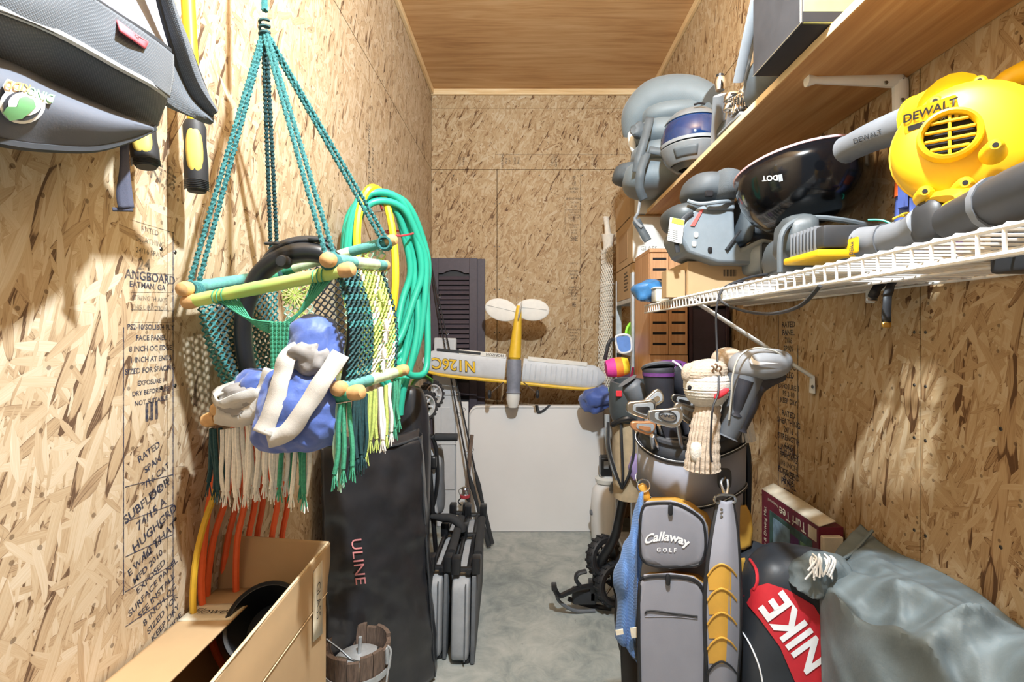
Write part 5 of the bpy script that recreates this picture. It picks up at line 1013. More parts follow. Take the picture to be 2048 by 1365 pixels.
obj('back_pad', blob(B(), pz(1478, 448, .06), (.022, 0, 0), (0, .09, 0), (0, 0, .075), .6, .7, 20, 12), 'puffy_dark', bs); obj('cushion_side', blob(B(), pz(1510, 468, .10), (.060, 0, -.012), (0, .07, 0), (0, 0, .022), .6, .7, 20, 10), 'seat_fabric', bs)
obj('belt_band', tube(B(), spl([pz(1356, 505, -.024), pz(1352, 470, -.026), pz(1366, 440, -.026), pz(1385, 425, -.025)], 5), .004, 6, flat=(1, 2)), 'tool_dark', bs); obj('belt_band', tube(B(), [pz(1452, 500, -.024), pz(1480, 462, -.024)], .004, 6, flat=(1, 2.4)), 'tool_dark', bs)
pxprism([(1376, 455), (1396, 424), (1402, 423), (1384, 456)], -.024, -.0195, 'red_sticker', 'label_red', bs, 0); pxprism([(1334, 440), (1362, 445), (1356, 492), (1328, 485)], -.036, -.032, 'label', 'label_white', bs, 0); pxprism([(1338, 441), (1361, 446), (1360, 456), (1336, 451)], -.0375, -.036, 'label_head', 'label_lime', bs, 0)
for k in range(7): obj('label_line', tube(B(), [pz(1336, 459 + 4 * k, -.0365), pz(1356, 463 + 4 * k, -.0365)], .0006, 4), 'marker', bs)
obj('armrest_base', blob(B(), pz(1525, 520, .02), (.058, 0, .01), (0, .08, 0), (0, 0, .045), .5, .5, 22, 12), 'seat_grey', bs); obj('front_panel', box(B(), (-.03, -.004, -.05), (.03, .004, .05), .008, 2, Matrix.Translation(pz(1538, 520, -.07)) @ Matrix.Rotation(.3, 4, 'Z')), 'seat_grey_dark', bs)
for px, py in ((1392, 470), (1388, 488), (1420, 500)): obj('button', blob(B(), pz(px, py, -.022), (.007, 0, 0), (0, .004, 0), (0, 0, .009), .6, .6, 10, 6), 'slot_black' if px > 1400 else 'label_white', bs)
# vinyl bag
vb = thing('vinyl_bag', 'slumped dark grey vinyl bag lying on the wire shelf under the black helmet', 'bag', V(.70, 1.18, ZW + .003))
obj('body', blob(B(), V(.728, 1.21, ZW + .070), (.122, -.02, 0), (.02, .15, 0), (0, 0, .066), .55, .65, 34, 16, wr(.010, 11, 2)), 'vinyl_grey', vb); obj('end_fold', blob(B(), P(1590, 480, 1.10), (.035, -.01, 0), (.01, .06, 0), (0, 0, .050), .6, .6, 22, 12, wr(.008, 20)), 'vinyl_grey', vb)
obj('piping', tube(B(), spl([P(1560, 545, 1.05), P(1562, 475, 1.05), P(1585, 446, 1.06), P(1625, 436, 1.06), P(1680, 440, 1.05), P(1740, 452, 1.05), P(1790, 468, 1.05)], 6), .006, 8), 'puffy_dark', vb); obj('piping', tube(B(), spl([P(1615, 440, 1.05), P(1622, 470, 1.04), P(1600, 482, 1.04)], 5), .005, 8), 'puffy_dark', vb)
# black helmet, upside down
bh = thing('black_helmet', 'glossy black half helmet lying upside down on the vinyl bag', 'helmet', V(.69, 1.26, 1.545))
Mh = frame(V(.708, 1.285, 1.692), (1, -.05, .10), (.05, 1, -.12))
def shell(bm, k=1.0, top=0.0):
    prof = [(0.0, -.128), (.05, -.124), (.09, -.110), (.122, -.082), (.140, -.045), (.147, -.005), (.148, .03)]
    return lathe(bm, [(r * k, h) for r, h in prof], 40, Mh @ Matrix.Diagonal((1.03, 1.1, 1, 1)))
bhs = obj('shell', shell(B()), 'helmet_black', bh, solid=.004)
obj('rim', tube(B(), [Mh @ V(.1525 * math.cos(a), .163 * math.sin(a), .031) for a in [2 * PI * k / 40 for k in range(40)]], .0042, 6, closed=True), 'rim_pink', bh)
obj('padding', lathe(B(), [(.0, -.09), (.07, -.085), (.11, -.05), (.132, .025), (.125, .03)], 30, Mh), 'puffy_dark', bh); obj('strap_tab', blob(B(), P(1530, 328, 1.26), (.020, 0, .005), (0, .02, 0), (0, 0, .012), .6, .6, 14, 8), 'label_white', bh)
for px, py in ((1725, 345), (1722, 375)): obj('buckle', blob(B(), P(px, py, 1.2), (.013, 0, 0), (0, .015, 0), (0, 0, .012), .6, .6, 10, 8), 'black_plastic', bh)
ptext('marking', 'DOT', 1540, 356, 184, 15, 'label_white', bh, surf(bhs), .02, lift=.004); ppoly('decal', [(1556, 350), (1564, 348), (1566, 362), (1558, 364)], 'grey_mid', bh, surf(bhs), .004, 3)
obj('strap_web', tube(B(), spl([P(1600, 320, 1.3), P(1630, 300, 1.35), P(1660, 302, 1.35), P(1690, 322, 1.3)], 5), .006, 6, flat=(1, 2)), 'vinyl_grey', bh)
# string trimmer lying along the shelf
tm = thing('string_trimmer', 'yellow and grey battery string trimmer lying along the wire shelf', 'trimmer', V(.57, .8, ZW + .003))
def bxp(name, c_, hx, hy, hz, mat, par=tm, ax=(1, 0, 0), ay=(0, 1, 0), bev=.006): return obj(name, box(B(), (-hx, -hy, -hz), (hx, hy, hz), bev, 2, frame(c_, ax, ay)), mat, par)
axd = (P(2048, 395, .60) - P(1690, 492, .94)).normalized(); side = V(axd.y, -axd.x, 0).normalized()
bat = bxp('battery', P(1652, 484, .965), .040, .060, .021, 'tool_dark', tm, -side, axd); bxp('battery_base', P(1642, 516, .965), .042, .062, .007, 'tool_yellow', tm, -side, axd, .004)
for k in range(8): bxp('battery_rib', P(1652, 484, .965) + axd * (-.05 + .012 * k), .0425, .0022, .0235, 'tool_grey', bat, -side, axd, .001)
text('battery_label', '20V', frame(P(1686, 480, .92), axd, (0, 0, 1)), .014, 'label_white', tm, .02); 
neck = [P(1688, 490, .945), P(1720, 488, .915), P(1770, 480, .87), P(1820, 462, .82), P(1850, 445, .79)]
obj('motor_housing', tube(B(), spl(neck[:3], 6), [.030, .033, .029, .026], 16), 'tool_grey', tm); obj('grip', tube(B(), spl(neck[2:], 6), [.026, .023, .028], 14), 'tool_grey', tm)
bxp('badge', P(1705, 492, .895), .016, .002, .014, 'tool_yellow', tm, axd, -side, .003); text('badge_lettering', 'DEWALT', frame(P(1704, 492, .8905), (.1, .0, 1), (-1, .4, 0)), .008, 'decal_black', tm, .02)
for k, t_ in enumerate((.45, .62)): obj('accent_line', tube(B(), [neck[2].lerp(neck[4], t_) + side * .0265 * math.cos(a) + V(0, 0, .027 * math.sin(a)) for a in [PI * .3 + PI * j / 10 for j in range(11)]], .0018, 4), 'tool_yellow', tm)
obj('trigger_guard', tube(B(), spl([P(1862, 462, .78), P(1868, 420, .77), P(1882, 398, .76), P(1925, 392, .72), P(1935, 400, .71), P(1905, 420, .74), P(1898, 455, .75), P(1885, 468, .76)], 5, True), .012, 8, closed=True, flat=(1, 1.5)), 'tool_yellow', tm)
obj('grip_socket', blob(B(), P(1866, 445, .77), (.022, 0, 0), (0, .03, 0), (0, 0, .036), .7, .7, 16, 10), 'tool_dark', tm)
obj('shaft', tube(B(), spl([P(1900, 445, .735), P(1960, 420, .68), P(2048, 385, .60), P(2200, 330, .50)], 5), [.026, .030, .034, .034], 14), 'tool_dark', tm); obj('shaft_collar', tube(B(), [P(1990, 410, .653), P(2003, 405, .643)], .037, 14), 'tool_grey', tm)
# blower
bw = thing('leaf_blower', 'yellow battery leaf blower with grey nozzle on the wire shelf', 'blower', V(.70, .80, 1.48))
bc_ = P(1932, 286, .765); ax_ = V(-.62, -.76, .06).normalized()       # volute axis, turned to the viewer
Mb = frame(bc_, ax_.cross(V(0, 0, 1)), V(0, 0, 1) - ax_ * ax_.z)
Mb = frame(bc_, V(0, 0, 1).cross(ax_), ax_.cross(V(0, 0, 1).cross(ax_)))   # local z = axis to viewer
vol = obj('volute', lathe(B(), [(0, -.055), (.06, -.055), (.085, -.045), (.094, -.02), (.094, .0), (.088, .016), (.070, .028), (.045, .034), (.02, .036), (0, .036)], 40, Mb), 'tool_yellow', bw)
obj('seam_ring', lathe(B(), [(.093, -.014), (.0965, -.013), (.0965, -.009), (.093, -.008)], 40, Mb), 'tool_yellow', bw)
ci = Mb @ V(-.020, .002, .034)
obj('intake_ring', lathe(B(), [(.030, 0), (.031, .014), (.034, .018), (.038, .016), (.040, 0), (.030, 0)], 28, frame(ci, Mb.to_3x3().col[0], Mb.to_3x3().col[1])), 'tool_yellow', bw); obj('intake_dark', lathe(B(), [(0, .004), (.031, .004)], 24, frame(ci, Mb.to_3x3().col[0], Mb.to_3x3().col[1])), 'slot_black', bw, smooth=0)
Mi = frame(ci, Mb.to_3x3().col[0], Mb.to_3x3().col[1])
for k in range(4): y = -.020 + .0135 * k; hw_ = math.sqrt(max(0, .030 ** 2 - y * y)); obj('grille_bar', box(B(), (-hw_, y - .002, .007), (hw_, y + .002, .013), .001, 1, Mi), 'tool_yellow', bw, smooth=0)
obj('grille_bar', box(B(), (-.002, -.03, .006), (.002, .03, .012), .001, 1, Mi), 'tool_yellow', bw, smooth=0)
n0, n1, n2 = P(1905, 228, .79), P(1850, 236, .845), P(1810, 250, .885)
outl = obj('outlet', tube(B(), spl([n0, n0.lerp(n1, .6), n1, n2.lerp(n1, .7)], 5), [.060, .046, .042, .038], 20), 'tool_yellow', bw)
noz = obj('nozzle', tube(B(), spl([n1.lerp(n2, .2), n2, P(1745, 274, .955), P(1692, 300, 1.03)], 6), [.031, .031, .028, .026], 20), 'tool_grey', bw, label='grey tapered nozzle'); obj('nozzle_tip', lathe(B(), [(0, 0), (.024, .001), (.027, -.006)], 18, frame(P(1690, 301, 1.033), (P(1740, 277, .95) - P(1692, 300, 1.03)).cross(V(0, 0, 1)), V(0, 0, 1))), 'slot_black', bw)
bvo = surf(vol, outl); q0, q1 = hit(bvo, 1834, 236, 0), hit(bvo, 1882, 220, 0); qn_ = (EYE - q0).normalized(); qx = (q1 - q0).normalized(); qy = qn_.cross(qx); qm = q0.lerp(q1, .5) + qn_ * .012
Mbd = frame(qm, qx, qy); obj('badge_plate', prism(B(), rrect(.066, .034, .004), .010, Mbd @ Matrix.Translation((0, -.002, -.0055))), 'tool_yellow', bw, smooth=20)
text('badge', 'DEWALT', Mbd @ Matrix.Translation((0, .004, 0)), .0165, 'decal_black', bw, .02, shear=.2); obj('badge_bar', prism(B(), rrect(.056, .008, .001), .001, Mbd @ Matrix.Translation((0, -.012, 0))), 'decal_black', bw, smooth=0); text('badge_small', '20V MAX', Mbd @ Matrix.Translation((.004, -.012, .0008)), .007, 'label_white', bw)
ptext('nozzle_lettering', 'DEWALT', 1735, 274, 20, 15, 'tool_dark', bw, surf(noz), .0, lift=.002)
for px, py, dy in ((1958, 165, .0), (1850, 385, -.01), (1990, 293, -.09), (1930, 368, -.06), (1870, 205, 0)):
    c_ = P(px, py, .775 + dy); o = obj('screw_boss', lathe(B(), [(0, .006), (.006, .006), (.010, .002), (.016, -.03), (0, -.03)], 16, frame(c_, Mb.to_3x3().col[0], Mb.to_3x3().col[1])), 'tool_yellow', bw); obj('screw', lathe(B(), [(0, .0068), (.0035, .0068), (.0035, .004)], 10, frame(c_, Mb.to_3x3().col[0], Mb.to_3x3().col[1])), 'slot_black', o)
obj('handle', tube(B(), spl([P(1985, 200, .82), P(2030, 160, .80), P(2090, 140, .76), P(2170, 170, .70), P(2200, 260, .66)], 6), [.022, .022, .021, .022, .026], 14, flat=(1, 1.2)), 'tool_yellow', bw); obj('motor_body', tube(B(), spl([P(1990, 320, .80), P(2080, 330, .74), P(2180, 320, .66)], 5), [.060, .050, .045], 18), 'tool_yellow', bw)
obj('foot', tube(B(), spl([Mb @ V(-.05, -.072, 0), Mb @ V(.0, -.098, .01), Mb @ V(.07, -.085, 0)], 6), .016, 10), 'tool_yellow', bw); obj('lower_bracket', tube(B(), spl([P(1845, 395, .80), P(1855, 370, .80), P(1900, 372, .79), P(1965, 385, .77), P(1985, 370, .77)], 5), .011, 8), 'tool_yellow', bw)
bxp('battery', P(2100, 470, .70), .04, .05, .05, 'tool_dark', bw)
# toy blaster behind
tg = thing('toy_water_blaster', 'blue and purple toy water blaster with orange band standing behind the leaf blower', 'toy', V(.83, 1.085, ZW + .003))
obj('barrel', tube(B(), [P(1826, 330, 1.075), P(1826, 300, 1.075), P(1828, 275, 1.075)], [.025, .026, .024], 14), 'toy_purple', tg); obj('reservoir', tube(B(), [V(.832, 1.085, ZW + .004), P(1822, 405, 1.08), P(1826, 330, 1.075)], [.030, .028, .026], 14), 'toy_blue', tg); obj('grip_band', tube(B(), [P(1823, 392, 1.075), P(1825, 350, 1.073)], .0305, 14), 'toy_orange', tg); obj('collar', tube(B(), [P(1826, 332, 1.073), P(1826, 322, 1.073)], .031, 14), 'tool_dark', tg); obj('pump_rail', box(B(), (-.005, -.01, -.05), (.005, .01, .05), .002, 1, Matrix.Translation(P(1806, 370, 1.06))), 'toy_blue', tg)
tag(obj('purple_booklet', box(B(), (.80, .985, ZW + .003), (.865, 1.0, ZW + .10), .002), 'violet', smooth=0), 'small purple booklet standing behind the leaf blower', 'booklet')
cord('green_wire', 'thin green wire looping across the back of the wire shelf', [P(1736, 440, 1.16), P(1765, 441, 1.14), P(1790, 452, 1.12), P(1805, 462, 1.1)], .0022, 'hose_green')
# straps and cords hanging from the shelf
hsx = thing('hanging_strap', 'black webbing strap with metal buckle hanging below the wire shelf', 'strap', P(1772, 655, 1.08))
ribbon([P(1790, 555, 1.10), P(1780, 575, 1.09), P(1774, 600, 1.085), P(1773, 645, 1.085)], .017, 'tool_dark', hsx, 'webbing', (-.2, -1, 0), .003); obj('buckle', box(B(), (-.010, -.003, -.006), (.010, .003, .006), .002, 1, Matrix.Translation(P(1773, 650, 1.083))), 'brass', hsx); ribbon([P(1765, 562, 1.12), P(1752, 580, 1.11), P(1745, 596, 1.11)], .02, 'tool_dark', hsx, 'webbing', (-.2, -1, 0), .003); obj('end_clip', box(B(), (-.012, -.002, -.004), (.012, .002, .004), .001, 1, Matrix.Translation(P(1744, 599, 1.108))), 'steel', hsx)
cord('black_power_cable', 'black cable drooping in a loop from the wire shelf lip', [P(1640, 572, .80), P(1600, 612, .86), P(1540, 628, 1.0), P(1480, 620, 1.15), P(1440, 600, 1.2), P(1450, 575, 1.22), P(1500, 555, 1.25), P(1545, 548, 1.28)], .0034, 'tool_dark')
cord('long_black_cord', 'long thin black cord hanging from the wire shelf down past the golf club covers', [P(1545, 560, 1.22), P(1460, 570, 1.21), P(1434, 610, 1.20), P(1434, 700, 1.19), P(1437, 780, 1.14), P(1425, 820, 1.12), P(1421, 900, 1.12), P(1424, 925, 1.12)], .0025, 'decal_black')
# ================================================================ rack with cartons, back right
rk = thing('metal_rack', 'galvanized steel shelving rack in the back right corner', 'rack', (.70, 2.85, 0))
def angle_post(x, y, sx, sy, ztop):
    o = obj('post', prism(B(), [(0, 0), (.036 * sx, 0), (.036 * sx, .002 * sy), (.002 * sx, .002 * sy), (.002 * sx, .036 * sy), (0, .036 * sy)], ztop, frame(V(x, y, ztop / 2), (1, 0, 0), (0, 1, 0))), 'galv', rk, smooth=0)
    if sy > 0 and sx > 0:
        for k in range(34): obj('post_hole', lathe(B(), [(0, 0), (.0045, 0)], 8, Matrix.Translation(V(x + .020 * sx, y - .0006, .5 + k * .032)) @ RXp), 'slot_black', o, smooth=0)
    return o
angle_post(.535, 2.50, 1, 1, 1.60); angle_post(.87, 2.50, -1, 1, 1.60); angle_post(.535, 2.96, 1, -1, 1.60); angle_post(.87, 2.96, -1, -1, 1.60)
for z in (.12, .62, 1.20, 1.475): obj('rack_shelf', box(B(), (.537, 2.502, z - .022), (.868, 2.958, z), .002), 'galv', rk, smooth=0)
t = carton('stacked_carton', 'lower brown carton of the stack on the steel rack', (.540, 2.506, 1.478), (.855, 2.95, 1.645)); 
for k in range(6): obj('print_block', box(B(), (.5392, 2.62 + .02 * (k % 2), 1.52 + k * .018), (.540, 2.72, 1.53 + k * .018)), 'ink_faint', t, smooth=0)
t = carton('stacked_carton', 'middle carton with white end panel in the stack on the steel rack', (.538, 2.508, 1.652), (.85, 2.94, 1.885)); obj('white_panel', box(B(), (.541, 2.5065, 1.66), (.80, 2.508, 1.88)), 'label_white', t, smooth=0); obj('brown_patch', box(B(), (.5365, 2.62, 1.69), (.538, 2.86, 1.84)), 'cardboard_in', t, smooth=0)
text('print', 'GLASS', frame(V(.62, 2.506, 1.72), (1, 0, 0), (0, 0, 1)), .03, 'ink_faint', t)
carton('stacked_carton', 'top brown carton of the stack on the steel rack', (.535, 2.56, 1.892), (.70, 2.95, 2.02)); carton('white_carton', 'small white carton on top of the stack under the sleeping bag', (.56, 2.475, 1.892), (.66, 2.555, 2.0), 'label_white')
# wooden cabinet with vents and dark cabinet
cb = thing('slatted_cabinet', 'narrow orange wooden cabinet with slotted doors under the wire shelf end', 'cabinet', (.60, 2.25, 0))
cx0, cx1, cy0, cy1 = .528, .690, 2.12, 2.40
for nm, a, c_ in (('side', (cx0, cy0 + .012, 0), (cx0 + .014, cy1, 1.64)), ('side', (cx1 - .014, cy0 + .012, 0), (cx1, cy1, 1.64)), ('back', (cx0 + .014, cy1 - .008, .01), (cx1 - .014, cy1, 1.63)), ('top', (cx0, cy0, 1.64), (cx1, cy1, 1.656)), ('shelf_board', (cx0 + .014, cy0 + .012, 1.165), (cx1 - .014, cy1 - .01, 1.18)), ('shelf_board', (cx0 + .014, cy0 + .012, .6), (cx1 - .014, cy1 - .01, .615)), ('kick_rail', (cx0 + .014, cy0 + .012, .0), (cx1 - .014, cy0 + .026, .08))): obj(nm, box(B(), a, c_, .001), 'cabinet_wood', cb, smooth=0)
for z0_, z1_ in ((1.205, 1.415), (1.43, 1.635)):
    for xa, xb_ in ((cx0 + .002, (cx0 + cx1) / 2 - .001), ((cx0 + cx1) / 2 + .001, cx1 - .002)):
        dr = obj('door', box(B(), (xa, cy0 - .006, z0_), (xb_, cy0 + .01, z1_), .002), 'cabinet_wood', cb, smooth=0)
        for k in range(4): zz = z0_ + .04 + k * .045; obj('vent_slot', box(B(), (xa + .010, cy0 - .0068, zz), (xb_ - .010, cy0 - .005, zz + .011), .001), 'slot_black', dr, smooth=0)
obj('front_rail', box(B(), (cx0, cy0 - .004, 1.15), (cx1, cy0 + .012, 1.203), .001), 'cabinet_wood', cb, smooth=0)
dk = thing('dark_cabinet', 'dark plum wooden cabinet standing between slatted cabinet and right wall', 'cabinet', (.79, 2.2, 0))
for nm, a, c_ in (('front_panel', (.705, 2.13, .05), (.855, 2.145, 1.40)), ('side', (.697, 2.12, 0), (.712, 2.42, 1.41)), ('side', (.853, 2.12, 0), (.868, 2.42, 1.41)), ('top', (.697, 2.115, 1.41), (.868, 2.42, 1.425)), ('ledge', (.69, 2.06, 1.155), (.868, 2.13, 1.17))): obj(nm, box(B(), a, c_, .002), 'cabinet_dark' if nm != 'front_panel' else 'dark_panel', dk, smooth=0)
# rolled net
rn = thing('rolled_net', 'white rolled rope net standing upright in front of the back wall', 'net', (.62, 3.38, 0))
bm = B(); base = P(1206, 800, 3.34); base.z = .002; topn = P(1216, 470, 3.36)
obj('roll', tube(B(), spl([base, base.lerp(topn, .3), base.lerp(topn, .6), topn], 8), [.045, .05, .045, .030], 14), 'net_white', rn); obj('tip', tube(B(), spl([topn, P(1214, 452, 3.36), P(1212, 436, 3.36)], 5), [.024, .018, .020], 10), 'net_white', rn); obj('tip_knob', blob(B(), P(1212, 436, 3.36), (.022, 0, 0), (0, .02, 0), (0, 0, .010), .8, .8, 12, 8), 'net_white', rn)
qn = [P(1203, 500, 3.33), P(1226, 490, 3.30), P(1222, 790, 3.28), P(1193, 790, 3.30)]
for i in range(6):
    for j in range(28):
        u0, u1, v0, v1 = i / 6, (i + 1) / 6, j / 28, (j + 1) / 28; tube(bm, [bil(qn, u0, v0), bil(qn, u1, v1)], .0025, 4); tube(bm, [bil(qn, u1, v0), bil(qn, u0, v1)], .0025, 4)
tag(obj('net_mesh', bm, 'net_white', rn), kind='stuff')
for k in range(5): obj('lashing', tube(B(), [base.lerp(topn, .5 + .11 * k) + V(.046 * math.cos(a), .046 * math.sin(a), 0) for a in [2 * PI * j / 14 for j in range(14)]], .004, 5, closed=True), 'net_white', rn)
# toys on the rack shelf
gg = thing('swim_goggles', 'blue swim mask with black strap hanging at the rack post', 'goggles', P(1245, 705, 2.47))
obj('lens_frame', tube(B(), spl([P(1232, 674, 2.46), P(1258, 672, 2.46), P(1262, 700, 2.46), P(1246, 706, 2.46), P(1236, 700, 2.46)], 5, True), .006, 8, closed=True), 'foam_silver', gg)
bm = B(); bm.faces.new([bm.verts.new(P(a, c_, 2.462)) for a, c_ in ((1232, 674), (1258, 672), (1262, 700), (1246, 706), (1236, 700))]); obj('lens', bm, 'goggle_blue', gg, solid=.012, smooth=0); ribbon([P(1232, 680, 2.46), P(1220, 682, 2.44), P(1214, 700, 2.44), P(1210, 720, 2.45)], .018, 'tool_dark', gg)
lt = thing('lime_toy_bucket', 'bright lime green plastic toy on the rack shelf', 'toy', P(1285, 705, 2.6))
obj('shell', lathe(B(), [(0, .0), (.055, .0), (.07, .04), (.075, .13), (.068, .13), (.05, .01)], 22, Matrix.Translation(V(.61, 2.62, 1.203))), 'lime_toy', lt); obj('handle', tube(B(), spl([P(1250, 690, 2.55), P(1255, 655, 2.56), P(1275, 640, 2.58), P(1295, 655, 2.58)], 5), .007, 8), 'lime_toy', lt); obj('spout', blob(B(), P(1292, 690, 2.53), (.02, 0, 0), (0, .02, 0), (0, 0, .05), .8, .8, 14, 10), 'lime_toy', lt); text('print', '20', frame(P(1284, 688, 2.535), (1, 0, 0), (0, 0, 1)), .03, 'decal_black', lt)
tag(obj('yellow_ball', blob(B(), V(.70, 2.60, 1.203 + .12), (.09, 0, 0), (0, .09, 0), (0, 0, .12), .9, .9, 20, 14), 'yellow_plush'), 'yellow pear shaped toy behind the lime toy on the rack', 'toy')
pp = thing('rainbow_pillow', 'pink orange and yellow plush roll hanging beside the rack post', 'plush', P(1232, 755, 2.43))
c0, c1 = P(1212, 738, 2.43), P(1256, 732, 2.43)
for (s, e), mt in (((0, .4), 'magenta'), ((.4, .72), 'orange_plush'), ((.72, 1), 'yellow_plush')): obj('stripe', tube(B(), [c0.lerp(c1, s + (e - s) * k / 6) for k in range(7)], [(.048 - .02 * abs((s + (e - s) * k / 6) - .5) ** 2 * 4 * .5) for k in range(7)], 18), mt, pp)
obj('tail', tube(B(), spl([P(1250, 760, 2.42), P(1262, 755, 2.42), P(1266, 735, 2.42)], 5), .006, 6), 'magenta', pp)
tag(obj('patterned_pouch', blob(B(), P(1240, 778, 2.40), (.045, 0, .01), (0, .03, 0), (0, 0, .035), .8, .8, 18, 12, wr(.014, 30)), 'magenta'), 'crumpled pink and white pouch under the rainbow plush', 'pouch')
tag(obj('patterned_cloth', blob(B(), P(1232, 772, 2.35), (.035, 0, .018), (0, .02, 0), (0, 0, .02), .8, .8, 18, 12, wr(.012, 40, 3)), 'mint_cord'), 'pale mint crumpled cloth beside the pink pouch', 'cloth')
carton('violet_bin', 'dark violet bin on the lower rack shelf behind the post', (.545, 2.56, .625), (.80, 3.0, 1.10), 'violet', 'bin', True)
tag(obj('red_ball', blob(B(), P(1292, 770, 2.46), (.04, 0, 0), (0, .04, 0), (0, 0, .05), 1, 1, 18, 12), 'red_cloth'), 'red cloth bundle behind the dark club cover', 'bundle')
tag(obj('blue_jacket', blob(B(), P(1195, 800, 3.05), (.10, 0, .01), (0, .07, 0), (0, 0, .07), .8, .8, 26, 16, wr(.035, 16)), 'blue_nylon'), 'crumpled dark blue jacket lying over the table corner', 'jacket')
plain('bag_grey', '#8b8c96', .68, var=.04, scale=12, bmp=.12, bscale=300); plain('bag_dark', '#33353a', .6, var=.1, bmp=.2, bscale=300); plain('bag_gold', '#c8993f', .5, var=.08, scale=14, bmp=.2, bscale=120); plain('bag_black', '#202125', .5, var=.12); plain('emb_white', '#eceef2', .6, var=.02)
woven('terry', '#6d8fc4', '#5378b0', s=700, bmp=.8, rough=.95); plain('knit_tan', '#b5a593', .9, bmp=.8, bscale=260, var=.12, scale=160, bdist=.002); plain('knit_white', '#d2ccc2', .9, bmp=.8, bscale=260, var=.06, scale=160, bdist=.002); plain('knit_brown', '#7f6450', .9, bmp=.8, bscale=260); plain('red_felt', '#cf2f3a', .8)
plain('iron', '#b9bcc0', .22, 1.0, var=.06); plain('copper_head', '#c08a63', .3, .5); plain('cover_black', '#2a2b33', .6, var=.12, bmp=.2, bscale=300); plain('cover_grey', '#565a60', .55, var=.08); plain('cover_mid', '#85878b', .6, var=.06); plain('cover_light', '#b9b6ac', .5, var=.05); plain('tarp', '#687377', .66, var=.14, scale=9, bmp=.3, bscale=140, bdist=.002); plain('rope_white', '#e8e6e2', .9)
plain('nike_red', '#c22a35', .5, var=.05); plain('duffel_black', '#2b2f35', .5, var=.12, scale=12, bmp=.2, bscale=160); plain('maroon', '#6b1f34', .45, var=.06); plain('carton_white', '#dcd2bd', .7); plain('pic_teal', '#3b5a55', .5, var=.3, scale=30); plain('pic_green', '#5f7a52', .5, var=.4, scale=40); plain('pic_blue', '#7f9bb0', .5, var=.3, scale=25); plain('tan_cloth', '#b5a284', .8, var=.1); plain('lilac', '#8f7fae', .7)
# ================================================================ golf bag in the foreground
gbx, gby = .462, 1.40
gbg = thing('golf_bag', 'grey and gold golf bag with white embroidered lettering standing in the foreground', 'golf bag', (gbx, gby, 0))
Mq = Matrix.Translation((gbx, gby, 0)) @ Matrix.Diagonal((1.0, .92, 1, 1))
body_ = obj('body', lathe(B(), [(0, 0), (.128, .002), (.134, .03), (.134, .5), (.136, .80), (.138, .885)], 36, Mq), 'bag_grey', gbg)
def wavy(z0_, z1_, amp, r, mat, name, ph=.6):
    bm = B(); n = 48; A, D = [], []
    for k in range(n):
        a = 2 * PI * k / n; w_ = amp * math.sin(2 * a + ph)
        A.append(bm.verts.new(Mq @ V(r * math.cos(a), r * math.sin(a), z0_ + w_))); D.append(bm.verts.new(Mq @ V(r * 1.01 * math.cos(a), r * 1.01 * math.sin(a), z1_ + w_ * 1.1)))
    for k in range(n): bm.faces.new((A[k], A[(k + 1) % n], D[(k + 1) % n], D[k]))
    return obj(name, bm, mat, gbg, solid=.006)
cuff = wavy(.872, .985, .018, .142, 'bag_grey', 'cuff', 2.6); col_ = wavy(.965, 1.030, .018, .137, 'bag_dark', 'collar', 2.6); obj('padded_rim', tube(B(), [Mq @ V(.137 * math.cos(a), .137 * math.sin(a), 1.030 + .020 * math.sin(2 * a + 2.6)) for a in [2 * PI * k / 48 for k in range(48)]], .010, 8, closed=True), 'bag_dark', gbg)
for z0_, r in ((.868, .146), (.985, .147)): obj('cuff_piping', tube(B(), [Mq @ V(r * math.cos(a), r * math.sin(a), z0_ + .019 * math.sin(2 * a + 2.6)) for a in [2 * PI * k / 48 for k in range(48)]], .0045, 6, closed=True), 'bag_black', gbg); obj('cuff_cord', tube(B(), [Mq @ V((r + .003) * math.cos(a), (r + .003) * math.sin(a), z0_ + .004 + .019 * math.sin(2 * a + 2.6)) for a in [2 * PI * k / 48 for k in range(48)]], .0009, 5, closed=True), 'emb_white', gbg)
obj('top_divider', lathe(B(), [(0, .96), (.128, .96), (.132, .93)], 30, Mq), 'bag_black', gbg)
for a in (0, PI / 3, 2 * PI / 3): obj('divider', box(B(), (-.126, -.004, .93), (.126, .004, 1.005), .003, 1, Mq @ Matrix.Rotation(a, 4, 'Z')), 'bag_dark', gbg)
def pocket(name, outline, Yf, Yb, mat, side_mat, par=gbg, bev=.018, shift=(0, 0)):
    bm = B(); n = len(outline); a = [bm.verts.new(P(x, y, Yf)) for x, y in outline]; c_ = [bm.verts.new(P(x + shift[0], y + shift[1], Yb)) for x, y in outline]
    f = bm.faces.new(a); bm.faces.new(c_[::-1])
    for i in range(n): bm.faces.new((a[i], c_[i], c_[(i + 1) % n], a[(i + 1) % n])).material_index = 1
    bmesh.ops.bevel(bm, geom=[e for e in f.edges], offset=bev, segments=4, affect='EDGES', profile=.6)
    o = obj(name, bm, mat, par, smooth=50); o.data.materials.append(M_[side_mat]); return o
p1o = [(1292, 1004), (1340, 1002), (1372, 1012), (1404, 1034), (1414, 1056), (1416, 1100), (1408, 1126), (1392, 1137), (1340, 1139), (1300, 1136), (1280, 1122), (1275, 1095), (1276, 1040), (1281, 1014)]
p1 = pocket('upper_pocket', p1o, 1.185, 1.30, 'bag_grey', 'bag_gold', shift=(13, -9))
p2o = [(1286, 1150), (1340, 1147), (1384, 1153), (1404, 1168), (1412, 1195), (1414, 1260), (1413, 1365), (1411, 1460), (1395, 1478), (1300, 1480), (1280, 1465), (1276, 1365), (1274, 1260), (1276, 1170)]
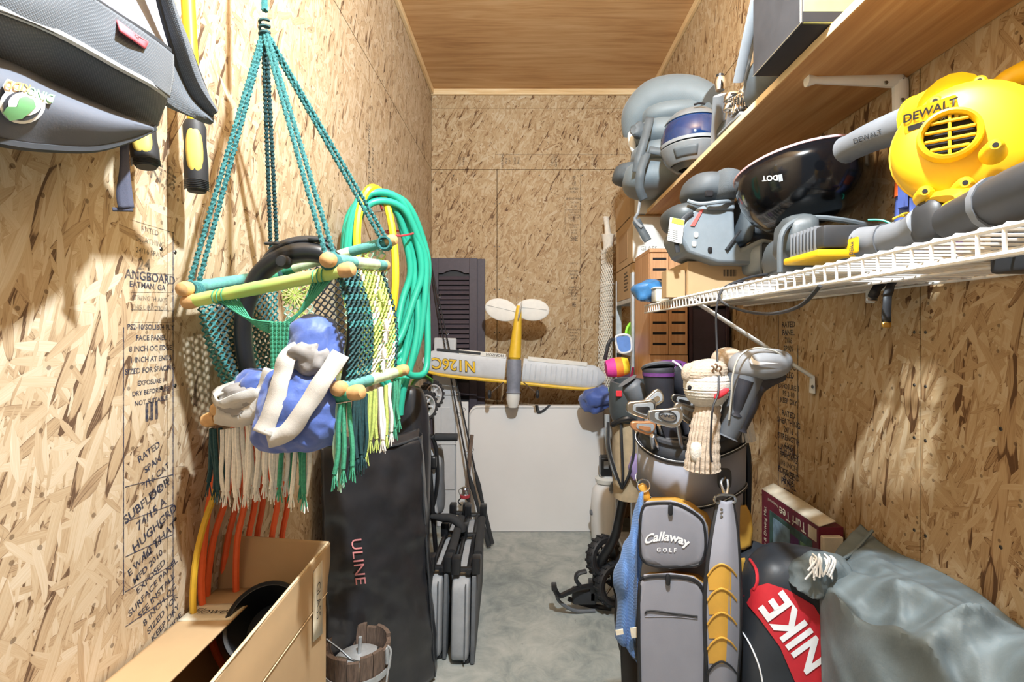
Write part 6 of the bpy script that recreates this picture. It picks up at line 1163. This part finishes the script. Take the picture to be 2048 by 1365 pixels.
p2 = pocket('lower_pocket', p2o, 1.17, 1.30, 'bag_grey', 'bag_gold', shift=(14, -5))
b1, b2_ = surf(p1), surf(p2)
sh = lambda o, k: [((x - sum(a for a, _ in o) / len(o)) * k + sum(a for a, _ in o) / len(o), (y - sum(c_ for _, c_ in o) / len(o)) * k + sum(c_ for _, c_ in o) / len(o)) for x, y in o]
pline(sh(p1o, .93), .0035, 'bag_black', 'piping', b1, gbg); pline(sh(p2o, .955), .0045, 'bag_black', 'piping', b2_, gbg); pline([(1290, 1228), (1300, 1222), (1345, 1228), (1395, 1234)], .0022, 'bag_black', 'stitch_seam', b2_, gbg, closed=False); pline([(1290, 1234), (1345, 1234), (1395, 1239)], .0008, 'bag_grey', 'stitch_seam', b2_, gbg, closed=False)
ptext('embroidery', 'Callaway', 1332, 1088, -3, 25, 'emb_white', gbg, b1, .03, arch=.55, shear=.2, lift=.0025); ptext('embroidery', 'GOLF', 1333, 1101, -2, 11, 'emb_white', gbg, b1, .03, space=1.7, lift=.0025)
for px, py, bv in ((1341, 1020, b1), (1336, 1160, b2_)): obj('zip_pull', blob(B(), hit(bv, px, py, .006), (.006, 0, 0), (0, .004, 0), (0, 0, .014), .7, .7, 10, 8), 'bag_black', gbg)
pocket('side_pocket', [(1478, 1012), (1492, 1010), (1503, 1030), (1506, 1060), (1503, 1092), (1488, 1101), (1476, 1100)], 1.32, 1.42, 'bag_gold', 'bag_gold', bev=.01); pocket('side_pocket', [(1476, 1118), (1490, 1116), (1501, 1136), (1500, 1165), (1486, 1190), (1474, 1196)], 1.30, 1.42, 'bag_gold', 'bag_black', bev=.01)
pocket('front_left_pocket', [(1238, 1250), (1262, 1262), (1278, 1290), (1280, 1365), (1280, 1450), (1256, 1440), (1243, 1365)], 1.26, 1.40, 'bag_black', 'bag_black', bev=.014); obj('left_loop', tube(B(), spl([P(1243, 1300, 1.30), P(1233, 1240, 1.30), P(1240, 1170, 1.31), P(1252, 1140, 1.33)], 6), .006, 8), 'bag_black', gbg)
# padded shoulder strap
sL = [P(1436, 1000, 1.21), P(1424, 1060, 1.19), P(1414, 1130, 1.175), P(1409, 1200, 1.17), P(1410, 1280, 1.17), P(1414, 1365, 1.175), P(1420, 1460, 1.19)]; sR = [P(1462, 1000, 1.21), P(1472, 1060, 1.19), P(1477, 1130, 1.175), P(1479, 1200, 1.17), P(1478, 1280, 1.17), P(1472, 1365, 1.175), P(1466, 1460, 1.19)]
sM = [a.lerp(c_, .5) + V(0, -.016, 0) for a, c_ in zip(sL, sR)]
strp = obj('shoulder_strap', sheet(B(), [sL, sM, sR], 6, 6), 'bag_grey', gbg, solid=.01)
for side_ in (sL, sR): obj('strap_binding', tube(B(), spl([p + V(0, -.003, 0) for p in side_], 6), .0055, 6), 'bag_black', gbg)
bstr = surf(strp)
for i, yy in enumerate((1135, 1184, 1232, 1282, 1330)):
    h_ = 46 if i < 4 else 25
    if i < 4: ppoly('strap_pad', [(1418, yy + h_), (1415, yy + 18), (1425, yy + 4), (1443, yy - 6), (1462, yy + 4), (1473, yy + 18), (1471, yy + h_)], 'bag_gold', gbg, bstr, .0075, 5)
    pline([(1415, yy + 18), (1426, yy + 3), (1443, yy - 6), (1461, yy + 3), (1473, yy + 18)], .0022, 'bag_gold' if i < 4 else 'bag_black', 'quilt_seam', bstr, gbg, closed=False, lift=.009)
obj('strap_ring', tube(B(), spl([P(1434, 992, 1.2), P(1466, 992, 1.2), P(1468, 1006, 1.2), P(1432, 1006, 1.2)], 4, True), .0032, 6, closed=True), 'steel', gbg); obj('snap_hook', tube(B(), spl([P(1449, 955, 1.23), P(1442, 965, 1.22), P(1446, 980, 1.21), P(1452, 992, 1.205), P(1456, 975, 1.21), P(1455, 960, 1.22)], 5), .0035, 6), 'steel', gbg); obj('hook_tab', blob(B(), P(1449, 958, 1.24), (.018, 0, 0), (0, .006, 0), (0, 0, .026), .6, .8, 14, 10), 'bag_dark', gbg)
for k in range(2): obj('rivet', lathe(B(), [(0, .002), (.003, .002), (.004, 0)], 8, Matrix.Translation(P(1443, 1020 + 14 * k, 1.183)) @ RXp), 'steel', gbg)
obj('towel_ring', tube(B(), [P(1287, 972, 1.26) + V(.016 * math.cos(a), 0, .016 * math.sin(a)) for a in [2 * PI * k / 16 for k in range(16)]], .002, 5, closed=True), 'steel', gbg); obj('gold_tab', blob(B(), P(1288, 985, 1.27), (.012, 0, .004), (0, .008, 0), (-.008, 0, .022), .7, .8, 12, 8), 'bag_gold', gbg)
# towel
tw_ = thing('golf_towel', 'blue terry towel with white tags hanging on the left side of the golf bag', 'towel', P(1258, 1300, 1.23))
rows_ = [[P(1279, 985, 1.245), P(1282, 984, 1.24), P(1286, 986, 1.245)], [P(1262, 1060, 1.24), P(1275, 1060, 1.215), P(1284, 1062, 1.225)], [P(1242, 1110, 1.24), P(1262, 1115, 1.20), P(1282, 1120, 1.225)], [P(1228, 1160, 1.24), P(1254, 1165, 1.195), P(1279, 1165, 1.225)], [P(1236, 1200, 1.24), P(1256, 1205, 1.20), P(1277, 1205, 1.22)], [P(1233, 1265, 1.235), P(1252, 1280, 1.205), P(1275, 1275, 1.215)], [P(1233, 1278, 1.235), P(1256, 1300, 1.21), P(1276, 1330, 1.215)]]
obj('cloth', sheet(B(), rows_, 8, 6, lambda p: Vector((0, .008 * math.sin(p.x * 260) , 0))), 'terry', tw_, solid=.006)
for px, py in ((1239, 1265), (1269, 1266)): obj('tag', box(B(), (-.009, -.001, -.006 if px < 1250 else -.012), (.009, .001, .006 if px < 1250 else .012), 0, 1, Matrix.Translation(P(px, py, 1.185)) @ Matrix.Rotation(-.15, 4, 'Y')), 'carton_white', tw_, smooth=0)
# clubs
def club(label, grip, hosel, build, shaft='steel'):
    t = thing('golf_club', label, 'golf club', grip, 'golf clubs in the foreground bag')
    obj('shaft', tube(B(), [grip, hosel], [.0075, .0055], 8), shaft, t); build(t); return t
def iron_head(t, c_, ax, az, L, h_, mat='iron', logo=None, tw=.012):
    ax, az = Vector(ax).normalized(), Vector(az).normalized(); Mi_ = frame(c_, ax, az)
    pl_ = [(-L * .5, -h_ * .18), (-L * .42, -h_ * .42), (0, -h_ * .5), (L * .35, -h_ * .46), (L * .5, -h_ * .1), (L * .47, h_ * .35), (L * .3, h_ * .5), (0, h_ * .32), (-L * .38, h_ * .12), (-L * .5, h_ * .0)]
    pl_ = [(v.x, v.y) for v in spl([Vector((x, y, 0)) for x, y in pl_], 3, True)]
    hd = obj('head', prism(B(), pl_, tw, Mi_), mat, t, smooth=30, bevel=.003)
    obj('cavity', prism(B(), [(x * .72 + .004, y * .66) for x, y in pl_], .002, Mi_ @ Matrix.Translation((0, 0, tw / 2 + .0006))), 'grey_mid', hd, smooth=20, bevel=.0008); obj('muscle_bar', prism(B(), [(x * .5 + .003, y * .34 - .003) for x, y in pl_], .002, Mi_ @ Matrix.Translation((0, 0, tw / 2 + .002))), mat, hd, smooth=20)
    if logo:
        obj('badge_ring', tube(B(), [Mi_ @ V(.004 + L * .26 * math.cos(a), h_ * .24 * math.sin(a), tw / 2 + .003) for a in [2 * PI * k / 20 for k in range(20)]], .0014, 5, closed=True), 'decal_black', hd); text('badge_lettering', logo, Mi_ @ Matrix.Translation((.004, 0, tw / 2 + .0032)), h_ * .22, 'decal_black', hd, .02, sx=1.3)
    return hd
bt_ = lambda x, y: V(gbx + x, gby + y, .97)
club('cavity back iron with pale insert, leftmost in the foreground golf bag', bt_(-.095, -.06), P(1296, 845, 1.27), lambda t: iron_head(t, P(1282, 814, 1.22), (1, .1, -.3), (.3, .0, 1), .070, .052))
club('iron with oval logo badge at the front of the foreground golf bag', bt_(-.045, -.09), P(1356, 850, 1.24), lambda t: iron_head(t, P(1330, 831, 1.17), (1, 0, -.25), (.25, .05, 1), .080, .050, logo='PING'))
club('plain iron just behind the oval badge iron', bt_(-.01, -.07), P(1382, 852, 1.28), lambda t: iron_head(t, P(1374, 822, 1.24), (.8, .1, -.6), (.6, 0, .8), .07, .05))
club('thin iron turned edge-on behind the leftmost iron', bt_(-.07, -.03), P(1318, 850, 1.31), lambda t: iron_head(t, P(1302, 800, 1.27), (.9, .1, .35), (-.35, .1, .9), .068, .040))
club('copper faced iron at the left rim of the foreground golf bag', bt_(-.11, -.04), P(1304, 872, 1.26), lambda t: iron_head(t, P(1286, 852, 1.21), (1, .1, -.35), (.35, 0, 1), .060, .036, 'copper_head'))
club('steel shaft iron half hidden beside the knitted cover', bt_(.03, -.05), P(1398, 850, 1.33), lambda t: iron_head(t, P(1366, 800, 1.33), (.8, .1, -.4), (.4, 0, .8), .066, .04))
def cover(name, label, parts_f): t = thing(name, label, 'club cover', parts_f[0], 'golf club covers'); return t
t = cover('club_cover', 'dark cylindrical club cover with flat disc top, centre left of the bag', [P(1320, 800, 1.42)])
obj('sock', tube(B(), spl([P(1345, 900, 1.42), P(1330, 840, 1.43), P(1322, 800, 1.43), P(1318, 765, 1.43), P(1316, 735, 1.43)], 5), [.02, .03, .036, .042, .046], 20), 'cover_black', t); obj('cap_disc', lathe(B(), [(0, .004), (.044, .004), (.048, 0), (.046, -.005), (0, -.005)], 28, frame(P(1316, 734, 1.43), (1, 0, .05), (0, 1, -.35))), 'cover_grey', t); obj('band', tube(B(), [P(1317, 752, 1.43), P(1317, 745, 1.43)], .0455, 20), 'violet', t)
t = cover('club_cover', 'arched black club cover with purple crown behind the disc topped cover', [P(1355, 800, 1.5)])
obj('sock', tube(B(), spl([P(1385, 870, 1.46), P(1372, 800, 1.5), P(1358, 765, 1.5), P(1340, 738, 1.5)], 5), [.022, .028, .036, .038], 18), 'cover_black', t); obj('crown', blob(B(), P(1338, 740, 1.52), (.062, 0, .004), (0, .05, 0), (0, 0, .030), .9, .9, 22, 12), 'violet', t); obj('crown_trim', tube(B(), spl([P(1345, 722, 1.47), P(1362, 735, 1.47), P(1370, 758, 1.47)], 5), .003, 5), 'emb_white', t)
t = cover('club_cover', 'grey pointed club cover leaning left out of the bag', [P(1280, 800, 1.5)]); obj('sock', tube(B(), spl([P(1300, 880, 1.42), P(1290, 815, 1.5), P(1275, 790, 1.5), P(1262, 772, 1.5), P(1255, 762, 1.5)], 5), [.018, .032, .036, .032, .012], 18), 'cover_grey', t); obj('cuff', tube(B(), [P(1292, 812, 1.49), P(1288, 804, 1.49)], .037, 16), 'cover_black', t)
# knitted character cover: knitted head, ribbed neck, red felt tongue
t = cover('knitted_club_cover', 'knitted tan and white club cover with round head and red felt tongue', [P(1410, 940, 1.2)])
rib = lambda p, d: .0022 * math.cos(math.atan2(p.y - 1.20, p.x - P(1412, 0, 1.2).x) * 14)
obj('head', blob(B(), P(1413, 772, 1.20), (.053, 0, 0), (0, .050, 0), (0, 0, .054), .95, .95, 60, 60, lambda p, d: .0007 * math.cos(p.z * 900) + .0006 * math.cos(math.atan2(p.y - 1.2, p.x - .4356) * 36)), 'knit_white', t); obj('face_top', blob(B(), P(1409, 746, 1.205), (.051, 0, .006), (0, .050, 0), (0, 0, .032), .9, .9, 60, 44, lambda p, d: .0007 * math.cos(p.z * 900) + .0006 * math.cos(math.atan2(p.y - 1.2, p.x - .4356) * 36)), 'knit_tan', t)
bm = B(); nk = spl([P(1416, 812, 1.20), P(1412, 840, 1.195), P(1408, 880, 1.19), P(1405, 915, 1.185), P(1404, 940, 1.185)], 6); rs_ = [.028, .028, .034, .040, .036]
for k in range(20):
    a = 2 * PI * k / 20; tube(bm, [p + V(math.cos(a), math.sin(a), 0) * (.024 + .014 * i / len(nk) + .0012 * math.sin(i * 1.9)) for i, p in enumerate(nk)], .0052, 6)
obj('ribbed_neck', bm, 'knit_tan', t); obj('neck_cuff', blob(B(), P(1392, 905, 1.165), (.014, 0, 0), (0, .012, 0), (0, 0, .024), .8, .8, 12, 10), 'knit_white', t)
obj('eye', blob(B(), P(1379, 776, 1.158), (.005, 0, 0), (0, .004, 0), (0, 0, .006), 1, 1, 10, 8), 'slot_black', t); obj('tongue', blob(B(), P(1443, 788, 1.150), (.017, 0, .011), (0, .006, 0), (-.004, 0, .006), .8, .8, 14, 10), 'red_felt', t)
for px, py in ((1432, 738), (1440, 742), (1425, 742)): obj('bobble', tube(B(), spl([P(px, py, 1.155), P(px + 3, py - 6, 1.15), P(px - 2, py - 10, 1.15)], 4), .0022, 5), 'knit_brown', t)
obj('ear', blob(B(), P(1376, 745, 1.19), (.016, 0, .004), (0, .012, 0), (0, 0, .022), .9, .9, 14, 10), 'knit_tan', t)
t = cover('knitted_club_cover', 'second knitted club cover with white ribbed hem behind the driver cover', [P(1478, 880, 1.4)])
bm = B(); nk = spl([P(1455, 735, 1.36), P(1462, 780, 1.36), P(1470, 830, 1.36), P(1478, 880, 1.36)], 5)
for k in range(14):
    a = 2 * PI * k / 14; tube(bm, [p + V(math.cos(a), math.sin(a), 0) * (.030 + .006 * i / len(nk)) for i, p in enumerate(nk)], .0075, 6)
obj('ribbed_neck', bm, 'knit_white', t); obj('head', blob(B(), P(1455, 722, 1.34), (.042, 0, 0), (0, .045, 0), (0, 0, .036), .95, .95, 24, 16), 'knit_tan', t)
# driver cover
t = cover('driver_cover', 'large grey padded driver cover with white curved mark on top of the golf bag', [P(1455, 875, 1.2)])
YD = 1.19
hd = obj('head', blob(B(), P(1519, 729, YD), (.071, 0, .002), (0, .052, 0), (.006, 0, .038), .8, .85, 34, 20), 'cover_mid', t)
obj('rim_piping', tube(B(), spl([P(1458, 840, YD - .03), P(1463, 790, YD - .040), P(1466, 750, YD - .046), P(1480, 712, YD - .05), P(1510, 697, YD - .042), P(1550, 703, YD - .042), P(1574, 722, YD - .035)], 6), .0022, 6), 'cover_light', t)
nk_ = obj('neck', tube(B(), spl([P(1500, 735, YD), P(1487, 770, YD), P(1476, 810, YD), P(1462, 850, YD), P(1452, 874, YD)], 6), [.040, .040, .034, .028, .024], 22, flat=(1, 1)), 'cover_grey', t)
obj('lower_panel', tube(B(), spl([P(1566, 750, YD - .01), P(1530, 760, YD - .008), P(1505, 778, YD - .006), P(1490, 815, YD - .004), P(1472, 858, YD)], 6), [.014, .022, .026, .026, .022], 16), 'cover_black', t); obj('inner_panel', tube(B(), spl([P(1492, 760, YD - .03), P(1482, 790, YD - .026), P(1472, 830, YD - .018)], 5), [.018, .016, .012], 12), 'cover_black', t)
bhd = surf(hd)
ppoly('curved_mark', [(1503, 713), (1499, 722), (1503, 729), (1515, 730), (1558, 727), (1518, 724), (1508, 720)], 'emb_white', t, bhd, .0075, 5)
for k in range(3): obj('cover_shaft', tube(B(), [P(1440 + 8 * k, 872, 1.25 + .05 * k), bt_(.02 + .03 * k, -.04 + .03 * k)], .007, 8), 'decal_black', t)
for i, (px, X_) in enumerate(((1485, .58), (1497, .60))): cord('umbrella_shaft', ('thin black rod standing just right of the golf bag', 'black rod with pale edge standing between the golf bag and the right wall')[i], [V(X_, 1.44 - .02 * i, .002), P(px, 1000, 1.40), P(px - 5, 885, 1.40)], .008, 'decal_black', 'rod')
# ================================================================ push cart with second bag
pc = thing('push_cart', 'folded black golf push cart with small wheels standing behind the golf bag', 'cart', (.38, 2.35, 0))
main = [P(1282, 866, 2.05), P(1255, 955, 2.12), P(1240, 1030, 2.2), P(1227, 1080, 2.25), P(1200, 1125, 2.30), P(1193, 1160, 2.33)]
obj('main_tube', tube(B(), spl(main, 6), .021, 10), 'black_plastic', pc); obj('hinge_block', box(B(), (-.03, -.03, -.05), (.03, .03, .04), .008, 2, Matrix.Translation(P(1190, 1178, 2.33))), 'black_plastic', pc)
wheel(P(1206, 1113, 2.32), (.55, -.80, .1), .092, pc, 'black_rubber', 'black_plastic', 6, .045); wheel(P(1226, 1168, 2.30), (.45, -.85, .1), .095, pc, 'black_rubber', 'black_plastic', 6, .05)
obj('axle', tube(B(), [P(1206, 1113, 2.32), P(1226, 1150, 2.30)], .012, 8), 'black_plastic', pc)
obj('support_arm', tube(B(), spl([P(1192, 1172, 2.31), P(1160, 1176, 2.28), P(1135, 1186, 2.26), P(1118, 1192, 2.25), P(1108, 1176, 2.25)], 6), .012, 8), 'black_plastic', pc); obj('support_pad', box(B(), (-.012, -.02, -.01), (.012, .02, .012), .004, 2, Matrix.Translation(P(1108, 1174, 2.25))), 'black_plastic', pc)
obj('support_arm', tube(B(), spl([P(1136, 1198, 2.33), P(1165, 1208, 2.33), P(1195, 1214, 2.34), P(1222, 1218, 2.32)], 5), .011, 8), 'black_plastic', pc); obj('strut', tube(B(), [P(1190, 1180, 2.32), P(1222, 1214, 2.32)], .012, 8), 'black_plastic', pc)
obj('belt_loop', tube(B(), spl([P(1172, 1143, 2.28), P(1156, 1148, 2.27), P(1152, 1160, 2.27), P(1160, 1172, 2.28)], 5), .009, 8, flat=(1, 1.6)), 'tool_dark', pc); obj('tray', box(B(), (-.055, -.03, -.035), (.055, .03, .03), .01, 2, Matrix.Translation(P(1168, 1190, 2.33))), 'tool_dark', pc); obj('bag_cradle', tube(B(), spl([P(1112, 1186, 2.27), P(1120, 1205, 2.28), P(1150, 1222, 2.30), P(1190, 1222, 2.32)], 6), .008, 8), 'tool_grey', pc)
sb_ = thing('second_golf_bag', 'tan and grey golf bag strapped to the push cart behind the foreground bag', 'golf bag', P(1252, 985, 2.18))
Ms = frame(V(.438, 2.12, .60), (1, .05, 0), (-.04, 1, .10)); obj('body', lathe(B(), [(0, 0), (.062, .005), (.07, .1), (.075, .35), (.078, .42)], 28, Ms), 'tan_cloth', sb_); obj('collar', lathe(B(), [(.078, .34), (.088, .37), (.092, .46), (.086, .50), (.074, .50), (.07, .42)], 28, Ms), 'vinyl_grey', sb_)
for px in (1222, 1248, 1272): obj('bungee', tube(B(), spl([P(px - 6, 845, 2.02), P(px - 4, 900, 2.01), P(px + (1244 - px) * .5, 950, 2.02), P(1244, 978, 2.05)], 6), .006, 6), 'tool_dark', sb_)
obj('side_frame', tube(B(), spl([P(1214, 830, 2.06), P(1216, 890, 2.06), P(1226, 935, 2.07), P(1244, 975, 2.09)], 6), .011, 8), 'grey_mid', sb_); obj('red_badge', box(B(), (-.012, -.003, -.012), (.012, .003, .012), .002, 1, Matrix.Translation(P(1238, 788, 2.0))), 'red_felt', sb_); obj('lilac_pouch', blob(B(), P(1274, 935, 2.03), (.035, 0, 0), (0, .03, 0), (0, 0, .055), .8, .8, 18, 12, wr(.012, 26)), 'lilac', sb_); obj('handle_tube', tube(B(), spl([P(1225, 850, 2.04), P(1255, 838, 2.0), P(1285, 850, 2.03)], 5), .012, 8), 'black_plastic', sb_)
# white sprayer tank
wt = thing('sprayer_tank', 'white plastic pump sprayer tank on the floor by the white table', 'tank', (.50, 3.1, 0)); cw = V(P(1214, 1085, 3.09).x, 3.09, 0)
obj('tank', lathe(B(), [(0, .002), (.085, .004), (.096, .03), (.098, .26), (.09, .33), (.06, .365), (.045, .375), (.045, .42), (0, .42)], 32, Matrix.Translation(cw)), 'white_plastic', wt); obj('collar', lathe(B(), [(.05, .37), (.07, .375), (.075, .40), (.05, .41)], 24, Matrix.Translation(cw)), 'label_white', wt); obj('hose_nozzle', tube(B(), spl([cw + V(.03, -.06, .40), cw + V(.01, -.095, .38), cw + V(.008, -.10, .35)], 5), [.006, .008, .014], 10), 'tool_grey', wt); obj('side_cap', blob(B(), cw + V(-.097, -.01, .19), (.012, 0, 0), (0, .02, 0), (0, 0, .016), .8, .8, 12, 8), 'tool_grey', wt)
pbx = thing('black_pump_head', 'black plastic case resting on top of the white sprayer tank', 'case', cw + V(.0, -.02, .42)); obj('case', box(B(), (-.045, -.04, 0), (.07, .05, .115), .01, 2, Matrix.Translation(cw + V(0, -.01, .421))), 'black_plastic', pbx); obj('window', box(B(), (-.018, -.043, .05), (.012, -.04, .095), .002, 1, Matrix.Translation(cw + V(-.01, -.01, .421))), 'grey_mid', pbx)
# ================================================================ boxed practice mat
tt = thing('practice_mat_box', 'maroon printed practice mat box standing upside down against the right wall', 'box', (.845, 1.53, .45)); xx = .805
obj('carton', box(B(), (xx, 1.37, .45), (.873, 1.70, .765), .001), 'maroon', tt, smooth=0)
obj('top_flap', sheet(B(), [[V(xx, 1.37, .767), V(xx, 1.54, .767), V(xx, 1.70, .767)], [V(.845, 1.36, .785), V(.845, 1.54, .788), V(.845, 1.70, .786)]], 4, 3), 'carton_white', tt, solid=.003); obj('end_flap', box(B(), (xx + .002, 1.352, .70), (.862, 1.368, .745), .002, 1), 'carton_white', tt, smooth=0)
Mt2 = lambda y, z, up: frame(V(xx, y, z), (0, -up, 0), (0, 0, up)) if up > 0 else frame(V(xx, y, z), (0, 1, 0), (0, 0, -1))
obj('picture', box(B(), (xx - .0008, 1.40, .50), (xx, 1.645, .715)), 'pic_teal', tt, smooth=0); obj('picture', box(B(), (xx - .0014, 1.52, .58), (xx - .0008, 1.62, .70)), 'pic_blue', tt, smooth=0); obj('picture', box(B(), (xx - .0014, 1.405, .59), (xx - .0008, 1.46, .69)), 'pic_green', tt, smooth=0); obj('picture', box(B(), (xx - .0012, 1.38, .72), (xx, 1.42, .755)), 'carton_white', tt, smooth=0); obj('picture', box(B(), (xx - .0014, 1.47, .57), (xx - .0008, 1.515, .69)), 'violet', tt, smooth=0)
MX = lambda y, z: frame(V(xx - .001, y, z), (0, 1, 0), (0, 0, -1))
text('lettering', 'Turf Tee', MX(1.505, .738), .042, 'carton_white', tt, .01); text('lettering', 'Professional', MX(1.62, .748), .014, 'carton_white', tt); text('lettering', 'Chipping & Driving Mat', frame(V(xx - .001, 1.672, .62), (0, 0, 1), (0, 1, 0)), .024, 'carton_white', tt, .01, sx=.85)
# ================================================================ duffel and tarp
df = thing('duffel_bag', 'black duffel bag with red panel and bold white lettering standing right of the golf bag', 'duffel', (.64, 1.25, 0))
dbody = obj('body', blob(B(), V(.655, 1.235, .387), (.132, -.02, 0), (.02, .095, 0), (.02, 0, .375), .45, .6, 44, 34, wr(.010, 10, 5)), 'duffel_black', df)
bd = surf(dbody)
ppoly('red_panel', [(1487, 1192), (1505, 1176), (1535, 1167), (1575, 1180), (1628, 1212), (1650, 1250), (1664, 1300), (1668, 1365), (1668, 1420), (1612, 1420), (1590, 1365), (1560, 1295), (1520, 1240), (1496, 1212)], 'nike_red', df, bd, .004, 10)
ptext('lettering', 'NIKE', 1593, 1265, 126, 84, 'emb_white', df, bd, .03, sx=.92, lift=.0065)
pline([(1478, 1255), (1500, 1290), (1520, 1340), (1530, 1400)], .002, 'emb_white', 'seam', bd, df, False, .002); pline([(1500, 1120), (1512, 1140), (1514, 1165), (1508, 1180)], .004, 'nike_red', 'red_piping', bd, df, False, .002)
obj('end_lobe', blob(B(), P(1525, 1130, 1.33), (.07, 0, 0), (0, .07, 0), (0, 0, .05), .8, .8, 22, 12, wr(.012, 18)), 'duffel_black', df)
tp_ = thing('grey_tarp', 'heavy grey canvas tarp heaped against the right wall, bottom right', 'tarp', (.75, .95, 0))
rA = [V(.872, y, .79 + .01 * math.sin(y * 20)) for y in (1.30, 1.20, 1.08, .97, .87, .76, .62)]
rB = [P(1670, 1112, 1.24), P(1725, 1122, 1.17), P(1800, 1150, 1.09), P(1875, 1185, 1.0), P(1950, 1225, .93), P(2040, 1262, .85), P(2180, 1310, .72)]
rC = [P(1632, 1132, 1.20), P(1690, 1180, 1.09), P(1760, 1222, 1.0), P(1835, 1262, .935), P(1905, 1280, .88), P(2000, 1300, .80), P(2130, 1340, .68)]
rD = [P(1640, 1190, 1.15), P(1680, 1240, 1.05), P(1735, 1300, .955), P(1800, 1340, .895), P(1880, 1372, .84), P(1980, 1400, .77), P(2110, 1430, .66)]
rE = [V(p.x - .01, p.y - .03, .42 + .02 * i) for i, p in enumerate(rD)]; rF = [V(p.x - .0, p.y - .035, .005) for p in rD]
folds_ = [([P(1690, 1150, 1.10), P(1770, 1155, 1.03), P(1850, 1188, .975), P(1905, 1198, .945)], .030, .050), ([P(1905, 1198, .945), P(1860, 1212, .925), P(1832, 1245, .905), P(1830, 1290, .885), P(1850, 1312, .87)], .040, .045), ([P(1665, 1215, 1.08), P(1740, 1270, .97), P(1800, 1310, .91), P(1850, 1355, .86), P(1880, 1420, .82)], .038, .045),
          ([P(1880, 1290, .89), P(1940, 1272, .87), P(2040, 1278, .82), P(2120, 1290, .76)], .036, .05), ([P(1720, 1230, 1.0), P(1790, 1275, .94), P(1850, 1340, .88)], -.026, .035), ([P(1930, 1235, .95), P(2000, 1262, .88), P(2100, 1300, .78)], -.03, .04), ([P(1740, 1085, 1.2), P(1830, 1140, 1.1), P(1920, 1200, 1.0)], -.022, .05), ([P(1790, 1200, 1.02), P(1800, 1240, .97), P(1790, 1290, .93)], .022, .04), ([P(1960, 1310, .84), P(1990, 1350, .80), P(2010, 1400, .78)], .026, .04)]
folds_ = [(spl(a, 6), h_, w_) for a, h_, w_ in folds_]
def segd(p, pl_):
    best = 9
    for a, c_ in zip(pl_, pl_[1:]):
        ab = c_ - a; t_ = max(0, min(1, (p - a).dot(ab) / max(1e-9, ab.dot(ab)))); best = min(best, (p - a - ab * t_).length)
    return best
def fold(p):
    q = Vector((p.x * 8, p.y * 5 + p.x * 3, p.z * 6)); n1 = 1 - abs(noise.noise(q)) * 2.4; n2 = 1 - abs(noise.noise(q * 2.3 + Vector((4, 2, 1)))) * 2.2
    k = min(1, max(0, (p.z - .03) * 4)) * min(1, max(0, (.872 - p.x) * 9 + .1)); h_ = sum(a * math.exp(-(segd(p, pl_) / w_) ** 1.05 * 1.9) for pl_, a, w_ in folds_)
    return (Vector((-.35, -.55, .75)) * (h_ * 2.1 + .034 * n1 + .014 * n2)) * k
tarp = obj('cloth', sheet(B(), [rA, rB, rC, rD, rE, rF], 14, 15, fold), 'tarp', tp_, solid=.003, smooth=70)
obj('hem', tube(B(), spl([P(1745, 1062, 1.24), P(1700, 1110, 1.20), P(1655, 1130, 1.18)], 6), .004, 6), 'tarp', tp_)
obj('rolled_end', blob(B(), P(1640, 1150, 1.15), (.062, 0, .012), (0, .045, 0), (-.01, 0, .040), .8, .85, 44, 28, wr2(.018, 18, 2)), 'tarp', tp_)
rp = thing('frayed_rope', 'frayed white rope tuft lying on the rolled tarp end', 'rope', P(1635, 1135, 1.10)); rr = random.Random(3)
for k in range(16): a = P(1622 + rr.uniform(0, 40), 1108 + rr.uniform(0, 10), 1.115); obj('strand', tube(B(), spl([a, a + V(rr.uniform(-.012, .004), -.014, -.006), a + V(rr.uniform(-.03, .004), -.02, -.024 - rr.uniform(0, .018))], 5), .0022, 5), 'rope_white', rp)
